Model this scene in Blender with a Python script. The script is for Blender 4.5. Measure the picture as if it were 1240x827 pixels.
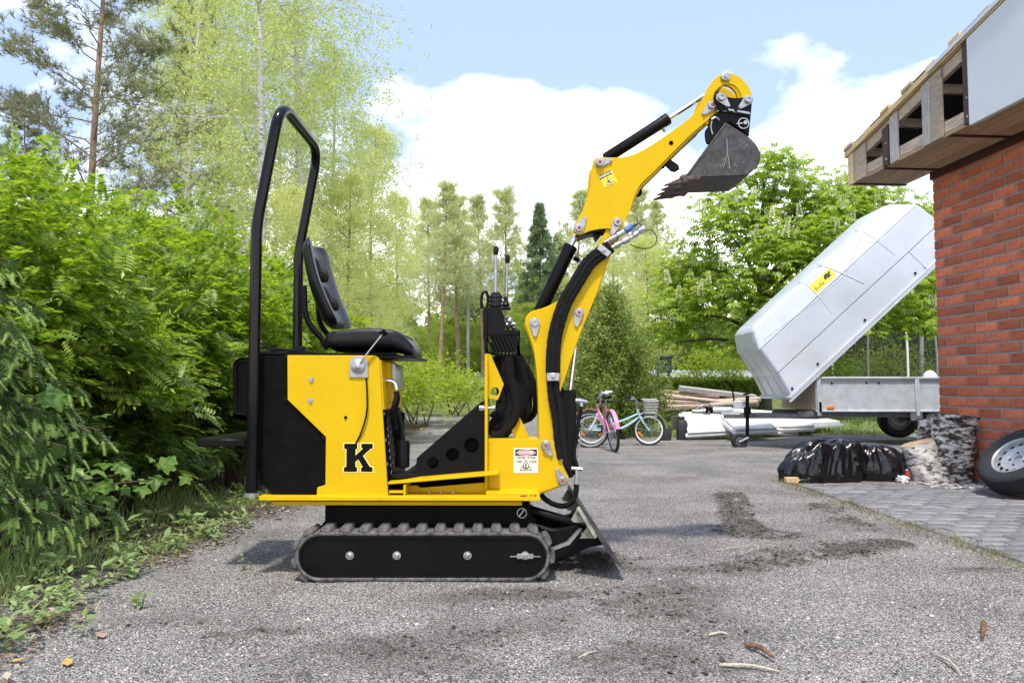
import bpy, bmesh, math, random
import numpy as np
from mathutils import Vector, Matrix, Euler

sc = bpy.context.scene
for _o in list(bpy.data.objects):
    bpy.data.objects.remove(_o)
COL = sc.collection
rnd = random.Random(7)
NR = np.random.default_rng(11)

# ------------------------------------------------------------------ camera
CAM_H = 0.88
FPX = 960.0                     # focal length in photograph pixels (1240 wide)
PITCH = math.atan(56.5 / FPX)
cam_d = bpy.data.cameras.new('camera')
cam_d.sensor_width = 36.0
cam_d.lens = FPX / 1240.0 * 36.0
cam_d.clip_start = 0.05
cam_d.clip_end = 3000.0
cam = bpy.data.objects.new('camera', cam_d)
COL.objects.link(cam)
cam.location = (0, 0, CAM_H)
cam.rotation_euler = (math.pi / 2 + PITCH, 0, 0)
sc.camera = cam

# ------------------------------------------------------------------ light
SUN_DIR = Vector((-0.05, -0.42, 0.88)).normalized()     # towards the sun
sun_d = bpy.data.lights.new('sun', 'SUN')
sun_d.energy = 2.8
sun_d.angle = math.radians(4.0)
sun_d.color = (1.0, 0.945, 0.85)
sun = bpy.data.objects.new('sun', sun_d)
COL.objects.link(sun)
sun.rotation_euler = SUN_DIR.to_track_quat('Z', 'Y').to_euler()

SKY_STRENGTH = 0.14
def build_world():
    w = bpy.data.worlds.new('World')
    sc.world = w
    w.use_nodes = True
    nt = w.node_tree
    nt.nodes.clear()
    N = nt.nodes.new
    L = nt.links.new
    out = N('ShaderNodeOutputWorld')
    bg = N('ShaderNodeBackground')
    bg.inputs['Strength'].default_value = SKY_STRENGTH
    sky = N('ShaderNodeTexSky')
    sky.sky_type = 'NISHITA'
    sky.sun_disc = False
    sky.sun_elevation = math.asin(SUN_DIR.z)
    sky.sun_rotation = math.atan2(SUN_DIR.x, SUN_DIR.y)
    sky.air_density = 1.0
    sky.dust_density = 1.5
    sky.ozone_density = 2.0
    tc = N('ShaderNodeTexCoord')
    sep = N('ShaderNodeSeparateXYZ')
    L(tc.outputs['Generated'], sep.inputs[0])
    # project the direction on a flat cloud deck
    zc = N('ShaderNodeMath'); zc.operation = 'MAXIMUM'; zc.inputs[1].default_value = 0.0
    L(sep.outputs['Z'], zc.inputs[0])
    za = N('ShaderNodeMath'); za.operation = 'ADD'; za.inputs[1].default_value = 0.30
    L(zc.outputs[0], za.inputs[0])
    dx = N('ShaderNodeMath'); dx.operation = 'DIVIDE'
    dy = N('ShaderNodeMath'); dy.operation = 'DIVIDE'
    L(sep.outputs['X'], dx.inputs[0]); L(za.outputs[0], dx.inputs[1])
    L(sep.outputs['Y'], dy.inputs[0]); L(za.outputs[0], dy.inputs[1])
    cmb = N('ShaderNodeCombineXYZ')
    L(dx.outputs[0], cmb.inputs[0]); L(dy.outputs[0], cmb.inputs[1])
    cmb.inputs[2].default_value = 11.1
    nz = N('ShaderNodeTexNoise')
    nz.inputs['Scale'].default_value = 1.55
    nz.inputs['Detail'].default_value = 9.0
    nz.inputs['Roughness'].default_value = 0.55
    nz.inputs['Distortion'].default_value = 0.25
    L(cmb.outputs[0], nz.inputs['Vector'])
    # more cloud towards the horizon
    el = N('ShaderNodeMapRange')
    el.inputs['From Min'].default_value = 0.12; el.inputs['From Max'].default_value = 0.42
    el.inputs['To Min'].default_value = 0.20; el.inputs['To Max'].default_value = -0.085
    L(sep.outputs['Z'], el.inputs['Value'])
    ad = N('ShaderNodeMath'); ad.operation = 'ADD'
    L(nz.outputs['Fac'], ad.inputs[0]); L(el.outputs[0], ad.inputs[1])
    rp = N('ShaderNodeValToRGB')
    rp.color_ramp.elements[0].position = 0.485
    rp.color_ramp.elements[1].position = 0.635
    L(ad.outputs[0], rp.inputs[0])
    # blue sky is softened by thin veil cloud
    veil = N('ShaderNodeMixRGB'); veil.inputs[0].default_value = 0.55
    veil.inputs[2].default_value = (3.5, 4.35, 6.9, 1)
    L(sky.outputs[0], veil.inputs[1])
    mx = N('ShaderNodeMixRGB')
    mx.inputs[2].default_value = (11.0, 11.0, 11.0, 1)
    L(rp.outputs[0], mx.inputs[0]); L(veil.outputs[0], mx.inputs[1])
    L(mx.outputs[0], bg.inputs['Color'])
    L(bg.outputs[0], out.inputs[0])
build_world()

sc.view_settings.view_transform = 'Standard'
sc.view_settings.look = 'None'
sc.view_settings.gamma = 1.0
sc.view_settings.use_curve_mapping = False
sc.view_settings.exposure = 0.76
sc.render.engine = 'CYCLES'
sc.cycles.max_bounces = 6
sc.cycles.diffuse_bounces = 4
sc.cycles.glossy_bounces = 3
sc.cycles.transmission_bounces = 4
sc.cycles.transparent_max_bounces = 8
sc.cycles.use_denoising = True
sc.cycles.sample_clamp_indirect = 6.0

# ------------------------------------------------------------------ pixel -> place
_cp, _sp = math.cos(PITCH), math.sin(PITCH)
def W(px, py, Y):
    """world point at depth Y seen at photograph pixel (px, py)"""
    u = px - 620.0
    v = 413.5 - py
    d = Vector((u, FPX * _cp - v * _sp, FPX * _sp + v * _cp))
    return Vector((0, 0, CAM_H)) + d * (Y / d.y)
def G(px, py, z=0.0):
    u = px - 620.0
    v = 413.5 - py
    d = Vector((u, FPX * _cp - v * _sp, FPX * _sp + v * _cp))
    t = (z - CAM_H) / d.z
    return Vector((0, 0, CAM_H)) + d * t

# ------------------------------------------------------------------ materials
def mat(name, col, rough=0.6, metal=0.0, var=0.0, vscale=8.0, bump=0.0, bscale=60.0, col2=None, spec=0.4,
        rand=0.0, coat=0.0, stretch=None, detail=5.0):
    """procedural principled surface: noise-mottled colour, optional relief, optional per-object shift"""
    m = bpy.data.materials.new(name)
    m.use_nodes = True
    nt = m.node_tree
    N, L = nt.nodes.new, nt.links.new
    b = nt.nodes['Principled BSDF']
    b.inputs['Roughness'].default_value = rough
    b.inputs['Metallic'].default_value = metal
    b.inputs['Specular IOR Level'].default_value = spec
    b.inputs['Coat Weight'].default_value = coat
    b.inputs['Coat Roughness'].default_value = 0.12
    c = (col[0], col[1], col[2], 1)
    tc = N('ShaderNodeTexCoord')
    vec = tc.outputs['Object']
    if stretch:
        mp = N('ShaderNodeMapping'); mp.inputs['Scale'].default_value = stretch
        L(vec, mp.inputs[0]); vec = mp.outputs[0]
    cur = None
    if var > 0 or col2 is not None:
        nz = N('ShaderNodeTexNoise')
        nz.inputs['Scale'].default_value = vscale
        nz.inputs['Detail'].default_value = detail
        nz.inputs['Roughness'].default_value = 0.62
        L(vec, nz.inputs['Vector'])
        rp = N('ShaderNodeValToRGB')
        rp.color_ramp.elements[0].position = 0.32
        rp.color_ramp.elements[1].position = 0.68
        L(nz.outputs['Fac'], rp.inputs[0])
        if col2 is None:
            col2 = tuple(min(1, x * (1 + var)) for x in col)
            c = tuple(x * (1 - var) for x in col) + (1,)
        rp.color_ramp.elements[0].color = c
        rp.color_ramp.elements[1].color = (col2[0], col2[1], col2[2], 1)
        cur = rp.outputs[0]
        mr = N('ShaderNodeMapRange')
        mr.inputs['To Min'].default_value = max(0.02, rough - 0.08)
        mr.inputs['To Max'].default_value = min(1, rough + 0.12)
        L(nz.outputs['Fac'], mr.inputs['Value'])
        L(mr.outputs[0], b.inputs['Roughness'])
    if rand > 0:
        oi = N('ShaderNodeObjectInfo')
        mr2 = N('ShaderNodeMapRange')
        mr2.inputs['To Min'].default_value = 1 - rand
        mr2.inputs['To Max'].default_value = 1 + rand
        L(oi.outputs['Random'], mr2.inputs['Value'])
        hs = N('ShaderNodeHueSaturation')
        if cur is not None:
            L(cur, hs.inputs['Color'])
        else:
            hs.inputs['Color'].default_value = c
        L(mr2.outputs[0], hs.inputs['Value'])
        cur = hs.outputs[0]
    if cur is not None:
        L(cur, b.inputs['Base Color'])
    else:
        b.inputs['Base Color'].default_value = c
    if bump > 0:
        n2 = N('ShaderNodeTexNoise')
        n2.inputs['Scale'].default_value = bscale
        n2.inputs['Detail'].default_value = 4
        L(vec, n2.inputs['Vector'])
        bp = N('ShaderNodeBump')
        bp.inputs['Strength'].default_value = bump
        bp.inputs['Distance'].default_value = 0.01
        L(n2.outputs['Fac'], bp.inputs['Height'])
        L(bp.outputs[0], b.inputs['Normal'])
    return m

def leaf_mat(name, a, b_, trans=0.35, rough=0.42, spec=0.45):
    """leaf: diffuse front with light passing through, each leaf (mesh island) its own tone between a and b"""
    m = bpy.data.materials.new(name)
    m.use_nodes = True
    nt = m.node_tree
    N, L = nt.nodes.new, nt.links.new
    nt.nodes.clear()
    out = N('ShaderNodeOutputMaterial')
    p = N('ShaderNodeBsdfPrincipled')
    p.inputs['Roughness'].default_value = rough
    p.inputs['Specular IOR Level'].default_value = spec
    t = N('ShaderNodeBsdfTranslucent')
    g = N('ShaderNodeNewGeometry')
    oi = N('ShaderNodeObjectInfo')
    ad = N('ShaderNodeMath'); ad.operation = 'ADD'
    L(g.outputs['Random Per Island'], ad.inputs[0]); L(oi.outputs['Random'], ad.inputs[1])
    fr = N('ShaderNodeMath'); fr.operation = 'FRACT'
    L(ad.outputs[0], fr.inputs[0])
    mx = N('ShaderNodeMixRGB')
    mx.inputs[1].default_value = (*a, 1); mx.inputs[2].default_value = (*b_, 1)
    L(fr.outputs[0], mx.inputs[0])
    L(mx.outputs[0], p.inputs['Base Color'])
    hs = N('ShaderNodeHueSaturation')
    hs.inputs['Hue'].default_value = 0.498
    hs.inputs['Saturation'].default_value = 1.1
    hs.inputs['Value'].default_value = 1.7
    L(mx.outputs[0], hs.inputs['Color'])
    L(hs.outputs[0], t.inputs['Color'])
    ms = N('ShaderNodeMixShader'); ms.inputs[0].default_value = trans
    L(p.outputs[0], ms.inputs[1]); L(t.outputs[0], ms.inputs[2])
    L(ms.outputs[0], out.inputs[0])
    return m

def yellow_mat():
    """yellow enamel with faint dust, tiny chips and rubbed streaks"""
    m = mat('yellow_paint', (0.58, 0.37, 0.003), 0.40, 0, 0, 2.6, 0.03, 35, col2=(0.64, 0.415, 0.004), spec=0.14, detail=9)
    nt = m.node_tree; N, L = nt.nodes.new, nt.links.new; b = nt.nodes['Principled BSDF']
    old = b.inputs['Base Color'].links[0].from_socket
    tc = N('ShaderNodeTexCoord'); n = N('ShaderNodeTexNoise'); n.inputs['Scale'].default_value = 95; n.inputs['Detail'].default_value = 3; L(tc.outputs['Object'], n.inputs['Vector'])
    r = N('ShaderNodeValToRGB'); r.color_ramp.elements[0].position = 0.705; r.color_ramp.elements[1].position = 0.74; L(n.outputs['Fac'], r.inputs[0])
    n2 = N('ShaderNodeTexNoise'); n2.inputs['Scale'].default_value = 7; n2.inputs['Detail'].default_value = 10; n2.inputs['Roughness'].default_value = 0.75; L(tc.outputs['Object'], n2.inputs['Vector'])
    r2 = N('ShaderNodeMapRange'); r2.inputs['From Min'].default_value = 0.52; r2.inputs['From Max'].default_value = 0.78; r2.inputs['To Max'].default_value = 0.22; L(n2.outputs['Fac'], r2.inputs['Value'])
    m1 = N('ShaderNodeMixRGB'); m1.inputs[2].default_value = (0.44, 0.29, 0.03, 1); L(r2.outputs[0], m1.inputs[0]); L(old, m1.inputs[1])
    m2 = N('ShaderNodeMixRGB'); m2.inputs[2].default_value = (0.34, 0.22, 0.03, 1); L(r.outputs[0], m2.inputs[0]); L(m1.outputs[0], m2.inputs[1]); L(m2.outputs[0], b.inputs['Base Color'])
    return m
def dirty_black(name, rough):
    """black steel with dried splashes of pale mud dust"""
    m = mat(name, (0.004, 0.004, 0.0045), rough, 0, 0, 9, 0.05, 60, col2=(0.006, 0.006, 0.006), spec=0.10)
    nt = m.node_tree; N, L = nt.nodes.new, nt.links.new; b = nt.nodes['Principled BSDF']; old = b.inputs['Base Color'].links[0].from_socket
    tc = N('ShaderNodeTexCoord'); n = N('ShaderNodeTexNoise'); n.inputs['Scale'].default_value = 42; n.inputs['Detail'].default_value = 9; n.inputs['Roughness'].default_value = 0.8; L(tc.outputs['Object'], n.inputs['Vector'])
    r = N('ShaderNodeMapRange'); r.inputs['From Min'].default_value = 0.60; r.inputs['From Max'].default_value = 0.80; r.inputs['To Max'].default_value = 0.40; L(n.outputs['Fac'], r.inputs['Value'])
    m1 = N('ShaderNodeMixRGB'); m1.inputs[2].default_value = (0.13, 0.12, 0.11, 1); L(r.outputs[0], m1.inputs[0]); L(old, m1.inputs[1]); L(m1.outputs[0], b.inputs['Base Color'])
    return m
M = {}
M['muddy_black'] = dirty_black('muddy_black_steel', 0.5)
M['yellow'] = yellow_mat()
M['black'] = mat('black_paint', (0.004, 0.004, 0.0045), 0.34, 0, 0.3, 9.0, 0.03, 60, spec=0.14)
M['black_matt'] = mat('black_matt_steel', (0.004, 0.004, 0.004), 0.55, 0, 0.35, 14.0, 0.06, 80, spec=0.07)
M['tube_black'] = mat('gloss_black_tube', (0.005, 0.005, 0.006), 0.14, 0, 0.2, 6.0, 0.015, 30, spec=0.20)
M['vinyl'] = mat('black_vinyl', (0.006, 0.006, 0.0065), 0.33, 0, 0.2, 20.0, 0.10, 220, spec=0.28)
M['rubber'] = mat('dusty_rubber', (0.022, 0.021, 0.020), 0.9, 0, 0, 26.0, 0.5, 90, col2=(0.17, 0.16, 0.148), detail=8)
M['hose'] = mat('woven_hose_sleeve', (0.007, 0.007, 0.007), 0.75, 0, 0.5, 60.0, 0.8, 240, spec=0.2)
M['chrome'] = mat('chrome_rod', (0.75, 0.76, 0.78), 0.12, 1.0, 0.05, 10)
M['zinc'] = mat('zinc_plate', (0.40, 0.40, 0.395), 0.36, 0.80, 0.18, 40, 0.05, 90)
M['steel_dark'] = mat('worn_bucket_steel', (0.030, 0.028, 0.028), 0.52, 0.35, 0, 16.0, 0.18, 55, col2=(0.085, 0.08, 0.078))
M['steel_rust'] = mat('rusty_scraped_steel', (0.055, 0.036, 0.026), 0.6, 0.4, 0, 26.0, 0.25, 70, col2=(0.16, 0.13, 0.115))
M['red_plastic'] = mat('red_grease_cap', (0.45, 0.05, 0.03), 0.5)
M['white'] = mat('white_print', (0.80, 0.79, 0.76), 0.5, 0, 0.03, 20)
M['sign_cream'] = mat('decal_cream', (0.80, 0.74, 0.60), 0.45, 0, 0.05, 14)
M['sign_red'] = mat('decal_red', (0.62, 0.06, 0.05), 0.45)
M['sign_black'] = mat('decal_black', (0.015, 0.015, 0.015), 0.45)
M['sign_yellow'] = mat('decal_yellow', (0.86, 0.60, 0.03), 0.45)
M['blue_plastic'] = mat('blue_cap', (0.03, 0.10, 0.28), 0.4)
M['galv'] = mat('galvanised_sheet', (0.52, 0.54, 0.56), 0.45, 0.25, 0.14, 7.0, 0.05, 40, detail=8)
M['trailer_frame'] = mat('trailer_frame_steel', (0.16, 0.17, 0.18), 0.5, 0.5, 0.2, 20, 0.08, 60)
M['lid'] = mat('grey_white_fibreglass', (0.445, 0.47, 0.505), 0.36, 0, 0, 2.2, 0.02, 12, col2=(0.525, 0.555, 0.60), coat=0.15, detail=10)
M['lid_end'] = mat('lid_greenish_end', (0.50, 0.54, 0.53), 0.34, 0, 0.03, 2.5)
M['tyre'] = mat('tyre_rubber', (0.018, 0.019, 0.021), 0.62, 0, 0.35, 26, 0.15, 120)
M['rim'] = mat('silver_rim', (0.40, 0.41, 0.43), 0.36, 0.35, 0.1, 20, 0.05, 80)
M['mortar'] = mat('grey_mortar', (0.27, 0.26, 0.25), 0.95, 0, 0.2, 40, 0.5, 160)
M['brick'] = mat('red_brick', (0.40, 0.105, 0.056), 0.9, 0, 0, 14, 0.35, 160, col2=(0.58, 0.195, 0.108), rand=0.34, spec=0.2, detail=9)
M['soffit'] = mat('brown_stained_board', (0.42, 0.30, 0.19), 0.75, 0, 0.22, 9, 0.2, 60, rand=0.15, stretch=(6, 1, 6))
M['wood_old'] = mat('weathered_grey_timber', (0.30, 0.245, 0.19), 0.85, 0, 0, 9, 0.35, 60, col2=(0.52, 0.43, 0.33), rand=0.18, stretch=(1, 1, 7))
M['wood_grey'] = mat('silver_grey_timber', (0.26, 0.25, 0.24), 0.9, 0, 0, 10, 0.35, 60, col2=(0.50, 0.48, 0.45), rand=0.15, stretch=(6, 6, 1))
M['wood_new'] = mat('new_pine_timber', (0.62, 0.46, 0.24), 0.7, 0, 0.14, 7, 0.15, 60, rand=0.08, stretch=(5, 1, 5))
M['felt'] = mat('black_roofing_felt', (0.025, 0.025, 0.026), 0.9, 0, 0.3, 40, 0.4, 120)
M['strap'] = mat('dark_brown_strap', (0.055, 0.018, 0.014), 0.5, 0, 0.2, 12)
M['white_panel'] = mat('white_cladding_sheet', (0.58, 0.62, 0.67), 0.45, 0, 0.03, 2)
M['birch_bark'] = None
M['bag'] = mat('black_plastic_sack', (0.006, 0.006, 0.008), 0.20, 0, 0.3, 10, 0.75, 17, spec=0.45)
M['pink'] = mat('pink_enamel', (0.78, 0.26, 0.40), 0.3, coat=0.4)
M['light_blue'] = mat('pale_blue_enamel', (0.45, 0.68, 0.76), 0.3, coat=0.4)
M['white_plastic'] = mat('white_plastic', (0.75, 0.75, 0.75), 0.4)
M['orange'] = mat('orange_reflector', (0.85, 0.22, 0.02), 0.3)
M['wicker'] = mat('grey_wire', (0.40, 0.40, 0.41), 0.4, 0.6)
M['grey_box'] = mat('grey_plastic', (0.16, 0.175, 0.20), 0.5, 0, 0.06, 6)
M['wood_pile'] = mat('old_board', (0.30, 0.20, 0.15), 0.8, 0, 0, 5, 0.3, 50, col2=(0.52, 0.42, 0.34), rand=0.3, stretch=(1, 8, 8))
M['white_board'] = mat('white_insulation_board', (0.60, 0.60, 0.58), 0.7, 0, 0.12, 5, rand=0.14)
M['dark_plastic'] = mat('charcoal_plastic', (0.035, 0.037, 0.04), 0.45, 0, 0.2, 12)
M['red_paint'] = mat('red_can', (0.45, 0.03, 0.02), 0.4)
M['beige_block'] = mat('fresh_cut_wood', (0.58, 0.40, 0.22), 0.7, 0, 0.1, 30, 0.1, 80)
M['stick_brown'] = mat('brown_stick', (0.07, 0.035, 0.02), 0.9, 0, 0, 60, 0.6, 120, col2=(0.26, 0.15, 0.09), detail=8)
M['stick_pale'] = mat('pale_splinter', (0.28, 0.24, 0.18), 0.9, 0, 0, 60, 0.5, 120, col2=(0.55, 0.50, 0.41), detail=8)
M['pine_bark'] = mat('orange_pine_bark', (0.17, 0.105, 0.07), 0.9, 0, 0, 9, 0.5, 30, col2=(0.44, 0.29, 0.20), detail=8)
M['grey_bark'] = mat('grey_bark', (0.10, 0.085, 0.065), 0.9, 0, 0.35, 8, 0.5, 30)
M['twig'] = mat('brown_twig', (0.09, 0.065, 0.045), 0.9, 0, 0.3, 20)
M['far_wall'] = mat('far_white_wall', (0.6, 0.58, 0.55), 0.8)
M['far_roof'] = mat('far_red_roof', (0.40, 0.14, 0.09), 0.8, 0, 0.1, 3)
M['shed_blue'] = mat('dark_blue_shed', (0.05, 0.08, 0.13), 0.7, 0, 0.1, 5)
M['roof_grey'] = mat('grey_sheet_roof', (0.35, 0.36, 0.37), 0.6, 0.2, 0.1, 5)
M['net'] = mat('black_mesh', (0.02, 0.022, 0.022), 0.8)
M['stalk'] = mat('green_stalk', (0.16, 0.22, 0.06), 0.7)

# ------------------------------------------------------------------ mesh building
class MB:
    def __init__(self):
        self.v, self.f, self.mi = [], [], []
    def add(self, vs, fs, m=0):
        n = len(self.v)
        self.v.extend(Vector(p) for p in vs)
        for f in fs:
            self.f.append(tuple(i + n for i in f)); self.mi.append(m)
        return self
    def box(self, c, s, rot=None, m=0):
        x, y, z = (q / 2 for q in s)
        ps = [Vector((i, j, k)) for i in (-x, x) for j in (-y, y) for k in (-z, z)]
        if rot is not None:
            R = rot.to_matrix() if not isinstance(rot, Matrix) else rot
            ps = [R @ p for p in ps]
        c = Vector(c)
        return self.add([p + c for p in ps],
                        [(0, 1, 3, 2), (4, 6, 7, 5), (0, 4, 5, 1), (2, 3, 7, 6), (0, 2, 6, 4), (1, 5, 7, 3)], m)
    def beam(self, a, b, w, h, up=(0, 0, 1), m=0):
        """square bar from a to b; w across, h along up"""
        a, b = Vector(a), Vector(b)
        d = (b - a); l = d.length; d.normalize()
        u = Vector(up); s = d.cross(u)
        if s.length < 1e-5:
            s = d.cross(Vector((1, 0, 0)))
        s.normalize(); u = s.cross(d)
        R = Matrix((s, d, u)).transposed()
        return self.box((a + b) / 2, (w, l, h), R, m)
    def prism(self, pts, y0, y1, m=0):
        """outline of (x, z) points, extruded from y0 to y1"""
        n = len(pts)
        vs = [(p[0], y0, p[1]) for p in pts] + [(p[0], y1, p[1]) for p in pts]
        fs = [tuple(range(n)), tuple(range(2 * n - 1, n - 1, -1))]
        fs += [(i, i + n, (i + 1) % n + n, (i + 1) % n) for i in range(n)]
        return self.add(vs, fs, m)
    def ppx(self, px, y0, y1, m=0):
        """plate whose near outline shows at photograph pixels px when it stands at depth y0"""
        return self.prism([(W(a, b, y0).x, W(a, b, y0).z) for a, b in px], y0, y1, m)
    def tube(self, path, r, seg=10, cap=True, m=0, squash=1.0):
        P = [Vector(p) for p in path]
        n = len(P)
        rs = r if isinstance(r, (list, tuple)) else [r] * n
        T = []
        for i in range(n):
            t = P[min(i + 1, n - 1)] - P[max(i - 1, 0)]
            T.append(t.normalized() if t.length > 1e-9 else Vector((0, 0, 1)))
        ref = Vector((0, 1, 0)) if abs(T[0].y) < 0.9 else Vector((0, 0, 1))
        u = (ref - T[0] * ref.dot(T[0])).normalized()
        vs, fs = [], []
        for i in range(n):
            u = (u - T[i] * u.dot(T[i]))
            u = u.normalized() if u.length > 1e-6 else Vector((1, 0, 0))
            w = T[i].cross(u)
            for k in range(seg):
                a = 2 * math.pi * k / seg
                vs.append(P[i] + (u * math.cos(a) * squash + w * math.sin(a)) * rs[i])
        for i in range(n - 1):
            for k in range(seg):
                k2 = (k + 1) % seg
                fs.append((i * seg + k, i * seg + k2, (i + 1) * seg + k2, (i + 1) * seg + k))
        if cap:
            fs.append(tuple(range(seg - 1, -1, -1)))
            fs.append(tuple((n - 1) * seg + k for k in range(seg)))
        return self.add(vs, fs, m)
    def lathe(self, prof, o, axis, seg=20, m=0, close=False, caps=True):
        """profile of (radius, height along axis) turned round axis through o"""
        o = Vector(o); a = Vector(axis).normalized()
        u = a.orthogonal().normalized(); w = a.cross(u)
        n = len(prof); vs, fs = [], []
        for r, h in prof:
            for k in range(seg):
                t = 2 * math.pi * k / seg
                vs.append(o + a * h + (u * math.cos(t) + w * math.sin(t)) * r)
        rng = n if close else n - 1
        for i in range(rng):
            j = (i + 1) % n
            for k in range(seg):
                k2 = (k + 1) % seg
                fs.append((i * seg + k, i * seg + k2, j * seg + k2, j * seg + k))
        if not close and caps:
            if prof[0][0] > 1e-6: fs.append(tuple(range(seg - 1, -1, -1)))
            if prof[-1][0] > 1e-6: fs.append(tuple((n - 1) * seg + k for k in range(seg)))
        return self.add(vs, fs, m)
    def build(self, name, material, parent=None, bevel=0.0, sharp=38, smooth=True, bseg=1, recalc=True, local=False):
        off = Vector((0, 0, 0))
        if parent is not None and not local:
            p = parent
            while p.parent is not None:
                p = p.parent
            off = p.location.copy()
        me = bpy.data.meshes.new(name)
        me.from_pydata([tuple(p - off) for p in self.v], [], self.f)
        mats = material if isinstance(material, (list, tuple)) else [material]
        for q in mats:
            me.materials.append(q)
        if len(mats) > 1:
            me.polygons.foreach_set('material_index', self.mi)
        if recalc or bevel > 0:
            bm = bmesh.new(); bm.from_mesh(me)
            if recalc:
                bmesh.ops.recalc_face_normals(bm, faces=bm.faces[:])
            if bevel > 0:
                es = [e for e in bm.edges if len(e.link_faces) == 2 and e.calc_face_angle(0) > math.radians(32)]
                bmesh.ops.bevel(bm, geom=es, offset=bevel, segments=bseg, affect='EDGES', profile=0.5, clamp_overlap=True)
            bm.to_mesh(me); bm.free()
        if smooth:
            me.polygons.foreach_set('use_smooth', [True] * len(me.polygons))
            me.set_sharp_from_angle(angle=math.radians(sharp))
        me.update()
        o = bpy.data.objects.new(name, me)
        COL.objects.link(o)
        if parent is not None:
            o.parent = parent
        return o

def tag(o, label=None, cat=None, group=None, kind=None):
    if label: o['label'] = label
    if cat: o['category'] = cat
    if group: o['group'] = group
    if kind: o['kind'] = kind
    return o
def thing(name, loc, label, cat, group=None, rz=0.0):
    o = bpy.data.objects.new(name, None)
    COL.objects.link(o)
    o.location = loc
    o.rotation_euler = (0, 0, rz)
    o.empty_display_size = 0.2
    return tag(o, label, cat, group)
def inst(me, name, parent, loc, rot=None, scale=1.0):
    o = bpy.data.objects.new(name, me)
    COL.objects.link(o)
    if parent is not None: o.parent = parent
    o.location = loc
    if rot is not None: o.rotation_euler = rot
    o.scale = (scale, scale, scale) if not isinstance(scale, (tuple, list)) else scale
    return o
def copy_tree(o, parent=None):
    c = o.copy()
    COL.objects.link(c)
    if parent is not None: c.parent = parent
    for ch in o.children:
        copy_tree(ch, c)
    return c

def smooth_path(pts, n=6):
    """Catmull-Rom through pts"""
    P = [Vector(p) for p in pts]
    P = [P[0] * 2 - P[1]] + P + [P[-1] * 2 - P[-2]]
    out = []
    for i in range(1, len(P) - 2):
        for k in range(n):
            t = k / n
            a, b, c, d = P[i - 1], P[i], P[i + 1], P[i + 2]
            out.append(0.5 * ((2 * b) + (c - a) * t + (2 * a - 5 * b + 4 * c - d) * t * t + (3 * b - a - 3 * c + d) * t ** 3))
    out.append(P[-2])
    return out

def np_mesh(name, verts, loops, sizes, material, smooth=False):
    """mesh straight from arrays: verts (N,3), flat loop indices, face sizes"""
    me = bpy.data.meshes.new(name)
    verts = np.ascontiguousarray(verts, dtype=np.float32)
    me.vertices.add(len(verts)); me.vertices.foreach_set('co', verts.ravel())
    me.loops.add(len(loops)); me.loops.foreach_set('vertex_index', np.ascontiguousarray(loops, dtype=np.int32))
    me.polygons.add(len(sizes))
    st = np.zeros(len(sizes), dtype=np.int32); st[1:] = np.cumsum(sizes)[:-1]
    me.polygons.foreach_set('loop_start', st)
    try:
        me.polygons.foreach_set('loop_total', np.ascontiguousarray(sizes, dtype=np.int32))
    except Exception:
        pass
    for q in (material if isinstance(material, (list, tuple)) else [material]):
        me.materials.append(q)
    if smooth:
        me.polygons.foreach_set('use_smooth', np.ones(len(sizes), dtype=bool))
    me.update(calc_edges=True)
    me.validate()
    return me

def frames(d, n):
    """orthonormal frames (N,3,3) with columns x=d, y, z~n"""
    d = d / np.maximum(np.linalg.norm(d, axis=1, keepdims=True), 1e-9)
    y = np.cross(n, d)
    ln = np.linalg.norm(y, axis=1, keepdims=True)
    bad = ln[:, 0] < 1e-5
    if bad.any():
        y[bad] = np.cross(d[bad], np.array([0.3, 0.9, 0.1]))
        ln = np.linalg.norm(y, axis=1, keepdims=True)
    y = y / np.maximum(ln, 1e-9)
    z = np.cross(d, y)
    return np.stack([d, y, z], axis=2)
def scatter(name, tv, tf, pos, d, n, scale, material):
    """one mesh of many copies of a small template (tv verts, tf faces of equal or mixed size)"""
    tv = np.asarray(tv, dtype=np.float64)
    F = frames(d, n)
    sc_ = np.asarray(scale).reshape(-1, 1, 1)
    V = np.einsum('nij,kj->nki', F, tv) * sc_ + pos[:, None, :]
    k = len(tv); N = len(pos)
    fl = np.concatenate([np.asarray(f) for f in tf]); sz = np.array([len(f) for f in tf])
    loops = (fl[None, :] + (np.arange(N) * k)[:, None]).ravel()
    return np_mesh(name, V.reshape(-1, 3), loops, np.tile(sz, N), material)
def rand_unit(n):
    v = NR.normal(size=(n, 3))
    return v / np.linalg.norm(v, axis=1, keepdims=True)
# ================================================================== GROUND
def vnoise(x, y, seed=0):
    """smooth value noise, numpy"""
    xi = np.floor(x).astype(np.int64); yi = np.floor(y).astype(np.int64)
    fx = x - xi; fy = y - yi
    fx = fx * fx * (3 - 2 * fx); fy = fy * fy * (3 - 2 * fy)
    def hsh(a, b):
        h = (a * 374761393 + b * 668265263 + seed * 982451653) & 0x7fffffff
        h = ((h ^ (h >> 13)) * 1274126177) & 0x7fffffff
        return ((h ^ (h >> 16)) & 0xffff) / 65535.0
    return ((hsh(xi, yi) * (1 - fx) + hsh(xi + 1, yi) * fx) * (1 - fy)
            + (hsh(xi, yi + 1) * (1 - fx) + hsh(xi + 1, yi + 1) * fx) * fy)
def fbm(x, y, seed=0, o=4):
    s = 0; a = 0.5
    for k in range(o):
        s = s + a * vnoise(x * 2 ** k, y * 2 ** k, seed + k); a *= 0.5
    return s
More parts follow.
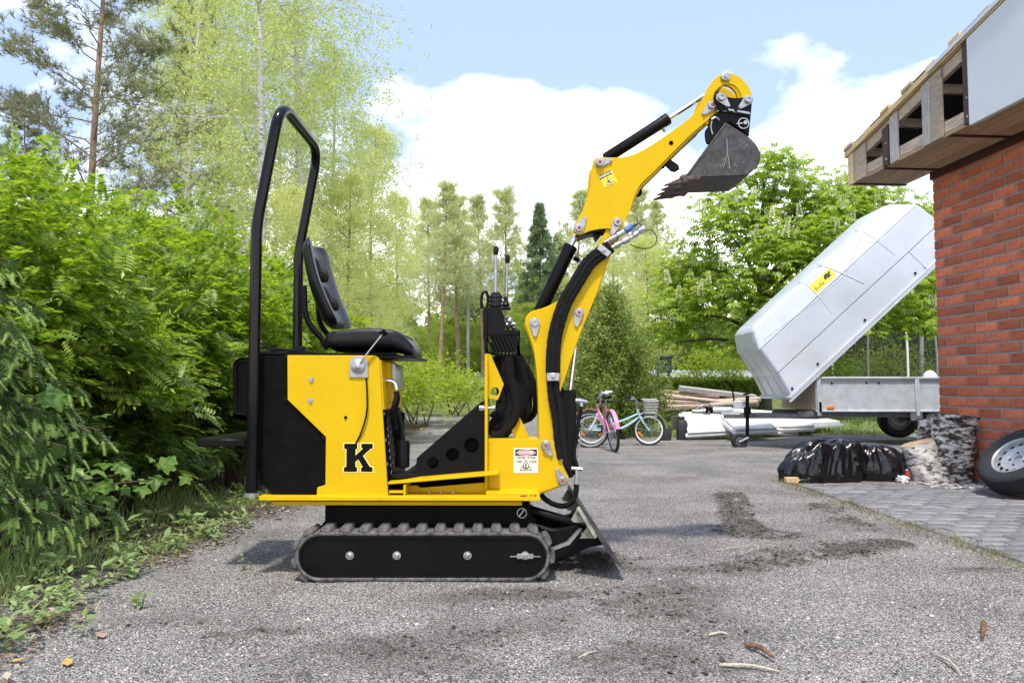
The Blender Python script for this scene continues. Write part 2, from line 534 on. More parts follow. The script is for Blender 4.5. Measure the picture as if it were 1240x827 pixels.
# patches of loose dark soil: centre, radii, turn, strength (ground metres)
SOIL = []
def soil(px, py, rx, ry, turn, k):
    g = G(px, py); SOIL.append((g.x, g.y, rx, ry, turn, k))
soil(700, 683, 0.36, 0.24, 0.0, 1.0); soil(745, 690, 0.25, 0.18, 0.2, 0.6); soil(690, 720, 0.30, 0.10, 0.0, 0.5)
soil(570, 775, 0.60, 0.26, 0.5, 0.55); soil(630, 722, 0.50, 0.14, 0.1, 0.6); soil(500, 805, 0.34, 0.18, 0.0, 0.45)
soil(800, 735, 0.32, 0.44, 0.0, 0.62); soil(790, 805, 0.34, 0.24, 0.0, 0.62); soil(850, 765, 0.24, 0.20, 0.3, 0.42)
soil(300, 768, 0.22, 0.06, 0.2, 0.5); soil(210, 755, 0.35, 0.08, 0.0, 0.35); soil(180, 700, 0.3, 0.2, 0.0, 0.3)
soil(740, 580, 0.9, 0.22, 0.1, 0.40); soil(760, 562, 0.7, 0.14, 0.0, 0.45); soil(860, 690, 0.4, 0.10, 0.1, 0.5)
soil(1185, 690, 0.16, 0.06, 0.0, 0.7)
# scuffed turning tracks: centre line in ground metres, half width
TRK = []
def trk(pts, hw, k):
    P = [G(*p) for p in pts]
    P = [(p.x, p.y) for p in P]
    for a, c in zip(P[:-1], P[1:]): TRK.append((a, c, hw, k))
trk([(884, 600), (890, 612), (893, 628), (905, 640), (930, 646), (962, 650)], 0.13, 1.0)
trk([(870, 640), (900, 648), (935, 652), (965, 648)], 0.12, 0.8)
trk([(998, 612), (1005, 622), (1020, 634), (1046, 640)], 0.15, 0.75)
trk([(890, 690), (930, 682), (985, 674), (1035, 667), (1080, 660)], 0.13, 1.0)
trk([(905, 676), (960, 664), (1010, 658), (1070, 656)], 0.09, 0.7)
def trk_fields(x, y):
    """distance-based strength and along-track phase of the scuffed tracks"""
    m = np.zeros_like(x); ph = np.zeros_like(x); run = 0.0
    for (a, c, hw, k) in TRK:
        dx, dy = c[0] - a[0], c[1] - a[1]; l = math.hypot(dx, dy)
        t = np.clip(((x - a[0]) * dx + (y - a[1]) * dy) / (l * l), 0, 1)
        d = np.hypot(x - a[0] - dx * t, y - a[1] - dy * t)
        v = k * np.clip((1.25 - d / hw) * 1.6, 0, 1)
        ph = np.where(v > m, run + t * l, ph); m = np.maximum(m, v); run += l
    return m, ph
def soil_mask(x, y):
    m = np.zeros_like(x)
    wob = 0.75 * (fbm(x * 4.0, y * 4.0, 5) - 0.47) + 0.5 * (fbm(x * 13, y * 13, 9) - 0.47)
    for cx, cy, rx, ry, t, k in SOIL:
        c, s = math.cos(t), math.sin(t)
        dx, dy = x - cx, y - cy
        a = (dx * c + dy * s) / rx; b = (-dx * s + dy * c) / ry
        d = 1.0 - np.sqrt(a * a + b * b) + wob * 1.5
        m = np.maximum(m, k * np.clip(d * 1.3 + 0.25, 0, 1))
    tm, ph = trk_fields(x, y)
    lug = 0.5 + 0.5 * np.sin(ph * 2 * math.pi / 0.085 + 1.5 * wob)
    tm = np.clip(tm * np.clip(0.35 + 0.65 * lug + 2.2 * wob + 0.15, 0, 1) * np.clip(0.95 + 1.6 * wob, 0, 1) * 1.15, 0, 1)
    return np.maximum(m, tm)
def ground_base(x, y):
    h = np.clip((y - 12.6) / 8.0, 0, 1) * 0.16
    h = h + np.clip((y - 10.4) / 1.0, 0, 1) * np.clip((x - 4.4) / 1.0, 0, 1) * 0.06
    h = h + np.clip((y - 26) / 30, 0, 1) * 1.0
    h = h + np.clip((-x - 2.0) / 1.0, 0, 1) * 0.05
    return h
def ground_z(x, y):
    return float(ground_base(np.array([float(x)]), np.array([float(y)]))[0])
PAVE_X0, PAVE_Y1 = 2.60, 7.35
def wall_x(y):
    return 4.30 + (8.0 - y) * 0.073
def verge_mask(x, y):
    edge = -1.70 + 0.10 * np.sin(y * 1.3) + 0.5 * (fbm(x * 2.5, y * 2.5, 21) - 0.47)
    return np.clip((edge - x) / 0.25, 0, 1) * (y < 17)
def lawn_mask(x, y):
    wob = 0.9 * (fbm(x * 0.8, y * 0.8, 31) - 0.47)
    a = np.clip((y + wob - 13.6) / 0.5, 0, 1) * np.clip((x - 1.2 + wob) / 0.6, 0, 1)
    b = np.clip((y + wob - 21) / 1.0, 0, 1)
    return np.maximum(a, b)
def build_ground():
    xs = np.concatenate([-np.geomspace(400, 4.5, 34), np.arange(-4.2, 5.2, 0.028), np.geomspace(5.4, 400, 34)])
    ys = np.concatenate([-np.geomspace(300, 1.0, 12), np.arange(-0.4, 1.8, 0.4), np.arange(2.0, 7.6, 0.026),
                         np.arange(7.65, 14, 0.08), np.geomspace(14.2, 900, 50)])
    X, Y = np.meshgrid(xs, ys)
    x, y = X.ravel(), Y.ravel()
    sm = soil_mask(x, y)
    near = ((x > -4.3) & (x < 5.3) & (y > 1.9) & (y < 9))
    z = ground_base(x, y)
    z = z + near * 0.012 * (fbm(x * 3, y * 3, 2) - 0.47) + near * 0.006 * (fbm(x * 26, y * 26, 3, 2) - 0.4)
    z = z + near * sm * (0.012 + 0.045 * (fbm(x * 11, y * 11, 4, 3) - 0.36))
    vm = verge_mask(x, y)
    z = z + near * vm * 0.05 * fbm(x * 6, y * 6, 8)
    pave = (x > PAVE_X0 - 0.02) & (x < wall_x(y) + 0.3) & (y < PAVE_Y1) & (y > 2.2)
    z = np.where(pave, -0.03, z)
    w = len(xs)
    i = np.arange(len(ys) - 1)[:, None] * w + np.arange(w - 1)[None, :]
    q = np.stack([i, i + 1, i + w + 1, i + w], axis=2).reshape(-1)
    me = np_mesh('ground', np.stack([x, y, z], 1), q, np.full(len(q) // 4, 4), ground_mat(), smooth=True)
    ca = me.color_attributes.new('surf', 'FLOAT_COLOR', 'POINT')
    lm = lawn_mask(x, y)
    joint = np.exp(-((x - PAVE_X0 + 0.06) / 0.07) ** 2) * (y < 8) * (y > 2) * np.clip(fbm(x * 7, y * 7, 44) * 3 - 1.1, 0, 1) * 0.7
    col = np.stack([sm, np.maximum(lm, joint * 0.9), vm, np.ones_like(x)], 1).astype(np.float32)
    ca.data.foreach_set('color', col.ravel())
    o = bpy.data.objects.new('ground', me); COL.objects.link(o)
    tag(o, kind='structure', label='grey gravel yard with scraped dark soil patches')
    return o
def ground_mat():
    m = bpy.data.materials.new('gravel_ground'); m.use_nodes = True
    nt = m.node_tree; N, L = nt.nodes.new, nt.links.new
    b = nt.nodes['Principled BSDF']; b.inputs['Roughness'].default_value = 0.95
    b.inputs['Specular IOR Level'].default_value = 0.2
    tc = N('ShaderNodeTexCoord'); at = N('ShaderNodeAttribute'); at.attribute_name = 'surf'
    sp = N('ShaderNodeSeparateColor'); L(at.outputs['Color'], sp.inputs[0])
    vo = N('ShaderNodeTexVoronoi'); vo.inputs['Scale'].default_value = 215; vo.inputs['Randomness'].default_value = 1
    L(tc.outputs['Object'], vo.inputs['Vector'])
    sv = N('ShaderNodeSeparateColor'); L(vo.outputs['Color'], sv.inputs[0])
    rp = N('ShaderNodeValToRGB')
    e = rp.color_ramp.elements
    e[0].position = 0.0; e[0].color = (0.045, 0.043, 0.040, 1)
    e[1].position = 1.0; e[1].color = (0.64, 0.60, 0.55, 1)
    for p, c in ((0.3, (0.12, 0.115, 0.108)), (0.62, (0.32, 0.30, 0.272)), (0.86, (0.47, 0.44, 0.40))):
        q = e.new(p); q.color = (*c, 1)
    L(sv.outputs[0], rp.inputs[0])
    # broad dust tones and fine dirt between the stones
    n1 = N('ShaderNodeTexNoise'); n1.inputs['Scale'].default_value = 1.7; n1.inputs['Detail'].default_value = 7
    L(tc.outputs['Object'], n1.inputs['Vector'])
    r1 = N('ShaderNodeMapRange'); r1.inputs['From Min'].default_value = 0.3; r1.inputs['From Max'].default_value = 0.7
    r1.inputs['To Min'].default_value = 0.70; r1.inputs['To Max'].default_value = 1.20
    L(n1.outputs['Fac'], r1.inputs['Value'])
    mu = N('ShaderNodeMixRGB'); mu.blend_type = 'MULTIPLY'; mu.inputs[0].default_value = 1
    L(rp.outputs[0], mu.inputs[1]); L(r1.outputs[0], mu.inputs[2])
    n2 = N('ShaderNodeTexNoise'); n2.inputs['Scale'].default_value = 55; n2.inputs['Detail'].default_value = 5
    L(tc.outputs['Object'], n2.inputs['Vector'])
    rs = N('ShaderNodeValToRGB')
    rs.color_ramp.elements[0].position = 0.35; rs.color_ramp.elements[0].color = (0.038, 0.031, 0.025, 1)
    rs.color_ramp.elements[1].position = 0.70; rs.color_ramp.elements[1].color = (0.20, 0.17, 0.14, 1)
    L(n2.outputs['Fac'], rs.inputs[0])
    # soil only where it lies, broken up by the stones
    so = N('ShaderNodeMath'); so.operation = 'MULTIPLY_ADD'; so.inputs[1].default_value = 0.9; so.inputs[2].default_value = -0.45
    L(sv.outputs[1], so.inputs[0])
    sa = N('ShaderNodeMath'); sa.operation = 'ADD'; sa.use_clamp = True
    L(so.outputs[0], sa.inputs[0]); L(sp.outputs[0], sa.inputs[1])
    sm = N('ShaderNodeMath'); sm.operation = 'MULTIPLY'; sm.use_clamp = True
    s0 = N('ShaderNodeMath'); s0.operation = 'MULTIPLY'; s0.inputs[1].default_value = 1.6; s0.use_clamp = True
    L(sp.outputs[0], s0.inputs[0]); L(sa.outputs[0], sm.inputs[0]); L(s0.outputs[0], sm.inputs[1])
    m1 = N('ShaderNodeMixRGB'); L(sm.outputs[0], m1.inputs[0]); L(mu.outputs[0], m1.inputs[1]); L(rs.outputs[0], m1.inputs[2])
    # leaf litter on the verge
    rv = N('ShaderNodeValToRGB')
    rv.color_ramp.elements[0].position = 0.35; rv.color_ramp.elements[0].color = (0.020, 0.015, 0.011, 1)
    rv.color_ramp.elements[1].position = 0.72; rv.color_ramp.elements[1].color = (0.13, 0.095, 0.065, 1)
    L(n2.outputs['Fac'], rv.inputs[0])
    m2 = N('ShaderNodeMixRGB'); L(sp.outputs[2], m2.inputs[0]); L(m1.outputs[0], m2.inputs[1]); L(rv.outputs[0], m2.inputs[2])
    # grass
    n3 = N('ShaderNodeTexNoise'); n3.inputs['Scale'].default_value = 3.5; n3.inputs['Detail'].default_value = 9; n3.inputs['Roughness'].default_value = 0.75
    L(tc.outputs['Object'], n3.inputs['Vector'])
    rg = N('ShaderNodeValToRGB')
    rg.color_ramp.elements[0].position = 0.36; rg.color_ramp.elements[0].color = (0.20, 0.16, 0.09, 1)
    rg.color_ramp.elements[1].position = 0.56; rg.color_ramp.elements[1].color = (0.13, 0.19, 0.035, 1)
    L(n3.outputs['Fac'], rg.inputs[0])
    m3 = N('ShaderNodeMixRGB'); L(sp.outputs[1], m3.inputs[0]); L(m2.outputs[0], m3.inputs[1]); L(rg.outputs[0], m3.inputs[2])
    L(m3.outputs[0], b.inputs['Base Color'])
    bp = N('ShaderNodeBump'); bp.inputs['Strength'].default_value = 0.9; bp.inputs['Distance'].default_value = 0.006
    ma = N('ShaderNodeMath'); ma.operation = 'MULTIPLY_ADD'; ma.inputs[1].default_value = -1.4
    L(vo.outputs['Distance'], ma.inputs[0]); L(n2.outputs['Fac'], ma.inputs[2])
    L(ma.outputs[0], bp.inputs['Height']); L(bp.outputs[0], b.inputs['Normal'])
    return m
ground = build_ground()

def stone_template():
    r = random.Random(3)
    vs = [(1, 0, 0), (-1, 0, 0), (0, 1, 0), (0, -1, 0), (0, 0, 0.6), (0, 0, -0.4)]
    vs = [(x + r.uniform(-.2, .2), y + r.uniform(-.2, .2), z) for x, y, z in vs]
    return vs[:5], [(0, 2, 4), (2, 1, 4), (1, 3, 4), (3, 0, 4)]     # the hidden underside is left open
def build_gravel():
    n = 145000
    y = 2.1 + 6.0 * NR.random(n) ** 1.9
    x = (NR.random(n) * 2 - 1) * (0.70 * y + 0.25)
    vm = verge_mask(x, y); sm = soil_mask(x, y)
    pv = (x > PAVE_X0 - 0.02) & (y < PAVE_Y1)
    keep = (~pv) & (vm < 0.5 + 0.5 * NR.random(n)) & (sm < 0.35 + 0.9 * NR.random(n))
    x, y = x[keep], y[keep]
    n = len(x)
    s = 0.0018 + 0.0034 * NR.random(n) ** 2.4
    s = np.where(NR.random(n) < 0.012, s * 2.2, s)
    z = ground_base(x, y) + 0.012 * (fbm(x * 3, y * 3, 2) - 0.47) + 0.006 * (fbm(x * 26, y * 26, 3, 2) - 0.4) + s * 0.05
    a = NR.random(n) * 6.283
    d = np.stack([np.cos(a), np.sin(a), np.zeros(n)], 1)
    up = np.stack([NR.normal(0, .25, n), NR.normal(0, .25, n), np.ones(n)], 1)
    tv, tf = stone_template()
    me = scatter('gravel', tv, tf, np.stack([x, y, z], 1), d, up, s, stone_mat())
    o = bpy.data.objects.new('gravel', me); COL.objects.link(o)
    tag(o, label='loose grey crushed stones strewn over the yard', cat='gravel', kind='stuff')
def stone_mat():
    m = bpy.data.materials.new('crushed_stone'); m.use_nodes = True
    nt = m.node_tree; N, L = nt.nodes.new, nt.links.new
    b = nt.nodes['Principled BSDF']; b.inputs['Roughness'].default_value = 0.9; b.inputs['Specular IOR Level'].default_value = 0.25
    g = N('ShaderNodeNewGeometry'); rp = N('ShaderNodeValToRGB')
    e = rp.color_ramp.elements
    e[0].color = (0.05, 0.048, 0.044, 1); e[1].color = (0.72, 0.69, 0.635, 1)
    q = e.new(0.22); q.color = (0.14, 0.135, 0.128, 1)
    q = e.new(0.55); q.color = (0.39, 0.37, 0.34, 1)
    q = e.new(0.93); q.color = (0.44, 0.40, 0.37, 1)
    L(g.outputs['Random Per Island'], rp.inputs[0]); L(rp.outputs[0], b.inputs['Base Color'])
    return m
build_gravel()

def build_clods():
    """crumbly lumps on the loose soil"""
    n = 60000
    x = NR.uniform(-2.2, 3.0, n); y = NR.uniform(2.3, 7.2, n)
    sm = soil_mask(x, y)
    keep = (sm > 0.25 + 0.7 * NR.random(n)) & ~((x > PAVE_X0) & (y < PAVE_Y1))
    x, y, sm = x[keep], y[keep], sm[keep]; n = len(x)
    s = 0.004 + 0.012 * NR.random(n) ** 3
    z = ground_base(x, y) + 0.012 * (fbm(x * 3, y * 3, 2) - 0.47) + sm * (0.012 + 0.045 * (fbm(x * 11, y * 11, 4, 3) - 0.36)) + s * 0.05
    a = NR.random(n) * 6.283
    d = np.stack([np.cos(a), np.sin(a), NR.normal(0, .3, n)], 1)
    tv, tf = stone_template()
    me = scatter('soil_clods', tv, tf, np.stack([x, y, z], 1), d, rand_unit(n) + np.array([0, 0, 1.5]), s,
                 mat('soil_clod', (0.028, 0.025, 0.022), 0.95, 0, 0, 30, col2=(0.12, 0.11, 0.10)))
    o = bpy.data.objects.new('soil_clods', me); COL.objects.link(o)
    tag(o, label='dark crumbled soil lying in scraped patches on the gravel', cat='soil', kind='stuff')
build_clods()

# ------------------------------------------------------------------ pavers
def build_pavers():
    base = MB()
    x1 = wall_x(3.0) + 0.05
    base.add([(PAVE_X0, 2.6, -0.018), (wall_x(2.6), 2.6, -0.018), (wall_x(PAVE_Y1), PAVE_Y1, -0.018), (PAVE_X0, PAVE_Y1, -0.018)], [(0, 1, 2, 3)])
    o = base.build('pavement', mat('sandy_joint', (0.10, 0.09, 0.075), 0.95, 0, 0.3, 30, 0.4, 120), smooth=False, recalc=False)
    tag(o, kind='structure', label='grey paved strip along the brick wall')
    pm = mat('grey_concrete_paver', (0.135, 0.132, 0.134), 0.9, 0, 0, 9, 0.35, 130, col2=(0.255, 0.25, 0.252), rand=0.22, detail=8)
    lx, ly, h = 0.21, 0.139, 0.06
    protos = []
    for k in range(4):
        b = MB(); r = random.Random(k)
        b.box((0, 0, 0), (lx - 0.013, ly - 0.013, h))
        ob = b.build('paver', pm, bevel=0.005, recalc=True, sharp=60)
        protos.append(ob.data); bpy.data.objects.remove(ob)
    cells = []
    row = 0; y = 3.2
    while y < PAVE_Y1 - ly / 2:
        x = PAVE_X0 + lx / 2 + (lx / 2 if row % 2 else 0)
        if row % 2: cells.append((PAVE_X0 + lx / 4, y, 0.5))
        while x < wall_x(y) - lx * 0.45:
            cells.append((x, y, 1.0)); x += lx
        y += ly; row += 1
    cells.sort(key=lambda c: -min(1.0, 0.66 * c[1] / max(c[0], 0.1)) / c[1])
    for i, (x, y, w) in enumerate(cells[:300]):
        p = inst(protos[i % 4], 'paver', o, (x, y, -0.026 + rnd.uniform(-.005, .004)),
                 (rnd.uniform(-.02, .02), rnd.uniform(-.02, .02), rnd.uniform(-.02, .02)), (w * (1 if w == 1 else 0.97), 1, 1))
    # crumbs and grass along the joint with the gravel
    n = 1500
    yy = NR.uniform(3.2, 7.6, n); xx = PAVE_X0 - 0.07 + NR.normal(0, .06, n)
    k = fbm(xx * 3, yy * 3, 55) > 0.36
    xx, yy = xx[k], yy[k]; n = len(xx)
    d = np.stack([NR.normal(0, .45, n), NR.normal(0, .45, n), np.ones(n)], 1)
    me = scatter('joint_grass', [(0, -.06, 0), (0, .06, 0), (.6, .04, .05), (1, 0, .22)], [(0, 1, 2), (0, 2, 3)],
                 np.stack([xx, yy, np.zeros(n)], 1), d, rand_unit(n), 0.015 + 0.03 * NR.random(n), LM['dry_grass'])
    g = bpy.data.objects.new('joint_grass', me); COL.objects.link(g)
    tag(g, label='short dry grass and moss growing along the paver edge', cat='grass', kind='stuff')

LM = {}
LM['hedge'] = leaf_mat('hedge_leaf', (0.075, 0.155, 0.018), (0.37, 0.47, 0.065), 0.44, 0.38, 0.55)
LM['hedge_lime'] = leaf_mat('lime_hedge_leaf', (0.20, 0.28, 0.03), (0.33, 0.39, 0.05), 0.48)
LM['maple'] = leaf_mat('maple_leaf', (0.10, 0.20, 0.04), (0.24, 0.36, 0.09), 0.40)
LM['spruce_tip'] = leaf_mat('spruce_new_shoot', (0.38, 0.54, 0.17), (0.56, 0.68, 0.28), 0.3)
LM['spruce'] = leaf_mat('spruce_needle', (0.05, 0.10, 0.035), (0.12, 0.19, 0.06), 0.15)
LM['spruce_far'] = leaf_mat('far_spruce_needle', (0.10, 0.16, 0.07), (0.22, 0.29, 0.12), 0.25)
LM['thuja'] = leaf_mat('juniper_spray', (0.07, 0.13, 0.025), (0.32, 0.38, 0.08), 0.35)
LM['birch'] = leaf_mat('birch_leaf', (0.31, 0.385, 0.115), (0.58, 0.605, 0.25), 0.52)
LM['aspen'] = leaf_mat('pale_leaf', (0.38, 0.43, 0.15), (0.60, 0.60, 0.28), 0.52)
LM['chestnut'] = leaf_mat('chestnut_leaf', (0.14, 0.24, 0.025), (0.38, 0.46, 0.075), 0.48)
LM['pine'] = leaf_mat('pine_needle', (0.15, 0.17, 0.09), (0.30, 0.31, 0.17), 0.3)
LM['pine_warm'] = leaf_mat('warm_pine_needle', (0.34, 0.40, 0.18), (0.60, 0.60, 0.31), 0.40)
LM['grass'] = leaf_mat('grass_blade', (0.14, 0.22, 0.05), (0.44, 0.50, 0.20), 0.4)
LM['dry_grass'] = leaf_mat('dry_grass_blade', (0.14, 0.13, 0.05), (0.26, 0.23, 0.11), 0.25)
LM['weed'] = leaf_mat('weed_leaf', (0.16, 0.25, 0.08), (0.36, 0.45, 0.18), 0.35)
LM['under'] = leaf_mat('shade_toned_leaf', (0.05, 0.11, 0.02), (0.15, 0.21, 0.04), 0.38)  # darker leaf tone stands in for the shade under the hedge
LM['lowhedge'] = leaf_mat('low_hedge_leaf', (0.15, 0.23, 0.035), (0.35, 0.40, 0.07), 0.48)
LM['dark'] = leaf_mat('dark_leaf', (0.06, 0.13, 0.025), (0.19, 0.25, 0.05), 0.4)
LM['blossom'] = leaf_mat('cream_blossom', (0.68, 0.62, 0.50), (0.80, 0.76, 0.64), 0.4)
build_pavers()
# ================================================================== MINI EXCAVATOR
YN = 3.74            # near side plate of the body
YB = 3.90            # near boom plate
YC = 4.05            # centre line of the machine
YF = 4.36            # far side plate
ex = thing('mini_excavator', (W(500, 700, YC).x, YC, 0.0),
           'yellow and black mini excavator on rubber tracks with its bucket raised', 'excavator')
def P(b, name, m, parent=None, **k):
    return b.build(name, m, parent or ex, **k)
def xz(px, py, Y):
    p = W(px, py, Y); return (p.x, p.z)

# ---- tracks
def make_track(y0, y1, near):
    # stadium outline measured on the near face
    a = W(353, 640, 3.66); bq = W(671, 704, 3.66)
    x0, x1 = a.x, bq.x
    zt, zb = a.z, -0.013
    r = (zt - zb) / 2; zc = (zt + zb) / 2
    xa, xb = x0 + r, x1 - r
    def outline(rr, n=14):
        pts = []
        for k in range(n + 1):
            t = math.pi / 2 + math.pi * k / n
            pts.append((xa + rr * math.cos(t), zc + rr * math.sin(t)))
        for k in range(n + 1):
            t = -math.pi / 2 + math.pi * k / n
            pts.append((xb + rr * math.cos(t), zc + rr * math.sin(t)))
        return pts
    b = MB()
    o_, i_ = outline(r - 0.017), outline(r - 0.033)
    n = len(o_)
    vs = [(p[0], y0, p[1]) for p in o_] + [(p[0], y1, p[1]) for p in o_] + [(p[0], y0, p[1]) for p in i_] + [(p[0], y1, p[1]) for p in i_]
    fs = []
    for i in range(n):
        j = (i + 1) % n
        fs += [(i, j, n + j, n + i), (2 * n + j, 2 * n + i, 3 * n + i, 3 * n + j), (j, i, 2 * n + i, 2 * n + j), (n + i, n + j, 3 * n + j, 3 * n + i)]
    b.add(vs, fs)
    tr = P(b, 'track', M['rubber'], bevel=0.003, sharp=50)
    # lugs: each a bevelled rubber block following the belt
    pitch = 0.0865
    L_straight = xb - xa
    per = 2 * L_straight + 2 * math.pi * r
    cnt = int(per / pitch)
    lug = MB()
    lug.add([(-.028, -.080, 0), (.028, -.080, 0), (.028, .080, 0), (-.028, .080, 0),
             (-.019, -.076, .024), (.019, -.076, .024), (.019, .076, .024), (-.019, .076, .024)],
            [(0, 3, 2, 1), (4, 5, 6, 7), (0, 1, 5, 4), (1, 2, 6, 5), (2, 3, 7, 6), (3, 0, 4, 7)])
    t_ = lug.build('lug', M['rubber'], bevel=0.004)
    me = t_.data; bpy.data.objects.remove(t_)
    rr = r - 0.018
    for k in range(cnt):
        s = (k + 0.3) * per / cnt
        if s < L_straight:
            x, z, ang = xa + s, zc + rr, 0
        elif s < L_straight + math.pi * r:
            t = math.pi / 2 - (s - L_straight) / r
            x, z, ang = xb + rr * math.cos(t), zc + rr * math.sin(t), math.pi / 2 - t
        elif s < 2 * L_straight + math.pi * r:
            x, z, ang = xb - (s - L_straight - math.pi * r), zc - rr, math.pi
        else:
            t = -math.pi / 2 - (s - 2 * L_straight - math.pi * r) / r
            x, z, ang = xa + rr * math.cos(t), zc + rr * math.sin(t), math.pi / 2 - t
        if z - 0.02 < -0.01 and abs(ang - math.pi) < 0.01:
            z = 0.012
        inst(me, 'lug', tr, (x - ex.location.x, (y0 + y1) / 2 - ex.location.y, z), (0, ang, 0))
    # side plate and its rim
    yy = y0 + 0.012 if near else y1 - 0.012
    pl = MB(); io = outline(r - 0.036)
    pl.prism(io, y0 + 0.012, y1 - 0.012)
    pp = P(pl, 'track_plate', M['black'], bevel=0.004)
    ring = MB(); ia, ib = outline(r - 0.031), outline(r - 0.043); n = len(ia)
    yr = y0 + 0.003
    vs = [(p[0], yr, p[1]) for p in ia] + [(p[0], yr, p[1]) for p in ib] + [(p[0], yr + .02, p[1]) for p in ia] + [(p[0], yr + .02, p[1]) for p in ib]
    fs = []
    for i in range(n):
        j = (i + 1) % n
        fs += [(i, j, n + j, n + i), (n + i, n + j, 3 * n + j, 3 * n + i), (j, i, 2 * n + i, 2 * n + j)]
    ring.add(vs, fs)
    P(ring, 'plate_rim', M['muddy_black'], pp)
    if near:
        for px in (423, 480, 566, 636):
            c = W(px, 673, y0)
            bb = MB(); bb.lathe([(.0135, 0), (.0135, .010), (.009, .014), (.0, .014)], (c.x, y0 + .012, c.z), (0, -1, 0), 6)
            bb.lathe([(.019, 0), (.019, .003), (0, .003)], (c.x, y0 + .012, c.z), (0, -1, 0), 14)
            P(bb, 'bolt', M['zinc'], pp)
        c = W(636, 673, y0)
        sl = MB(); sl.box((c.x, y0 + .008, c.z - .004), (.14, .006, .005)); sl.box((c.x, y0 + .006, c.z - .002), (.075, .010, .022))
        P(sl, 'tension_slot', M['zinc'], pp, bevel=.001)
make_track(3.66, 3.83, True)
make_track(4.27, 4.44, False)

# ---- undercarriage
b = MB()
b.box((W(520, 640, YC).x, YC, .27), (.95, .46, .12))
b.ppx([(402, 612), (640, 612), (650, 640), (395, 640)], 3.80, 4.30)
b.ppx([(385, 640), (410, 612), (420, 616), (395, 644)], 3.84, 4.26)
P(b, 'undercarriage', M['black_matt'], bevel=.006)

# ---- deck frame
b = MB()
b.ppx([(313, 600.5), (654, 602), (654, 606.5), (313, 606)], YN - .035, YF + .03)
P(b, 'deck_plate', M['yellow'], bevel=.002)
b = MB()
b.ppx([(330, 606.8), (632, 607), (632, 612), (330, 611.5)], YN + .02, YF - .03)
P(b, 'deck_rail', M['yellow'], bevel=.002)

# ---- body
side = [(348, 430), (455, 430.5), (459, 434), (470.5, 603), (383, 603), (384, 590), (394, 587), (394.5, 529), (348, 484)]
b = MB(); b.ppx(side, YN, YN + .008)
body = P(b, 'side_panel', M['yellow'], bevel=.0025)
for px, py, r in ((377, 460, .010), (376, 485, .010), (418.6, 505.4, .006)):
    c = W(px, py, YN); bb = MB()
    bb.lathe([(r * 1.35, 0), (r * 1.35, .002), (r * .75, .002), (r * .75, .008), (0, .008)], (c.x, YN, c.z), (0, -1, 0), 8)
    P(bb, 'bolt', M['zinc'] if r > .007 else M['black_matt'], body)
b = MB()
b.ppx([(349, 431), (455, 431), (458, 437), (469, 600), (349, 600)], YF - .008, YF)
P(b, 'far_side_panel', M['yellow'], bevel=.002)
# front wall of the body facing the boom
b = MB()
b.ppx([(456, 436), (461, 436), (466, 496), (462, 496)], YN + .012, YF - .012)
b.ppx([(461, 434), (475, 436), (476, 492), (466, 494)], 4.02, 4.05)
P(b, 'front_wall', M['yellow'], bevel=.002)
# engine compartment panel, black, behind the stepped edge
b = MB()
b.ppx([(297, 434), (302, 431), (346, 431), (349, 434), (349, 484), (395, 530), (395, 586), (384, 592), (382, 599), (330, 599), (317, 585), (311, 560)], YN + .014, YN + .022)
rear = P(b, 'engine_panel', M['black_matt'], bevel=.003)
b = MB(); b.ppx([(300, 434), (345, 434), (345, 484), (388, 530), (455, 530), (458, 597), (335, 597), (318, 580), (312, 556)], YN + .05, YF - .03)
P(b, 'engine_bay', M['black_matt'], bevel=.01)
for px, py in ((346, 432), (346, 484), (392, 530), (391, 584), (315, 434)):
    c = W(px, py, YN); bb = MB(); bb.lathe([(.012, 0), (.012, .008), (0, .010)], (c.x, YN + .014, c.z), (0, -1, 0), 6)
    P(bb, 'bolt', M['black'], rear)
b = MB(); b.ppx([(296, 430), (478, 430), (478, 427.5), (296, 428)], YN + .03, YF - .03)
P(b, 'top_plate', M['black_matt'], bevel=.002)
# radiator housing with slots at the rear
b = MB()
b.ppx([(281.5, 441), (289, 433), (300, 433), (300, 439), (289, 440), (287, 445), (287, 500), (300, 503), (300, 510), (281.5, 507)], YN + .06, YN + .075)
b.ppx([(281.5, 441), (289, 433), (300, 433), (300, 510), (281.5, 507)], YF - .20, YF - .19)
b.ppx([(281.5, 441), (289, 433), (300, 433), (300, 436), (291, 436), (284, 443)], YN + .06, YF - .19)
b.ppx([(281.5, 500), (300, 503), (300, 510), (281.5, 507)], YN + .06, YF - .19)
b.ppx([(292, 440), (300, 440), (300, 505), (292, 505)], YN + .062, YF - .192)
rad = P(b, 'radiator_box', M['black_matt'], bevel=.003)
for k in range(5):
    b = MB(); c = W(285, 452 + k * 11, YN + .07); b.box((c.x, c.y + .012, c.z), (.012, .012, .012))
    P(b, 'slat', M['black_matt'], rad)
# rear foot board
b = MB()
z0 = W(270, 531, YN).z
b.box((W(268, 531, YN).x, YN + .30, z0 - .012), (.23, .62, .024))
b.box((W(268, 536, YN).x + .006, YN - .005, z0 - .020), (.225, .022, .034))
P(b, 'foot_board', M['black'], bevel=.004)

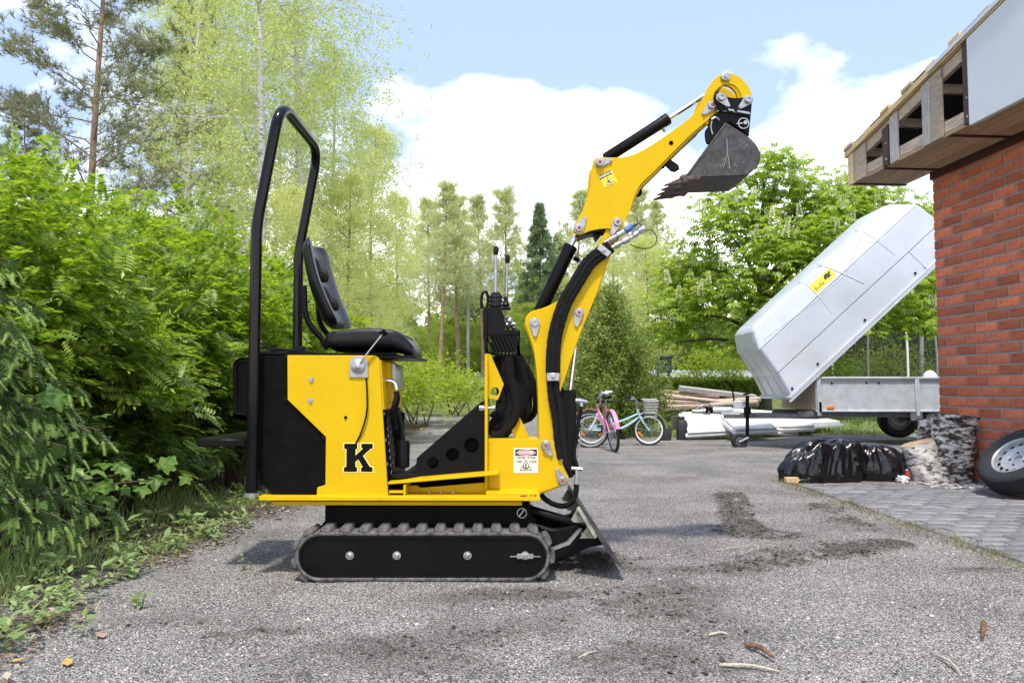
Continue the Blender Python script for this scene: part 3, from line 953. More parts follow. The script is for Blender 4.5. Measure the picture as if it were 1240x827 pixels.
# ---- roll bar, one bent tube
zt = W(345, 127, 3.72).z
xb_ = W(306.5, 500, 3.70).x
zb0 = W(306, 598, 3.70).z
zk = W(306, 272, 3.70).z
xt = W(341, 132, 3.72).x
yn, yf = 3.70, 4.44
pts = [(xb_, yn, zb0), (xb_, yn, zk - .10)]
def bez(a, c, d, n=5):
    a, c, d = Vector(a), Vector(c), Vector(d)
    return [a * (1 - t) ** 2 + c * 2 * t * (1 - t) + d * t * t for t in [i / n for i in range(n + 1)]]
kink = Vector((xb_, yn, zk)); top = Vector((xt, yn, zt))
dirv = (top - kink).normalized()
path = [Vector((xb_, yn, zb0))]
path += bez(kink - Vector((0, 0, .07)), kink, kink + dirv * .07)
path += bez(top - dirv * .13, top, top + Vector((0, .15, 0)), 9)
topf = Vector((xt, yf, zt)); kinkf = Vector((xb_, yf, zk))
path += bez(topf - Vector((0, .15, 0)), topf, topf - dirv * .13, 9)
path += bez(kinkf + dirv * .07, kinkf, kinkf - Vector((0, 0, .07)))
path += [Vector((xb_, yf, W(360, 428, yf).z - .03))]
b = MB(); b.tube(path, .0265, 18)
rb = P(b, 'roll_bar', M['tube_black'], sharp=60)
b = MB(); b.lathe([(.032, 0), (.032, .018), (0, .018)], (xb_, yn, zb0 - .012), (0, 0, 1), 8)
P(b, 'end_nut', M['zinc'], rb)
b = MB(); c = path[-1]
b.box((c.x, c.y, c.z + .035), (.11, .07, .03)); b.box((c.x + .02, c.y, c.z + .055), (.06, .075, .02))
P(b, 'clamp', M['black'], rb, bevel=.004)
# cables lying on the rear top
b = MB()
b.tube(smooth_path([W(305, 414, 4.0), W(318, 417, 3.98), W(332, 425, 3.95), W(346, 427, 3.95)]), .007, 8)
b.tube(smooth_path([W(303, 420, 4.1), W(322, 421, 4.05), W(345, 424, 4.0), W(372, 426, 4.0)]), .006, 8)
b.tube(smooth_path([W(306, 426, 3.9), W(330, 428, 3.9), W(350, 427, 3.92)]), .009, 8)
P(b, 'control_cables', M['hose'])

# ---- seat
def grid_surf(fn, nu, nv, closed_u=False):
    b = MB(); vs = []
    for j in range(nv + 1):
        for i in range(nu + (0 if closed_u else 1)):
            vs.append(fn(i / nu, j / nv))
    w = nu if closed_u else nu + 1
    fs = []
    for j in range(nv):
        for i in range(nu):
            i2 = (i + 1) % w
            fs.append((j * w + i, j * w + i2, (j + 1) * w + i2, (j + 1) * w + i))
    if closed_u:
        fs.append(tuple(range(w - 1, -1, -1))); fs.append(tuple(nv * w + i for i in range(w)))
    return b.add(vs, fs)
bx0, bz0 = xz(407, 397, YC); bx1, bz1 = xz(376, 297, YC)
def seat_back(u, v):
    # u round the section, v up
    a = 2 * math.pi * u
    hw = 0.235 * (1 - 0.22 * max(0, v - .45) ** 1.3) * (1 - 0.12 * (1 - v) ** 3)
    th = 0.038 * (1 - .30 * v)
    if v < .06: hw *= .80 + 3.3 * v; th *= .55 + 7.5 * v
    if v > .93: hw *= 1 - (v - .93) * 3.0; th *= 1 - (v - .93) * 7
    ca, sa = math.cos(a), math.sin(a)
    e = 0.55
    y = math.copysign(abs(sa) ** e, sa) * hw
    x = math.copysign(abs(ca) ** e, ca) * th
    if x > 0:
        x += -0.016 * math.cos(min(1, abs(y) / hw * 1.35) * math.pi / 2) + 0.03 * (abs(y) / hw) ** 2
    else:
        x += 0.035 * (abs(y) / hw) ** 2
    bx = bx0 + (bx1 - bx0) * v - 0.02 * math.sin(v * math.pi)
    return (bx + x, YC + y, bz0 + (bz1 - bz0) * v + x * .28)
seat = grid_surf(seat_back, 40, 22, True)
sb = P(seat, 'backrest', M['vinyl'], sharp=70)
def on_back(v, yy, dx):
    bx = bx0 + (bx1 - bx0) * v - 0.02 * math.sin(v * math.pi)
    x = 0.038 * (1 - .30 * v) - .010 + dx
    return Vector((bx + x, YC + yy, bz0 + (bz1 - bz0) * v + x * .28))
for (v0, v1) in ((.20, .48), (.55, .82)):
    for yy in (-.082, -.041, 0, .041, .082):
        b = MB(); pth = [on_back(v0 + (v1 - v0) * k / 6, yy, -.006 + .014 * math.sin(math.pi * k / 6)) for k in range(7)]
        b.tube(pth, [.008, .018, .021, .021, .021, .018, .008], 10, squash=1.0)
        P(b, 'back_pad', M['vinyl'], sb, sharp=80)
b = MB()
pp_ = [on_back(v, s * .19, .004) for s in (-1,) for v in (.08, .25, .45, .65, .85)]
b.tube(smooth_path(pp_), .004, 6)
P(b, 'piping', mat('vinyl_piping', (.10, .10, .10), .3), sb)
for yy in (-.14, .14):
    b = MB()
    p0 = W(381, 388, YC); p1 = W(404, 424, YC)
    b.tube(smooth_path([Vector((p0.x - .02, YC + yy, p0.z + .16)), Vector((p0.x - .005, YC + yy, p0.z)), Vector((p1.x - .03, YC + yy, p1.z + .05)), Vector((p1.x, YC + yy, p1.z))]), .014, 8)
    P(b, 'back_bracket', M['black'])
cx0, cz0 = xz(404, 416, YC); cx1, cz1 = xz(506, 414, YC)
def seat_pan(u, v):
    a = 2 * math.pi * u
    hw = 0.215 * (1 if .1 < v < .8 else 1 - .16 * (abs(v - .45) - .35) / .55 * 1.8)
    th = 0.046 + 0.012 * math.sin(v * math.pi)
    if v < .08: th *= .6 + 5 * v; hw *= .88 + 1.5 * v
    if v > .9: th *= 1 - (v - .9) * 4.5
    ca, sa = math.cos(a), math.sin(a)
    y = math.copysign(abs(sa) ** .55, sa) * hw
    z = math.copysign(abs(ca) ** .55, ca) * th
    if z > 0: z += -.016 + .034 * (abs(y) / hw) ** 2.2
    drop = -.055 * max(0, (v - .72) / .28) ** 2 + .010 * math.sin(v * math.pi)
    return (cx0 + (cx1 - cx0) * v, YC + y, cz0 + z + drop)
st = P(grid_surf(seat_pan, 36, 20, True), 'seat_cushion', M['vinyl'], sharp=70)
b = MB()
for s in (-1, 1):
    b.tube([(cx0 + (cx1 - cx0) * v, YC + s * .135, cz0 + .047 - .055 * max(0, (v - .72) / .28) ** 2 + .012 * math.sin(v * math.pi)) for v in [.08 + .82 * i / 12 for i in range(13)]], .0045, 6)
P(b, 'seam', M['vinyl'], st)
b = MB()
b.ppx([(362, 426), (503, 430.5), (503, 434), (362, 431)], YN + .05, YF - .05)
P(b, 'seat_plate', M['black'], bevel=.002)

# ---- throttle lever on the side panel
YT = YN - .004
c = W(434, 444, YT)
b = MB()
b.ppx([(422.5, 457), (423.5, 437), (427, 432.5), (433, 430.5), (440, 432), (445, 437), (446, 457)], YT - .004, YT)
tl = P(b, 'throttle_plate', M['zinc'], bevel=.001)
b = MB()
for r0, h in ((.034, .006), (.027, .010), (.014, .016)):
    b.lathe([(r0, 0), (r0, h), (r0 - .004, h + .003), (0, h + .003)], (c.x, YT - .004, c.z), (0, -1, 0), 24)
P(b, 'throttle_disc', M['zinc'], tl)
b = MB(); a_, d_ = W(437, 439, YT), W(464, 403, YT - .03)
b.beam((a_.x, YT - .02, a_.z), (d_.x, YT - .02, d_.z), .006, .012, (0, 1, 0))
P(b, 'throttle_lever', M['zinc'], tl, bevel=.001)
b = MB(); b.beam((d_.x - .006, YT - .02, d_.z - .01), (d_.x + .008, YT - .02, d_.z + .012), .024, .024, (0, 1, 0)); b.beam((d_.x - .02, YT - .02, d_.z + .004), (d_.x + .02, YT - .02, d_.z - .004), .012, .014, (0, 1, 0))
P(b, 'throttle_knob', M['black_matt'], tl, bevel=.003)
b = MB()
b.tube(smooth_path([W(443.5, 458, YT), W(444.5, 475, YT - .012), W(444, 500, YT - .01), W(438, 522, YT - .006), W(431, 537, YT + .004)]), .0042, 8)
P(b, 'throttle_cable', M['hose'], tl)

# ---- letter K, black with a pale outline
K_ = [(0, 1), (.46, 1), (.46, .83), (.40, .80), (.40, .58), (.66, .83), (.60, .86), (.60, 1), (1, 1), (1, .84), (.90, .80), (.66, .57), (.90, .18),
      (1, .15), (1, 0), (.60, 0), (.60, .14), (.66, .17), (.50, .44), (.40, .36), (.40, .18), (.46, .15), (.46, 0), (0, 0), (0, .16), (.08, .18), (.08, .81), (0, .83)]
ka, kb = W(416.5, 571, YN), W(451.5, 537, YN)
def kpts(gx=0.0):
    cx, cz = (ka.x + kb.x) / 2, (ka.z + kb.z) / 2
    out = []
    n = len(K_)
    P2 = [(ka.x + (kb.x - ka.x) * x, ka.z + (kb.z - ka.z) * z) for x, z in K_]
    if gx == 0: return P2
    for i in range(n):      # grow outwards
        a, p, q = Vector(P2[i - 1]), Vector(P2[i]), Vector(P2[(i + 1) % n])
        d1 = (p - a).normalized(); d2 = (q - p).normalized()
        n1 = Vector((-d1.y, d1.x)); n2 = Vector((-d2.y, d2.x))
        nn = (n1 + n2); nn = nn / max(.5, nn.length_squared / 2)
        out.append(tuple(p + nn * gx))
    return out
b = MB(); b.prism(kpts(.0045), YN - .0012, YN + .002)
kk = P(b, 'letter_outline', mat('decal_pale_yellow', (.86, .72, .25), .45), smooth=False)
b = MB(); b.prism(kpts(), YN - .0022, YN + .002)
P(b, 'letter_k', mat('decal_gloss_black', (.005, .005, .005), .3, spec=.12), kk, smooth=False)

# ---- engine parts seen in front of the body
b = MB()
c = W(469, 446, 3.95)
b.box((W(469, 463, 3.95).x, 3.97, W(469, 463, 3.95).z), (.06, .20, .20))
en = P(b, 'engine_cover', M['yellow'], bevel=.006)
b = MB(); b.ppx([(474, 440), (479, 441), (481, 470), (475, 470)], 3.90, 4.15)
P(b, 'exhaust_shield', M['zinc'], bevel=.002)
b = MB()
b.tube(smooth_path([W(463, 461, 3.84), W(472, 461, 3.84), W(478, 464, 3.84), W(480, 472, 3.84)]), .011, 10)
P(b, 'elbow_fitting', M['chrome'])
b = MB()
b.tube(smooth_path([W(480, 474, 3.84), W(481, 484, 3.84), W(477, 500, 3.86), W(478, 520, 3.9)]), [.014] * 18 + [.014], 10)
b.tube(smooth_path([W(480, 478, 3.82), W(477, 490, 3.80), W(474, 500, 3.82)]), .010, 8)
P(b, 'engine_hose', M['hose'])
# expanded-metal guard
b = MB()
g0, g1 = W(462, 495, 3.80), W(487, 574, 3.80)
yg0, yg1 = 3.80, 4.28
xg = g0.x
for i in range(11):
    t = i / 10
    for s in (1, -1):
        ya = yg0 + (yg1 - yg0) * t
        for q in range(9):
            za = g1.z + (g0.z - g1.z) * q / 9; zb_ = g1.z + (g0.z - g1.z) * (q + 1) / 9
            yb_ = ya + s * .024
            if yg0 <= min(ya, yb_) and max(ya, yb_) <= yg1:
                b.beam((xg + .02 + .03 * (1 - q / 9), ya, za), (xg + .02 + .03 * (1 - (q + 1) / 9), yb_, zb_), .006, .004, (1, 0, 0))
b.ppx([(461, 494), (466, 494), (472, 575), (467, 575)], 3.795, 3.80)
b.ppx([(466, 494), (484, 496), (490, 500), (488, 575), (470, 575)], 4.1, 4.11)
P(b, 'mesh_guard', M['black'], smooth=False)
b = MB()
b.ppx([(465, 500), (482, 498), (486, 520), (487, 574), (470, 578)], 3.98, 4.1)
P(b, 'engine_block', M['black_matt'], bevel=.008)
c = W(487.5, 548, 3.88)
b = MB(); b.lathe([(.02, -.075), (.034, -.068), (.036, .045), (.030, .06), (.012, .065), (.012, .085), (0, .085)], (c.x, 3.88, c.z), (0, 0, 1), 18)
P(b, 'oil_filter', M['black'])
b = MB()
b.tube(smooth_path([W(468, 574, 3.86), W(480, 570, 3.84), W(492, 574, 3.86), W(505, 566, 3.9)]), .017, 10)
b.tube(smooth_path([W(470, 578, 3.84), W(486, 577, 3.82), W(504, 576, 3.88)]), .015, 10)
P(b, 'floor_hose', M['hose'])
for px, py in ((464, 501), (466, 533), (468, 562)):
    c = W(px, py, 3.79); b = MB(); b.lathe([(.010, 0), (.010, .008), (0, .008)], (c.x, 3.795, c.z), (0, -1, 0), 6)
    P(b, 'bolt', M['zinc'])

# ---- foot deck: sloping treads, pocket, bolts
b = MB()
t0, t1 = W(470, 585, YN + .01), W(604, 573.5, YN + .01)
b.beam((t0.x, YN + .155, t0.z), (t1.x, YN + .155, t1.z), .30, .011)
P(b, 'foot_tread', M['yellow'], bevel=.002)
b = MB()
b.ppx([(491, 588), (505, 587.5), (509, 590.5), (588, 584), (588, 601), (491, 601)], YN + .13, YN + .137)
b.ppx([(488.5, 587), (491, 587), (491, 602), (488.5, 602)], YN + .005, YN + .20)
b.ppx([(471, 594), (489, 594), (489, 597), (471, 597)], YN + .01, YN + .06)
dk = P(b, 'deck_pocket', M['yellow'], bevel=.0015)
for px in (492, 506, 520, 534, 549):
    c = W(px, 596, YN + .1); b = MB()
    b.lathe([(.012, -.004), (.012, .009), (.006, .009), (.006, .018), (0, .018)], (c.x, YN + .10, c.z - .012), (0, 0, 1), 6)
    b.box((c.x, YN + .10, c.z - .016), (.034, .034, .006))
    P(b, 'bolt', M['zinc'], dk)
b = MB(); b.ppx([(491, 601.3), (588, 601.3), (588, 603), (491, 603)], YN + .0, YN + .13)
P(b, 'pocket_floor', M['yellow'], dk, bevel=.001)
# black gusset with three holes
def holed(outer, holes, y0, y1):
    """plate with round holes: outline cut to each hole by a slit"""
    pts = [Vector(p) for p in outer]
    for (c, r) in holes:
        c = Vector(c); k = min(range(len(pts)), key=lambda i: (pts[i] - c).length)
        a0 = math.atan2(pts[k].y - c.y, pts[k].x - c.x)
        area = sum(pts[i - 1].x * pts[i].y - pts[i].x * pts[i - 1].y for i in range(len(pts)))
        sgn = -1 if area > 0 else 1
        ring = [c + Vector((math.cos(a0 + sgn * 2 * math.pi * i / 18), math.sin(a0 + sgn * 2 * math.pi * i / 18))) * r for i in range(19)]
        pts = pts[:k + 1] + ring + pts[k:]
    return MB().prism([tuple(p) for p in pts], y0, y1)
yg = YN + .14
hs = []
for px, py, r in ((571, 539, 9), (548, 550, 8), (524.5, 560, 7)):
    p = xz(px, py, yg); hs.append((p, r * yg / FPX))
b = holed([xz(476, 577, yg), xz(503, 567, yg), xz(505, 554, yg), xz(582, 487, yg), xz(588, 484, yg), xz(588, 574, yg), xz(500, 582, yg)], hs, yg, yg + .006)
gp = P(b, 'gusset_plate', M['black'], smooth=False, recalc=False)
b = MB(); b.ppx([(500, 580), (508, 556), (582, 490), (588, 490), (588, 580)], yg + .05, yg + .056)
b.ppx([(470, 574), (588, 574), (588, 602), (470, 602)], YN + .30, YN + .305)  # black sheet added so the gap below the tread reads as shade
P(b, 'shade_backing', M['black_matt'], gp)

# ---- tower
b = MB()
b.ppx([(587, 429), (590.5, 428), (590.5, 606), (587, 606)], YN + .115, YF - .10)
P(b, 'tower_plate', M['yellow'], bevel=.001)
yh = YB + .005
b = holed([xz(590.5, 429, yh), xz(594, 429, yh), xz(610, 465, yh), xz(603, 484, yh), xz(591, 482, yh)], [(xz(599, 474, yh), .022)], yh, yh + .008)
P(b, 'tower_gusset', M['yellow'], smooth=False, recalc=False)
b = MB()
b.ppx([(589, 531.5), (669, 532), (688.5, 577.5), (688, 584.5), (655, 596.5), (589, 596.5)], YB - .020, YB - .010)
twr = P(b, 'swing_post', M['yellow'], bevel=.002)
b = MB()
b.ppx([(589, 531.5), (652, 532), (652, 534), (589, 533.5)], YB - .012, YB + .23)
b.ppx([(589, 532), (669, 532), (688.5, 577.5), (688, 584.5), (655, 596.5), (589, 596.5)], YB + .22, YB + .23)
b.ppx([(655, 595), (688, 583), (688, 586), (655, 598)], YB - .012, YB + .23)
P(b, 'swing_post_back', M['yellow'], bevel=.001)
b = MB()
b.ppx([(588.5, 596), (653, 597.5), (654.5, 605), (588.5, 604)], YN - .028, YB)
P(b, 'post_flange', M['yellow'], bevel=.002)
b = MB(); b.ppx([(616, 516), (629.5, 505), (641, 530), (624, 530)], YB + .10, YB + .108)
P(b, 'strut_plate', M['yellow'], bevel=.001)
c = W(589, 494.5, YN + .12); b = MB(); b.lathe([(.014, -.035), (.014, -.012), (.008, -.012), (.008, .03), (.013, .03), (.013, .042), (0, .042)], (c.x, YN + .13, c.z), (1, 0, 0), 6)
P(b, 'bolt', M['zinc'])

# ---- boom and arm: pairs of plates with a web between
def smooth_outline(pts, n=4):
    """pts: (x, y, corner?)"""
    out = []
    m = len(pts)
    for i in range(m):
        p0, p1, p2, p3 = (Vector(pts[(i + k - 1) % m][:2]) for k in range(4))
        c1 = len(pts[i]) > 2; c2 = len(pts[(i + 1) % m]) > 2
        if c1: p0 = p1 * 2 - p2 if False else p1 + (p1 - p2)
        if c2: p3 = p2 + (p2 - p1)
        for k in range(n):
            t = k / n
            out.append(tuple(0.5 * (2 * p1 + (p2 - p0) * t + (2 * p0 - 5 * p1 + 4 * p2 - p3) * t * t + (3 * p1 - p0 - 3 * p2 + p3) * t ** 3)))
    return out
boom_px = smooth_outline([(653, 532, 1), (651, 470), (647, 428), (640, 402), (636, 391), (638, 382), (645, 376.5), (656, 373.5), (670, 367.5), (684, 358.5),
           (698, 343), (711, 324), (723, 300), (736, 275), (742, 265.5), (748, 262), (754, 265.5), (755, 272), (751, 283), (745, 297), (737, 313), (722, 357),
           (707, 393), (694, 428), (684, 459), (679, 473), (675, 492), (672, 512), (670, 532, 1)])
BOOM_T = .17
b = MB(); b.ppx(boom_px, YB, YB + .012)
boom = P(b, 'boom', M['yellow'], bevel=.002, sharp=25)
def px_plate(pxs, y0, y1, ref):
    """same true outline as seen at depth ref, placed from y0 to y1"""
    return MB().prism([xz(a, c, ref) for a, c in pxs], y0, y1)
b = px_plate(boom_px, YB + BOOM_T - .012, YB + BOOM_T, YB)
P(b, 'boom_far_plate', M['yellow'], boom, bevel=.001, sharp=25)
def strip(edge, y0, y1, ref, th):
    b = MB(); pts = [Vector((xz(a, c, ref)[0], 0, xz(a, c, ref)[1])) for a, c in edge]
    for p, q in zip(pts[:-1], pts[1:]):
        b.beam((p.x, (y0 + y1) / 2, p.z), (q.x, (y0 + y1) / 2, q.z), y1 - y0, th, (0, 0, 1))
    return b
b = strip([(751, 283), (737, 312), (722, 355), (707, 391), (694, 426), (683, 458)], YB + .012, YB + BOOM_T - .012, YB, .012)
P(b, 'boom_web', M['yellow'], boom)
arm_px = smooth_outline([(694, 277), (696.5, 283), (703, 284.5), (716, 279.5), (734, 277), (748, 279), (754, 277), (758, 266), (763, 256), (768, 240), (776, 223.5),
          (790, 210), (812, 188), (834, 166), (853, 149.5), (870, 134), (866, 128), (864, 119), (866, 111.5), (873, 105), (882, 102), (890, 104.5), (896, 112), (898.5, 122, 1),
          (911, 119.5, 1), (909.5, 111), (904, 101.5), (895, 93), (885, 89), (876, 89), (866, 95), (858, 105), (852.5, 115), (850, 123), (847, 130), (838, 140),
          (826, 150), (808, 163), (791, 174.5), (778, 182), (766, 187.5), (753, 190.5), (738, 191), (726, 190.5), (719.5, 193.5), (717, 200), (716, 212), (713.5, 232), (707, 252), (699, 267)])
YA = YB - .010
b = MB(); b.ppx(arm_px, YA, YA + .012)
arm = P(b, 'dipper_arm', M['yellow'], bevel=.002, sharp=25)
b = px_plate(arm_px, YA + .178, YA + .19, YA)
P(b, 'arm_far_plate', M['yellow'], arm, bevel=.001, sharp=25)
b = strip([(763, 254), (768, 240), (777, 224), (790, 211.5), (812, 189.5), (834, 167.5), (852, 151)], YA + .012, YA + .178, YA, .01)
P(b, 'arm_web', M['yellow'], arm)
b = MB(); b.ppx([(717, 280), (733, 277.5), (724, 290), (722, 291)], YB + .06, YB + .12)
b.ppx([(700, 284), (716, 279.5), (734, 276.5), (734, 279.5), (716, 282.5), (703, 286)], YB + .02, YB + .14)
P(b, 'arm_foot_web', M['black'], arm)
c = W(772, 233, YB + .05); b = MB(); b.lathe([(.016, -.03), (.02, 0), (.016, .03), (0, .03)], (c.x + .005, YB + .06, c.z), (0, 1, 0), 12)
P(b, 'rubber_stop', M['black_matt'], arm)
# bracket under the arm
b = MB(); b.ppx([(803, 197), (809, 189), (812, 186), (814.5, 188), (812, 193), (822, 200), (823, 205), (818, 208), (813, 207), (806, 200), (801, 203)], YB + .02, YB + .04)
b.ppx([(801, 200), (806, 197), (806, 202), (802, 203)], YB + .015, YB + .05)
P(b, 'hose_bracket', M['black'], arm, bevel=.002)
# inner curved rib of the hook end
b = MB(); b.ppx(smooth_outline([(876, 103), (884, 105), (891, 112), (894, 120), (899, 118), (898, 108), (892, 100), (884, 96.5), (877, 98)]), YB + .05, YB + .07)
P(b, 'hook_rib', M['yellow'], arm, sharp=25)
c = W(812.6, 173.4, YA); b = MB(); b.lathe([(.011, 0), (.011, .002), (.0055, .0025), (.005, -.001), (0, -.001)], (c.x, YA, c.z), (0, -1, 0), 14)
P(b, 'grease_hole', M['black_matt'], arm)

# ---- pins with their keeper tabs
def pin(px, py, tx, ty, Y, parent, r=.026, cap=True, long=.2):
    c, t = W(px, py, Y), W(tx, ty, Y)
    d = Vector((t.x - c.x, 0, t.z - c.z)); l = d.length; d.normalize(); s = Vector((-d.z, 0, d.x))
    b = MB(); r2 = .010
    out = []
    for k in range(11):
        a = math.pi / 2 + math.pi * k / 10
        q = c + d * math.cos(a) * r + s * math.sin(a) * r; out.append((q.x, q.z))
    for k in range(7):
        a = -math.pi / 2 + math.pi * k / 6
        q = t + d * math.cos(a) * r2 + s * math.sin(a) * r2; out.append((q.x, q.z))
    b.prism(out, Y - .008, Y - .001)
    tab = P(b, 'pin_tab', M['zinc'], parent, bevel=.0012)
    b = MB(); b.lathe([(.019, .008), (.019, .020), (.016, .023), (.009, .023), (.008, .018), (0, .018)], (c.x, Y, c.z), (0, -1, 0), 18)
    b.lathe([(.006, .008), (.006, .013), (0, .013)], (t.x, Y, t.z), (0, -1, 0), 6)
    b.lathe([(.014, -long), (.014, 0), (0, 0)], (c.x, Y, c.z), (0, -1, 0), 12)
    P(b, 'pivot_pin', M['zinc'], parent)
    if cap:
        b = MB(); b.lathe([(.0075, .016), (.0075, .021), (.004, .024), (0, .024)], (c.x, Y, c.z), (0, -1, 0), 10)
        P(b, 'grease_cap', M['red_plastic'], parent)
pin(647.5, 391.5, 648, 406, YB, boom, .027, cap=False)
pin(701, 379, 698, 394, YB, boom, .025)
pin(747.5, 270, 741, 283, YB - .012, boom, .025)
pin(701, 277, 708, 265, YA, arm, .026)
pin(726, 198, 739, 194.5, YA, arm, .024)
pin(861.5, 129, 852, 138, YA, arm, .026)
pin(661, 539, 667, 550.5, YB - .02, twr, .025)
pin(681, 581.5, 675, 569.5, YB - .02, twr, .024)
c = W(878, 94, YA); b = MB(); b.lathe([(.024, 0), (.024, .012), (.019, .015), (.010, .015), (.010, .024), (0, .024)], (c.x, YA, c.z), (0, -1, 0), 8)
b.lathe([(.016, -.19), (.016, 0), (0, 0)], (c.x, YA, c.z), (0, -1, 0), 12)
P(b, 'link_pin', M['zinc'], arm)

# ---- cylinders
YCY = YB + BOOM_T / 2
def cyl(name, a, bq, cpt, r, rr, port=None):
    A, B_, C_ = W(*a, YCY), W(*bq, YCY), W(*cpt, YCY)
    d = (B_ - A).normalized()
    b = MB()
    l = (B_ - A).length
    b.lathe([(r * .9, 0), (r, .006), (r, l - .03), (r * 1.06, l - .03), (r * 1.06, l), (r * .6, l), (0, l)], A, d, 22)
    o = P(b, name, M['black'], sharp=30)
    b = MB(); b.lathe([(rr, 0), (rr, (C_ - B_).length), (0, (C_ - B_).length)], B_ - d * .02, d, 16)
    b.lathe([(.024, -.05), (.024, .05), (0, .05)], C_, (0, 1, 0), 14)
    P(b, 'piston_rod', M['chrome'], o)
    if port:
        p, q = W(*port[0], YCY), W(*port[1], YCY)
        b = MB(); b.tube([p, p.lerp(q, .45)], [.012, .012], 8); P(b, 'port', M['black'], o)
        b = MB(); b.tube([p.lerp(q, .45), q], [.009, .006], 8); P(b, 'port_fitting', M['zinc'], o)
    return o
cyl('boom_cylinder', (650, 386), (691, 298), (701, 277), .034, .014, ((695, 312), (709, 321)))
cyl('bucket_cylinder', (733, 192.5), (809, 144), (878, 94), .029, .0125, ((800, 152), (805, 160)))
# swing cylinder / chrome rod behind the boom foot
b = MB(); b.tube([W(700, 392, YB + .06), W(690.5, 474, YB + .06)], .011, 12)
P(b, 'lift_rod', M['chrome'])

# ---- bucket link, quick hitch, bucket
YK = 3.865
b = MB(); b.ppx(smooth_outline([(864, 119), (870, 112.5), (881, 117.5), (892, 119), (903, 118, 1), (911, 121.5, 1), (909.5, 137.5, 1), (890, 134.5), (871, 133.5, 1)], 3), YK - .012, YK)
lk = P(b, 'bucket_link', M['black'], bevel=.0015)
b = px_plate([(864, 119), (870, 112.5), (881, 117.5), (903, 118), (911, 121.5), (909.5, 137.5), (871, 133.5)], 4.10, 4.112, YK)
P(b, 'link_far_plate', M['black'], lk)
pin(873, 119, 881.5, 128.5, YK - .012, lk, .026, cap=False)
pin(905.5, 122, 896, 130.5, YK - .012, lk, .025, cap=False)
b = MB()
b.ppx(smooth_outline([(871, 134, 1), (909.5, 138, 1), (907, 165, 1), (892, 154), (880, 148), (872, 160), (865, 171), (858, 174), (855, 168), (855, 157), (861, 150), (863, 141)], 3), YK + .01, YK + .035)
b.ppx([(870, 136), (908, 139), (907, 150), (880, 147), (868, 150)], 3.93, 4.08)
qh = P(b, 'quick_hitch', M['black'], bevel=.003)
b = MB()
b.ppx([(882, 131.8), (889, 133), (889, 135), (882, 133.8)], YK - .016, YK + .03); b.ppx([(893, 133.6), (908, 136), (908, 138.4), (893, 135.8)], YK - .016, YK + .03)
P(b, 'hitch_weld', M['zinc'], qh)
c = W(900, 150, YK); b = MB()
for k in range(24):
    t = 2 * math.pi * k / 24; t2 = 2 * math.pi * (k + 1) / 24
    b.beam((c.x + .026 * math.cos(t), YK - .004, c.z + .026 * math.sin(t)), (c.x + .026 * math.cos(t2), YK - .004, c.z + .026 * math.sin(t2)), .005, .005, (0, 1, 0))
b.lathe([(.010, -.01), (.010, .02), (0, .02)], (c.x + .006, YK, c.z), (0, -1, 0), 10)
b.beam((c.x - .035, YK - .006, c.z - .004), (c.x, YK - .006, c.z), .006, .01, (0, 1, 0))
P(b, 'hitch_ring', M['zinc'], qh)
b = MB(); pth = [W(a, q, YK) for a, q in ((862, 145), (865, 143), (868, 143), (871, 146))]
b.tube(smooth_path(pth), .0045, 6); b.tube(smooth_path([W(862, 147, YK), W(861, 155, YK), W(863, 163, YK)]), .0035, 6)
P(b, 'hitch_spring', M['zinc'], qh)
# the bucket itself
YK0, YK1 = 3.86, 4.19
def kx(p): return xz(p[0], p[1], YK0)
sidep = smooth_outline([(879.6, 148.5, 1), (905, 165, 1), (913, 172), (919, 181), (921, 190), (917.5, 201), (904, 212, 1), (870, 213.5, 1), (832, 214.8, 1), (834, 210, 1)], 3)
b = MB(); b.ppx(sidep, YK0, YK0 + .010)
bk = P(b, 'bucket', M['steel_dark'], bevel=.0015)
b = MB().prism([kx(p) for p in sidep], YK1 - .010, YK1)
P(b, 'bucket_side_plate', M['steel_dark'], bk, bevel=.001)
def shell(pts, y0, y1, th):
    b = MB(); q = [Vector((kx(p)[0], kx(p)[1])) for p in pts]
    n = len(q); inn = []
    for i in range(n):
        d = (q[min(i + 1, n - 1)] - q[max(i - 1, 0)]).normalized(); inn.append(q[i] + Vector((-d.y, d.x)) * th)
    vs = [(p.x, y0, p.y) for p in q] + [(p.x, y1, p.y) for p in q] + [(p.x, y0, p.y) for p in inn] + [(p.x, y1, p.y) for p in inn]
    fs = []
    for i in range(n - 1):
        fs += [(i, i + 1, n + i + 1, n + i), (2 * n + i + 1, 2 * n + i, 3 * n + i, 3 * n + i + 1), (i + 1, i, 2 * n + i, 2 * n + i + 1), (n + i, n + i + 1, 3 * n + i + 1, 3 * n + i)]
    fs += [(0, n, 3 * n, 2 * n), (n - 1, 3 * n - 1, 4 * n - 1, 2 * n - 1)]
    return b.add(vs, fs)
arc = [(x, y) for x, y in smooth_outline([(832, 215, 1), (870, 213.8), (904, 212.3, 1), (917.7, 201.3), (921.2, 190), (919.2, 181), (913.2, 172), (905.2, 165, 1), (880, 148, 1)], 3)][:-3]
b = shell(arc[:22], YK0 + .010, YK1 - .010, .008)
P(b, 'bucket_shell', M['steel_dark'], bk)
b = MB(); b.box((kx((838, 216))[0], (YK0 + YK1) / 2, kx((838, 216.6))[1]), (.075, YK1 - YK0 + .006, .014), Euler((0, .06, 0)))
P(b, 'cutting_edge', M['steel_rust'], bk, bevel=.003)
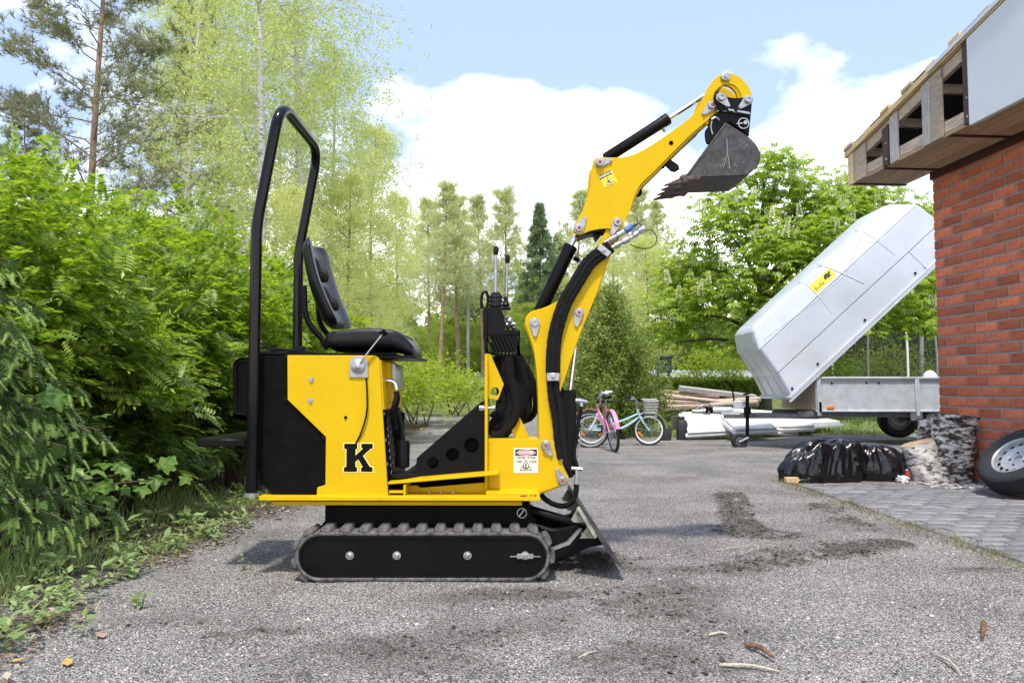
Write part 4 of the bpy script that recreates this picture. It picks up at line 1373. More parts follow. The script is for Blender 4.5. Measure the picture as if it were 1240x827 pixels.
for k in range(4):
    y = YK0 + .02 + (YK1 - YK0 - .04) * k / 3
    x0, z0_ = kx((836, 213.5)); x1, z1_ = kx((805, 223.5))
    b = MB()
    hw = .021
    b.add([(x0 + .05, y - hw, z0_ + .014), (x0 + .05, y + hw, z0_ + .014), (x0 + .05, y + hw, z0_ - .012), (x0 + .05, y - hw, z0_ - .012),
           (x0 - .045, y - hw, z0_ - .006), (x0 - .045, y + hw, z0_ - .006), (x0 - .045, y + hw, z0_ - .034), (x0 - .045, y - hw, z0_ - .034),
           (x1, y - .012, z1_ + .002), (x1, y + .012, z1_ + .002), (x1, y + .012, z1_ - .003), (x1, y - .012, z1_ - .003)],
          [(3, 2, 1, 0), (0, 1, 5, 4), (1, 2, 6, 5), (2, 3, 7, 6), (3, 0, 4, 7), (4, 5, 9, 8), (5, 6, 10, 9), (6, 7, 11, 10), (7, 4, 8, 11), (8, 9, 10, 11)])
    b.box((x0 - .03, y, z0_ - .012), (.028, hw * 2.5, .040), Euler((0, -.25, 0)))
    P(b, 'tooth', M['steel_rust'], bk, bevel=.003)
# scratches on the bucket cheek, bare metal grooves standing a hair proud
b = MB(); rs_ = random.Random(5)
def scratch(a, c, w=.0022):
    p, q = kx(a), kx(c)
    b.beam((p[0], YK0 - .0006, p[1]), (q[0], YK0 - .0006, q[1]), .0012, w, (0, 0, 1))
scratch((880, 168), (881, 186), .003); scratch((881, 186), (884, 205), .003); scratch((880, 188), (876, 204)); scratch((874, 198), (877, 201)); scratch((871, 199), (874, 203))
for k in range(46):
    x = rs_.uniform(848, 914); y = rs_.uniform(160, 211)
    if (x - 832) / 47 < (214 - y) / 66 or y < 150 + (x - 880) * .62: continue
    a = rs_.uniform(-.6, 2.2); l = rs_.uniform(.6, 3.2)
    scratch((x, y), (x + l * math.cos(a), y + l * math.sin(a)), rs_.uniform(.0008, .0022))
P(b, 'scratches', mat('bare_scratch', (.30, .29, .28), .5, .5), bk, smooth=False)
b = MB(); p, q = kx((834, 211)), kx((878.5, 149.5))
b.beam((p[0], YK0 + .002, p[1]), (q[0], YK0 + .002, q[1]), .014, .006, (0, 0, 1))
P(b, 'cheek_edge', M['steel_rust'], bk, bevel=.001)

# ---- hydraulic hoses on the boom
YH = YB - .022
main = [(739, 298.5), (731, 304.5), (720, 312), (711, 321.5), (698, 342.5), (685, 365), (677, 387), (672, 408), (669.8, 430), (669.5, 452)]
mp = smooth_path([W(a, c, YH) for a, c in main])
for off, r in ((-.019, .0165), (.0, .0165), (.019, .0165)):
    pth = []
    for i, p in enumerate(mp):
        t = (mp[min(i + 1, len(mp) - 1)] - mp[max(i - 1, 0)]).normalized(); s = Vector((t.z, 0, -t.x))
        pth.append(p + s * off + Vector((0, -.004 if off == 0 else 0, 0)))
    b = MB(); b.tube(pth, [r * (1 + .05 * ((i * 7) % 3 - 1)) for i in range(len(pth))], 12)
    P(b, 'hose', M['hose'], boom)
low = [([(666, 450), (666.5, 470), (669, 488), (673, 511), (675, 535), (679, 556)], .0165),
       ([(672, 452), (674, 472), (678, 492), (680, 515), (683, 545), (687, 566)], .0165),
       ([(676, 470), (681, 480), (684, 505), (685, 535), (688, 570)], .020),
       ([(690.5, 472), (691, 500), (690, 530), (689, 556), (690, 575)], .029),
       ([(684, 475), (687, 500), (688, 530), (687, 560), (689, 578)], .022)]
for q, r in low:
    b = MB(); pth = smooth_path([W(a, c, YB + (.05 if r > .018 else -.02)) for a, c in q])
    b.tube(pth, [r * (1 + .06 * ((i * 5) % 3 - 1)) for i in range(len(pth))], 12)
    P(b, 'hose', M['hose'])
for (cx, cy, ang, w, h) in ((731, 304.5, math.radians(-38), .062, .034), (669.6, 456.5, math.radians(90), .034, .062)):
    c = W(cx, cy, YH); b = MB()
    R = Euler((0, -math.radians(52) if cx > 700 else 0, 0))
    b.box((c.x, YH - .022, c.z), (.034 if cx > 700 else .064, .006, .068 if cx > 700 else .040), R)
    cl = P(b, 'hose_clamp', M['zinc'], boom, bevel=.003)
    b = MB(); b.lathe([(.010, 0), (.010, .008), (.005, .010), (0, .010)], (c.x, YH - .025, c.z), (0, -1, 0), 6)
    P(b, 'bolt', M['zinc'], cl)
# swing-side hose loop and thin line with fittings
b = MB(); b.tube(smooth_path([W(a, c, YB + .02) for a, c in ((655, 598), (660, 604), (670, 610), (682, 612.5), (692, 608), (697, 598), (698, 586))]), .0135, 10)
P(b, 'loop_hose', M['hose'])
b = MB(); b.tube([W(698, 588, YB + .02), W(698.5, 568, YB + .02)], [.012, .008], 8); b.tube([W(692, 567, YB + .02), W(705, 568, YB + .02)], .010, 6)
P(b, 'hose_fitting', M['zinc'])
b = MB(); b.tube(smooth_path([W(a, c, YB + .03) for a, c in ((699, 566), (695, 550), (698, 530), (701, 508), (704, 492))]), .0105, 10)
P(b, 'thin_hose', M['hose'])
b = MB(); b.tube([W(696, 485, YB + .05), W(704, 485.5, YB + .05), W(711, 487, YB + .05)], [.014, .012, .009], 8); b.tube([W(704, 486, YB + .05), W(704, 494, YB + .04)], [.010, .010], 8)
b.tube([W(699, 555, YB + .03), W(703, 530, YB + .035), W(706, 508, YB + .04)], .0045, 6)
P(b, 'hose_fitting', M['zinc'])
# quick couplers at the arm
b = MB()
for a, c, r in (((738, 291), (757, 280), .015), ((745, 298), (763, 288), .016)):
    A, C_ = W(*a, YH), W(*c, YH); d = (C_ - A).normalized(); l = (C_ - A).length
    b.lathe([(r * .7, -.03), (r * .7, 0), (r, 0), (r, l * .3), (r * .7, l * .34), (r * .7, l * .45), (r * 1.05, l * .5), (r * 1.05, l * .9), (r * .7, l)], A, d, 10)
cq = P(b, 'coupler', M['zinc'], boom)
b = MB(); A, C_ = W(757, 280, YH), W(767, 274, YH); d = (C_ - A).normalized()
b.lathe([(.016, 0), (.016, (C_ - A).length * .8), (.009, (C_ - A).length), (.007, (C_ - A).length + .02), (0, (C_ - A).length + .02)], A, d, 12)
P(b, 'coupler_cap', M['blue_plastic'], cq)
b = MB(); A, C_ = W(760, 290, YH), W(780, 276, YH); d = (C_ - A).normalized(); l = (C_ - A).length
b.lathe([(.012, 0), (.012, l * .3), (.017, l * .35), (.017, l * .6), (.012, l * .65), (.020, l * .75), (.020, l), (0, l)], A, d, 10)
P(b, 'coupler', M['chrome'], boom)
b = MB(); b.tube(smooth_path([W(a, c, YH - .01) for a, c in ((766, 274), (773, 271), (779, 275), (781, 279), (789, 279), (795, 287), (793, 296), (784, 301), (772, 300), (763, 296))]), .0024, 6)
P(b, 'tether_wire', M['hose'], cq)

# ---- control stand
YS = 3.97
b = MB()
b.ppx([(585, 372), (606, 372), (611, 384), (612, 399), (630, 400), (630, 404), (589, 404), (588, 428), (585, 408)], YS, YS + .006)
b.ppx([(586, 374), (589.5, 374), (589.5, 428), (586, 410)], YS - .03, YS + .12)
cs = P(b, 'control_stand', M['black'], bevel=.0015)
# slotted lower plate, built from bars so the gaps are real
b = MB()
xa, za = xz(587.5, 404, YS); xb2, zb2 = xz(630, 431, YS)
b.ppx([(587.5, 403.5), (630, 403.5), (630, 406), (587.5, 406)], YS, YS + .006)
b.ppx([(587.5, 426), (601, 431), (630, 431), (630, 428.5), (602, 428.5), (587.5, 423.5)], YS, YS + .006)
b.ppx([(587.5, 404), (591, 404), (591, 428), (587.5, 427)], YS, YS + .006); b.ppx([(627, 404), (630, 404), (630, 431), (627, 431)], YS, YS + .006)
for k in range(9):
    x = 588 + k * 4.6
    p, q = xz(x, 405, YS), xz(min(x + 11, 629), 430, YS)
    b.beam((p[0], YS + .003, p[1]), (q[0], YS + .003, q[1]), .006, .0115, (1, 0, 0))
P(b, 'slotted_plate', M['black'], cs, smooth=False)
b = MB()
b.ppx([(593, 372), (594, 357), (596, 353.5), (605, 353.5), (607, 357), (608, 372)], YS + .02, YS + .08)
for y in (358, 363, 368):
    b.ppx([(592, y), (608.3, y), (608.3, y + 2.2), (592, y + 2.2)], YS + .014, YS + .086)
P(b, 'lever_boot', M['vinyl'], cs, bevel=.004)
b = MB(); c = W(612.5, 371, YS + .16)
b.lathe([(.026, -.02), (.030, -.012), (.016, .0), (.022, .008), (.012, .03), (.012, .05), (0, .05)], (c.x, YS + .16, c.z), (0, 0, 1), 14)
P(b, 'lever_boot', M['vinyl'], cs)
for (x0, y0_, x1, y1_, yy, r) in ((600, 356, 600.5, 306, YS + .05, .0085), (613, 366, 614.5, 316, YS + .16, .0065)):
    b = MB(); b.tube([W(x0, y0_, yy), W((x0 + x1) / 2, (y0_ + y1_) / 2, yy), W(x1, y1_, yy)], [r, r, r * .85], 10)
    lv = P(b, 'control_lever', M['zinc'], cs)
    a = W(x1, y1_ + 2, yy)
    b = MB(); b.lathe([(.009, -.004), (.012, .006), (.014, .022), (.012, .036), (.004, .042), (0, .042)], a, (0, 0, 1), 14)
    P(b, 'lever_knob', M['vinyl'], lv)
b = MB(); b.tube(smooth_path([W(a, c, YS + .02) for a, c in ((583.5, 374), (583, 362), (585, 355), (589, 354), (591, 362), (590, 372))]), .0075, 8)
P(b, 'hand_loop', M['black'], cs)
b = MB()
for (px, py, r) in ((616, 388, .018), (620, 393, .015), (614, 394, .014), (623, 397, .012)):
    c = W(px, py, YS + .06); b.lathe([(r, -.02), (r, .012), (r * .6, .016), (r * .6, .03), (0, .03)], c, (rs_.uniform(-.5, .5), -.6, .6), 8)
P(b, 'valve_fitting', M['zinc'], cs)
b = MB(); b.box((W(610, 412, YS + .1).x, YS + .11, W(610, 412, YS).z), (.13, .12, .11))
P(b, 'valve_block', M['black_matt'], cs, bevel=.008)
# hose bunch from the valve to the deck
bunch = [([(606, 430), (605, 450), (610, 470), (611, 490), (602, 508), (592, 520)], .026, .0),
         ([(612, 430), (614, 455), (620, 478), (618, 500), (607, 518), (594, 528)], .030, -.03),
         ([(620, 430), (624, 455), (630, 478), (628, 500), (614, 520), (598, 530)], .030, .02),
         ([(627, 430), (632, 452), (638, 475), (637, 498), (626, 512)], .026, .06),
         ([(628, 430), (640, 450), (647, 472), (649, 492), (643, 505), (632, 510)], .017, .10),
         ([(602, 432), (600, 450), (606, 474), (604, 494), (596, 506)], .020, .05),
         ([(616, 432), (618, 460), (625, 486), (622, 508), (608, 524), (596, 529)], .024, -.05)]
for q, r, dy in bunch:
    b = MB(); pth = smooth_path([W(a, c, YS + .07 + dy) for a, c in q])
    b.tube(pth, [r * (1 + .05 * ((i * 5) % 3 - 1)) for i in range(len(pth))], 12)
    P(b, 'hose', M['hose'])

# ---- dozer blade
YD0, YD1 = 3.67, 4.43
blade_prof = [(697, 601), (704, 609), (713, 622), (724, 640), (735, 656), (746, 673), (739, 669), (728, 655), (718, 640), (708, 625), (699, 610), (695.5, 603.5)]
b = MB().prism([xz(a, c, 3.95) for a, c in blade_prof], YD0, YD1)
bl = P(b, 'dozer_blade', M['steel_dark'], bevel=.002)
pale = mat('pale_scraped_paint', (.09, .085, .07), .7, 0, 0, 22, .2, 60, col2=(.40, .40, .30), detail=8)
for y in (3.70, 4.05, 4.38):
    b = MB().prism([xz(a, c, 3.95) for a, c in ((695.5, 604), (701, 612), (711, 629), (716, 640), (697, 640), (705, 628), (703, 622), (690, 622), (687, 619))], y, y + .010)
    P(b, 'blade_rib', pale, bl)
b = MB().prism([xz(a, c, 3.95) for a, c in ((693, 605), (696, 603), (716, 636), (713, 639))], YD0 - .002, YD0 + .02)
P(b, 'blade_edge', pale, bl)
for y in (3.86, 4.20):
    b = MB().prism([xz(a, c, 3.95) for a, c in ((600, 640), (640, 630), (668, 638), (700, 632), (724, 643), (730, 655), (712, 658), (690, 668), (668, 676), (640, 666), (600, 660))], y, y + .05)
    P(b, 'blade_arm', M['black'], bl, bevel=.004)
b = MB().prism([xz(a, c, 3.95) for a, c in ((667, 656), (684, 649), (699, 633), (702, 634), (687, 652), (668, 659))], 3.80, 3.83)
P(b, 'blade_guard', M['zinc'], bl)
b = MB(); A, C_ = W(637, 617, 3.95), W(697, 634, 3.95); d = (C_ - A).normalized(); l = (C_ - A).length
b.lathe([(.024, 0), (.027, .01), (.027, l * .82), (.029, l * .82), (.029, l * .95), (.014, l * .95), (.014, l), (0, l)], A, d, 18)
P(b, 'blade_cylinder', M['black'], bl, sharp=30)
b = MB(); c = W(632, 621, 3.80)
for k in range(20):
    t, t2 = 2 * math.pi * k / 20, 2 * math.pi * (k + 1) / 20
    b.beam((c.x + .022 * math.cos(t), 3.80, c.z + .022 * math.sin(t)), (c.x + .022 * math.cos(t2), 3.80, c.z + .022 * math.sin(t2)), .004, .004, (0, 1, 0))
b.beam((c.x + .012, 3.798, c.z + .018), (c.x - .014, 3.798, c.z - .016), .006, .008, (0, 1, 0))
P(b, 'linch_pin', M['zinc'], bl)
b = MB(); b.tube(smooth_path([W(a, c, 3.98) for a, c in ((655, 636), (662, 634), (668, 640), (664, 646))]), .008, 6)
P(b, 'blade_hose', M['hose'], bl)
c = W(707, 647, 3.82); b = MB(); b.lathe([(.012, 0), (.012, .012), (0, .012)], (c.x, 3.85, c.z), (0, -1, 0), 8); P(b, 'blade_pin', M['zinc'], bl)

# ---- decals (flat print with real lettering)
def text_mesh(s, size, name, m, parent, c, xdir, zdir, y, bold=.0, sx=1.0, italic=0.0):
    cu = bpy.data.curves.new(name, 'FONT'); cu.body = s; cu.size = size; cu.align_x = 'CENTER'; cu.align_y = 'CENTER'
    cu.offset = bold; cu.shear = italic
    to = bpy.data.objects.new(name, cu); COL.objects.link(to)
    dg = bpy.context.evaluated_depsgraph_get(); dg.update()
    me = bpy.data.meshes.new_from_object(to.evaluated_get(dg))
    bpy.data.objects.remove(to)
    b = MB(); X, Z = Vector((xdir[0], 0, xdir[1])), Vector((zdir[0], 0, zdir[1]))
    b.add([Vector((c[0], y, c[1])) + X * v.co.x * sx + Z * v.co.y for v in me.vertices], [tuple(p.vertices) for p in me.polygons])
    bpy.data.meshes.remove(me)
    return b.build(name, m, parent, smooth=False, recalc=False)
YG = YB - .021
def decal_rect(x0, y0, x1, y1, y, th=.0008):
    return MB().ppx([(x0, y0), (x1, y0), (x1, y1), (x0, y1)], y - th, y)
sg = P(decal_rect(622, 542.5, 651.5, 572.5, YG), 'danger_sign', M['sign_cream'], smooth=False)
P(decal_rect(624, 544, 650.3, 551.8, YG - .0008, .0005), 'sign_header', M['sign_black'], sg, smooth=False)
c = xz(637, 548, YG); b = MB()
pts = [(c[0] + .046 * math.cos(t), c[1] + .0125 * math.sin(t)) for t in [2 * math.pi * k / 24 for k in range(24)]]
b.prism(pts, YG - .0018, YG - .0012); P(b, 'sign_oval_border', M['white'], sg, smooth=False)
b = MB(); pts = [(c[0] + .043 * math.cos(t), c[1] + .0102 * math.sin(t)) for t in [2 * math.pi * k / 24 for k in range(24)]]
b.prism(pts, YG - .0023, YG - .0017); P(b, 'sign_oval', M['sign_red'], sg, smooth=False)
text_mesh('DANGER', .0175, 'sign_lettering', M['white'], sg, c, (1, 0), (0, 1), YG - .0026, .0005)
text_mesh('CRUSH ZONE', .0150, 'sign_lettering', M['sign_black'], sg, xz(637, 554.2, YG), (1, 0), (0, 1), YG - .0012, .0004)
text_mesh('KEEP', .0150, 'sign_lettering', M['sign_black'], sg, xz(629, 558.8, YG), (1, 0), (0, 1), YG - .0012, .0004, .85)
text_mesh('CLEAR', .0150, 'sign_lettering', M['sign_black'], sg, xz(645.2, 558.8, YG), (1, 0), (0, 1), YG - .0012, .0004, .85)
def tri_sign(pa, pb, pc, y, parent, w=.004, inner=None):
    """warning triangle outline"""
    v = [Vector(pa), Vector(pb), Vector(pc)]
    cen = (v[0] + v[1] + v[2]) / 3
    b = MB(); b.prism([tuple(p) for p in v], y - .0004, y); P(b, 'warning_triangle', M['sign_black'], parent, smooth=False)
    v2 = [cen + (p - cen) * .80 for p in v]
    b = MB(); b.prism([tuple(p) for p in v2], y - .0008, y - .0004); P(b, 'triangle_field', inner, parent, smooth=False)
    return cen
cen = tri_sign(xz(637, 556, YG), xz(644.3, 569.8, YG), xz(629.2, 569.8, YG), YG - .0010, sg, inner=M['sign_cream'])
b = MB()
for (dx, dz, w, h) in ((0, .004, .007, .016), (-.010, -.004, .006, .012), (.010, -.005, .006, .012), (0, -.008, .020, .005), (0, .015, .006, .006), (-.012, .004, .004, .010), (.014, .003, .003, .008)):
    b.box((cen.x + dx, YG - .0022, cen.y + dz), (w, .0006, h), Euler((0, dx * 40, 0)))
P(b, 'crushed_figure', M['sign_black'], sg, smooth=False)
# arm decal, turned with the arm
YW = YA
pa, pbq = Vector(xz(725.8, 215.5, YW)), Vector(xz(742.5, 207, YW))
ux = (pbq - pa).normalized(); uz = Vector((-ux.y, ux.x))
def q_(x, z): return tuple(pa + ux * x + uz * z)
wd = (pbq - pa).length * .92
b = MB(); b.prism([q_(0, -.062), q_(wd, -.062), q_(wd, .006), q_(0, .006)], YW - .0008, YW)
ws = P(b, 'warning_decal', M['sign_yellow'], smooth=False)
b = MB(); b.prism([q_(-.001, -.011), q_(wd * .93, -.011), q_(wd * .93, .008), q_(-.001, .008)], YW - .0013, YW - .0007); P(b, 'decal_header', M['sign_black'], ws, smooth=False)
text_mesh('WARNING', .0165, 'decal_lettering', M['sign_cream'], ws, q_(wd * .5, -.0015), tuple(ux), tuple(uz), YW - .0016, .0004, .95)
cen = tri_sign(q_(wd * .5, -.017), q_(wd * .80, -.050), q_(wd * .2, -.050), YW - .0008, ws, inner=M['sign_cream'])
b = MB(); b.box((cen.x, YW - .0022, cen.y - .002), (.016, .0006, .006), Euler((0, -.2, 0))); b.box((cen.x - .004, YW - .0022, cen.y + .004), (.005, .0006, .012), Euler((0, .5, 0)))
P(b, 'decal_figure', M['sign_black'], ws, smooth=False)
b = MB()
for x in (.12, .30, .46, .60, .80):
    p = q_(wd * x, -.057); b.box((p[0], YW - .0012, p[1]), (.009, .0006, .003), Euler((0, -math.atan2(ux.y, ux.x), 0)))
P(b, 'decal_fine_print', M['sign_black'], ws, smooth=False)
text_mesh('441-113', .022, 'serial_number', M['strap'], ex, xz(640, 601, YN - .029), (1, 0), (0, 1), YN - .0292, .0003)

# weld beads where the plates meet
def weld(pts, Y, r=.0035):
    P3 = [W(a, c, Y) for a, c in pts]; out = []
    for p, q in zip(P3[:-1], P3[1:]):
        n = max(2, int((q - p).length / .008)); out += [p.lerp(q, k / n) for k in range(n)]
    b = MB(); b.tube(out, [r * (1 + .25 * ((i * 7) % 3 - 1)) for i in range(len(out))], 6); P(b, 'weld_bead', M['yellow'], sharp=80)
weld([(385, 603.5), (470, 603.5)], YN - .003); weld([(592, 596), (652, 597)], YB - .026); weld([(592, 532), (592, 596)], YB - .023); weld([(590.5, 573.5), (603, 573)], YN + .12)
# ================================================================== BRICK HOUSE
HZ = 3.085                       # soffit height
house = thing('brick_house', (4.3, 8.0, 0), 'red brick house with half stripped eaves, its corner behind the leaning wheel', 'house')
wd_ = Vector((0.073, -1, 0)).normalized()        # along the gable wall, towards the camera
wn_ = Vector((-1, -0.073, 0)).normalized()       # out of the wall
WROT = math.atan2(wd_.y, wd_.x)                  # x axis along the wall
def wl(s, out=0.0, z=0.0):
    return Vector((4.3, 8.0, z)) + wd_ * s + wn_ * out
def hbox(name, s0, s1, o0, o1, z0, z1, m, parent=None, bevel=.003, **k):
    b = MB(); c = wl((s0 + s1) / 2, (o0 + o1) / 2, (z0 + z1) / 2)
    b.box(c, (s1 - s0, abs(o1 - o0), z1 - z0), Euler((0, 0, WROT)))
    return b.build(name, m, parent or house, bevel=bevel, **k)
wall = hbox('wall', 0.006, 5.4, -5.5, -0.007, -0.1, HZ + .02, M['mortar'], bevel=0)
BL, BH, BJ = 0.282, 0.0800, 0.0185
def brick_mesh(l):
    b = MB(); b.box((0, 0, 0), (l, .11, BH)); o = b.build('brick', M['brick'], bevel=.0022, sharp=30); me = o.data; bpy.data.objects.remove(o); return me
bm_full, bm_half = brick_mesh(BL), brick_mesh(BL / 2 - BJ / 2)
rest = []
cells = []
for row in range(32):
    z = 0.02 + row * (BH + BJ) + BH / 2
    if z > HZ - .01: break
    s = 0.0
    half = row % 2 == 1
    while s < 5.2:
        l = BL / 2 - BJ / 2 if half else BL
        cells.append((s + l / 2, z, l)); s += l + BJ; half = False
cells.sort(key=lambda c: c[0])
for i, (s, z, l) in enumerate(cells):
    c = wl(s, -.055 + rnd.uniform(-.002, .002), z)
    if i < 300:
        inst(bm_full if l > .2 else bm_half, 'brick', wall, c - house.location, (rnd.uniform(-.006, .006), 0, WROT + rnd.uniform(-.004, .004)))
    else:
        rest.append((c, l))
b = MB()
for c, l in rest: b.box(c, (l, .11, BH), Euler((0, 0, WROT)))
o = b.build('brickwork', M['brick'], wall); tag(o, kind='stuff')
# frieze board under the soffit
hbox('frieze_board', -.01, 5.4, -.002, .022, HZ - .085, HZ - .002, M['strap'])
# eaves
EO, ES = 0.60, -0.54            # overhang out of the wall, overhang past the corner
soff = hbox('soffit', ES, 5.4, -.02, EO - .03, HZ + .012, HZ + .03, M['soffit'])
nb = 6; w = (EO - .02) / nb
for k in range(nb):
    hbox('soffit_board', ES + .03, 5.4, .0 + k * w + .004, (k + 1) * w - .004, HZ - .006, HZ + .010, M['soffit'], soff, bevel=.002)
hbox('soffit_trim', ES + .05, ES + .09, .0, EO, HZ - .02, HZ - .007, M['strap'], soff)
for s in (0.13, 1.17, 2.2):
    hbox('soffit_trim', s, s + .025, .02, EO - .01, HZ - .024, HZ - .007, M['strap'], soff)
# far end of the eaves box: boards across
eb = hbox('end_board', ES - .02, ES, .02, EO, HZ - .004, HZ + .10, M['wood_new'])
hbox('end_board', ES - .02, ES, .02, EO, HZ + .106, HZ + .20, M['wood_old'])
hbox('end_board', ES - .02, ES, .02, EO, HZ + .206, HZ + .36, M['wood_old'])
SL = 0.197                       # rise of the roof along the gable
def rise(s): return (s - ES) * SL
def sloped(name, s0, s1, o0, o1, zlo, zhi, m, parent=None, bevel=.003):
    """board that follows the roof slope"""
    b = MB(); vs = []
    for s in (s0, s1):
        for o in (o0, o1):
            for z in (zlo, zhi):
                vs.append(wl(s, o, HZ + z + rise(s)))
    b.add(vs, [(0, 1, 3, 2), (4, 6, 7, 5), (0, 4, 5, 1), (2, 3, 7, 6), (0, 2, 6, 4), (1, 5, 7, 3)])
    return b.build(name, m, parent or house, bevel=bevel)
# gable frame
hbox('bottom_chord', ES, 5.4, EO - .075, EO - .03, HZ + .032, HZ + .135, M['wood_old'])
sloped('top_chord', ES, 5.4, EO - .075, EO - .03, .20, .315, M['wood_old'])
hbox('corner_post', ES - .004, ES + .085, EO - .10, EO - .002, HZ - .008, HZ + .34, M['wood_new'])
def post(s0, s1, m, pr=.0, name='upright_board', top=.30):
    b = MB(); o0, o1 = EO - .028, EO - .006 + pr
    vs = [wl(s, o, z) for s in (s0, s1) for o in (o0, o1) for z in (HZ + .0, HZ + top + rise(s))]
    b.add(vs, [(0, 1, 3, 2), (4, 6, 7, 5), (0, 4, 5, 1), (2, 3, 7, 6), (0, 2, 6, 4), (1, 5, 7, 3)])
    return b.build(name, m, house, bevel=.003)
def s_of(px): return 8.0 - 4122.0 / (px - 620 + 70.0)
post(s_of(1039), s_of(1052), M['wood_old'])
post(s_of(1082.5), s_of(1092), M['wood_grey'])
post(s_of(1123), s_of(1133), M['wood_grey']); post(s_of(1133.5), s_of(1147.5), M['wood_old'])
post(s_of(1074), s_of(1081.5), M['strap'], .006, 'steel_strap', .25); post(s_of(1175), s_of(1183), M['strap'], .006, 'steel_strap', .36)
for px in (1079, 1180):
    b = MB(); b.lathe([(.012, 0), (.012, .006), (0, .008)], wl(s_of(px), EO, HZ + .06), wn_, 8); b.build('bolt', M['zinc'], house)
    b = MB(); b.lathe([(.010, 0), (.010, .006), (0, .008)], wl(s_of(px), EO, HZ + .22), wn_, 8); b.build('bolt', M['zinc'], house)
# white cladding that is still on
b = MB(); s0, s1 = s_of(1183), 5.4
vs = [wl(s, o, z) for s in (s0, s1) for o in (EO - .03, EO + .012) for z in (HZ - .03, HZ + .31 + rise(s))]
b.add(vs, [(0, 1, 3, 2), (4, 6, 7, 5), (0, 4, 5, 1), (2, 3, 7, 6), (0, 2, 6, 4), (1, 5, 7, 3)])
b.build('white_cladding', M['white_panel'], house, bevel=.004)
# roof: rake board, battens and felt ends
roof = sloped('roof', ES - .06, 5.4, -5.5, EO - .02, .335, .36, M['felt'])
sloped('rake_board', ES - .06, 5.4, EO - .03, EO + .02, .315, .375, M['wood_new'], roof)
sloped('rake_trim', ES + 1.5, 5.4, EO + .021, EO + .035, .33, .372, M['white_panel'], roof)
s = ES - .05; k = 0
while s < 4.2:
    l = rnd.uniform(.13, .20)
    sloped('batten', s, s + l, EO - .25, EO + rnd.uniform(.0, .035), .377, .415, M['wood_new'] if k % 3 else M['wood_old'], roof)
    s += l
    l = rnd.uniform(.16, .24)
    sloped('felt_edge', s, s + l, EO - .25, EO + rnd.uniform(-.02, .01), .377, .408, M['felt'], roof)
    s += l; k += 1
# rafters inside the open eaves
for k in range(8):
    s = ES + .12 + k * .6
    b = MB(); b.beam(wl(s, EO - .08, HZ + .30 + rise(s)), wl(s, -.6, HZ + .30 + rise(s)), .045, .09); b.build('rafter', M['wood_old'], house)
hbox('eaves_shade_board', ES + .05, 5.4, -.6, -.55, HZ + .03, HZ + .34, M['felt'])  # black board added to paint the shade inside the open eaves

# ================================================================== SPARE WHEEL leaning on the wall
def make_wheel_parts(root, R, w, rim_r, tyre_m, name_t='tyre', local=True, holes=True):
    """wheel standing with its axis along local y, hub at the origin"""
    b = MB()
    prof = [(rim_r, -w * .42), (rim_r + (R - rim_r) * .3, -w * .52), (rim_r + (R - rim_r) * .7, -w * .50), (R * .965, -w * .42), (R, -w * .33), (R, w * .33),
            (R * .965, w * .42), (rim_r + (R - rim_r) * .7, w * .50), (rim_r + (R - rim_r) * .3, w * .52), (rim_r, w * .42), (rim_r * .97, 0)]
    b.lathe(prof, (0, 0, 0), (0, 1, 0), 44, close=True)
    # tread grooves
    for off in (-.2, .0, .2):
        b.lathe([(R + .0005, w * off - .004), (R + .004, w * off - .03), (R + .004, w * off - .028), (R + .0005, w * off - .003)], (0, 0, 0), (0, 1, 0), 44, close=True)
    ty = b.build(name_t, tyre_m, root, local=True, sharp=35)
    b = MB()
    pr = [(rim_r * .99, -w * .40), (rim_r * .95, -w * .43), (rim_r * .90, -w * .38), (rim_r * .86, -w * .15), (rim_r * .80, -w * .16), (rim_r * .66, -w * .26), (rim_r * .52, -w * .24),
          (rim_r * .42, -w * .17), (rim_r * .28, -w * .17), (rim_r * .24, -w * .20), (rim_r * .17, -w * .20), (rim_r * .16, -w * .1), (0, -w * .1)]
    b.lathe(pr, (0, 0, 0), (0, 1, 0), 40, caps=False)
    b.lathe([(rim_r * .99, w * .40), (rim_r * .9, w * .38), (rim_r * .86, w * .1), (0, w * .05)], (0, 0, 0), (0, 1, 0), 32, caps=False)
    rm = b.build('rim', M['rim'], root, local=True, sharp=30)
    if holes:
        for k in range(14):
            t = 2 * math.pi * k / 14
            b = MB(); b.box((rim_r * .73 * math.cos(t), -w * .225, rim_r * .73 * math.sin(t)), (rim_r * .15, w * .05, rim_r * .13), Euler((0, -t, 0)))
            b.build('rim_slot', M['black_matt'], rm, local=True, bevel=.003)
        for k in range(5):
            t = 2 * math.pi * k / 5 + .3
            b = MB(); b.lathe([(rim_r * .05, 0), (rim_r * .05, .006), (0, .006)], (rim_r * .36 * math.cos(t), -w * .16, rim_r * .36 * math.sin(t)), (0, -1, 0), 8)
            b.build('bolt_hole', M['black_matt'], rm, local=True)
    return ty
sw = thing('spare_wheel', (0, 0, 0), 'loose car wheel with silver steel rim leaning on the brick wall', 'wheel')
make_wheel_parts(sw, .315, .185, .20, M['tyre'])
_n = Vector((-.675, -.15, .72)).normalized()          # the outer face looks up and away from the wall
sw.rotation_mode = 'QUATERNION'
sw.rotation_quaternion = Vector((0, -1, 0)).rotation_difference(_n)
sw.location = (4.11, 6.45, .292)
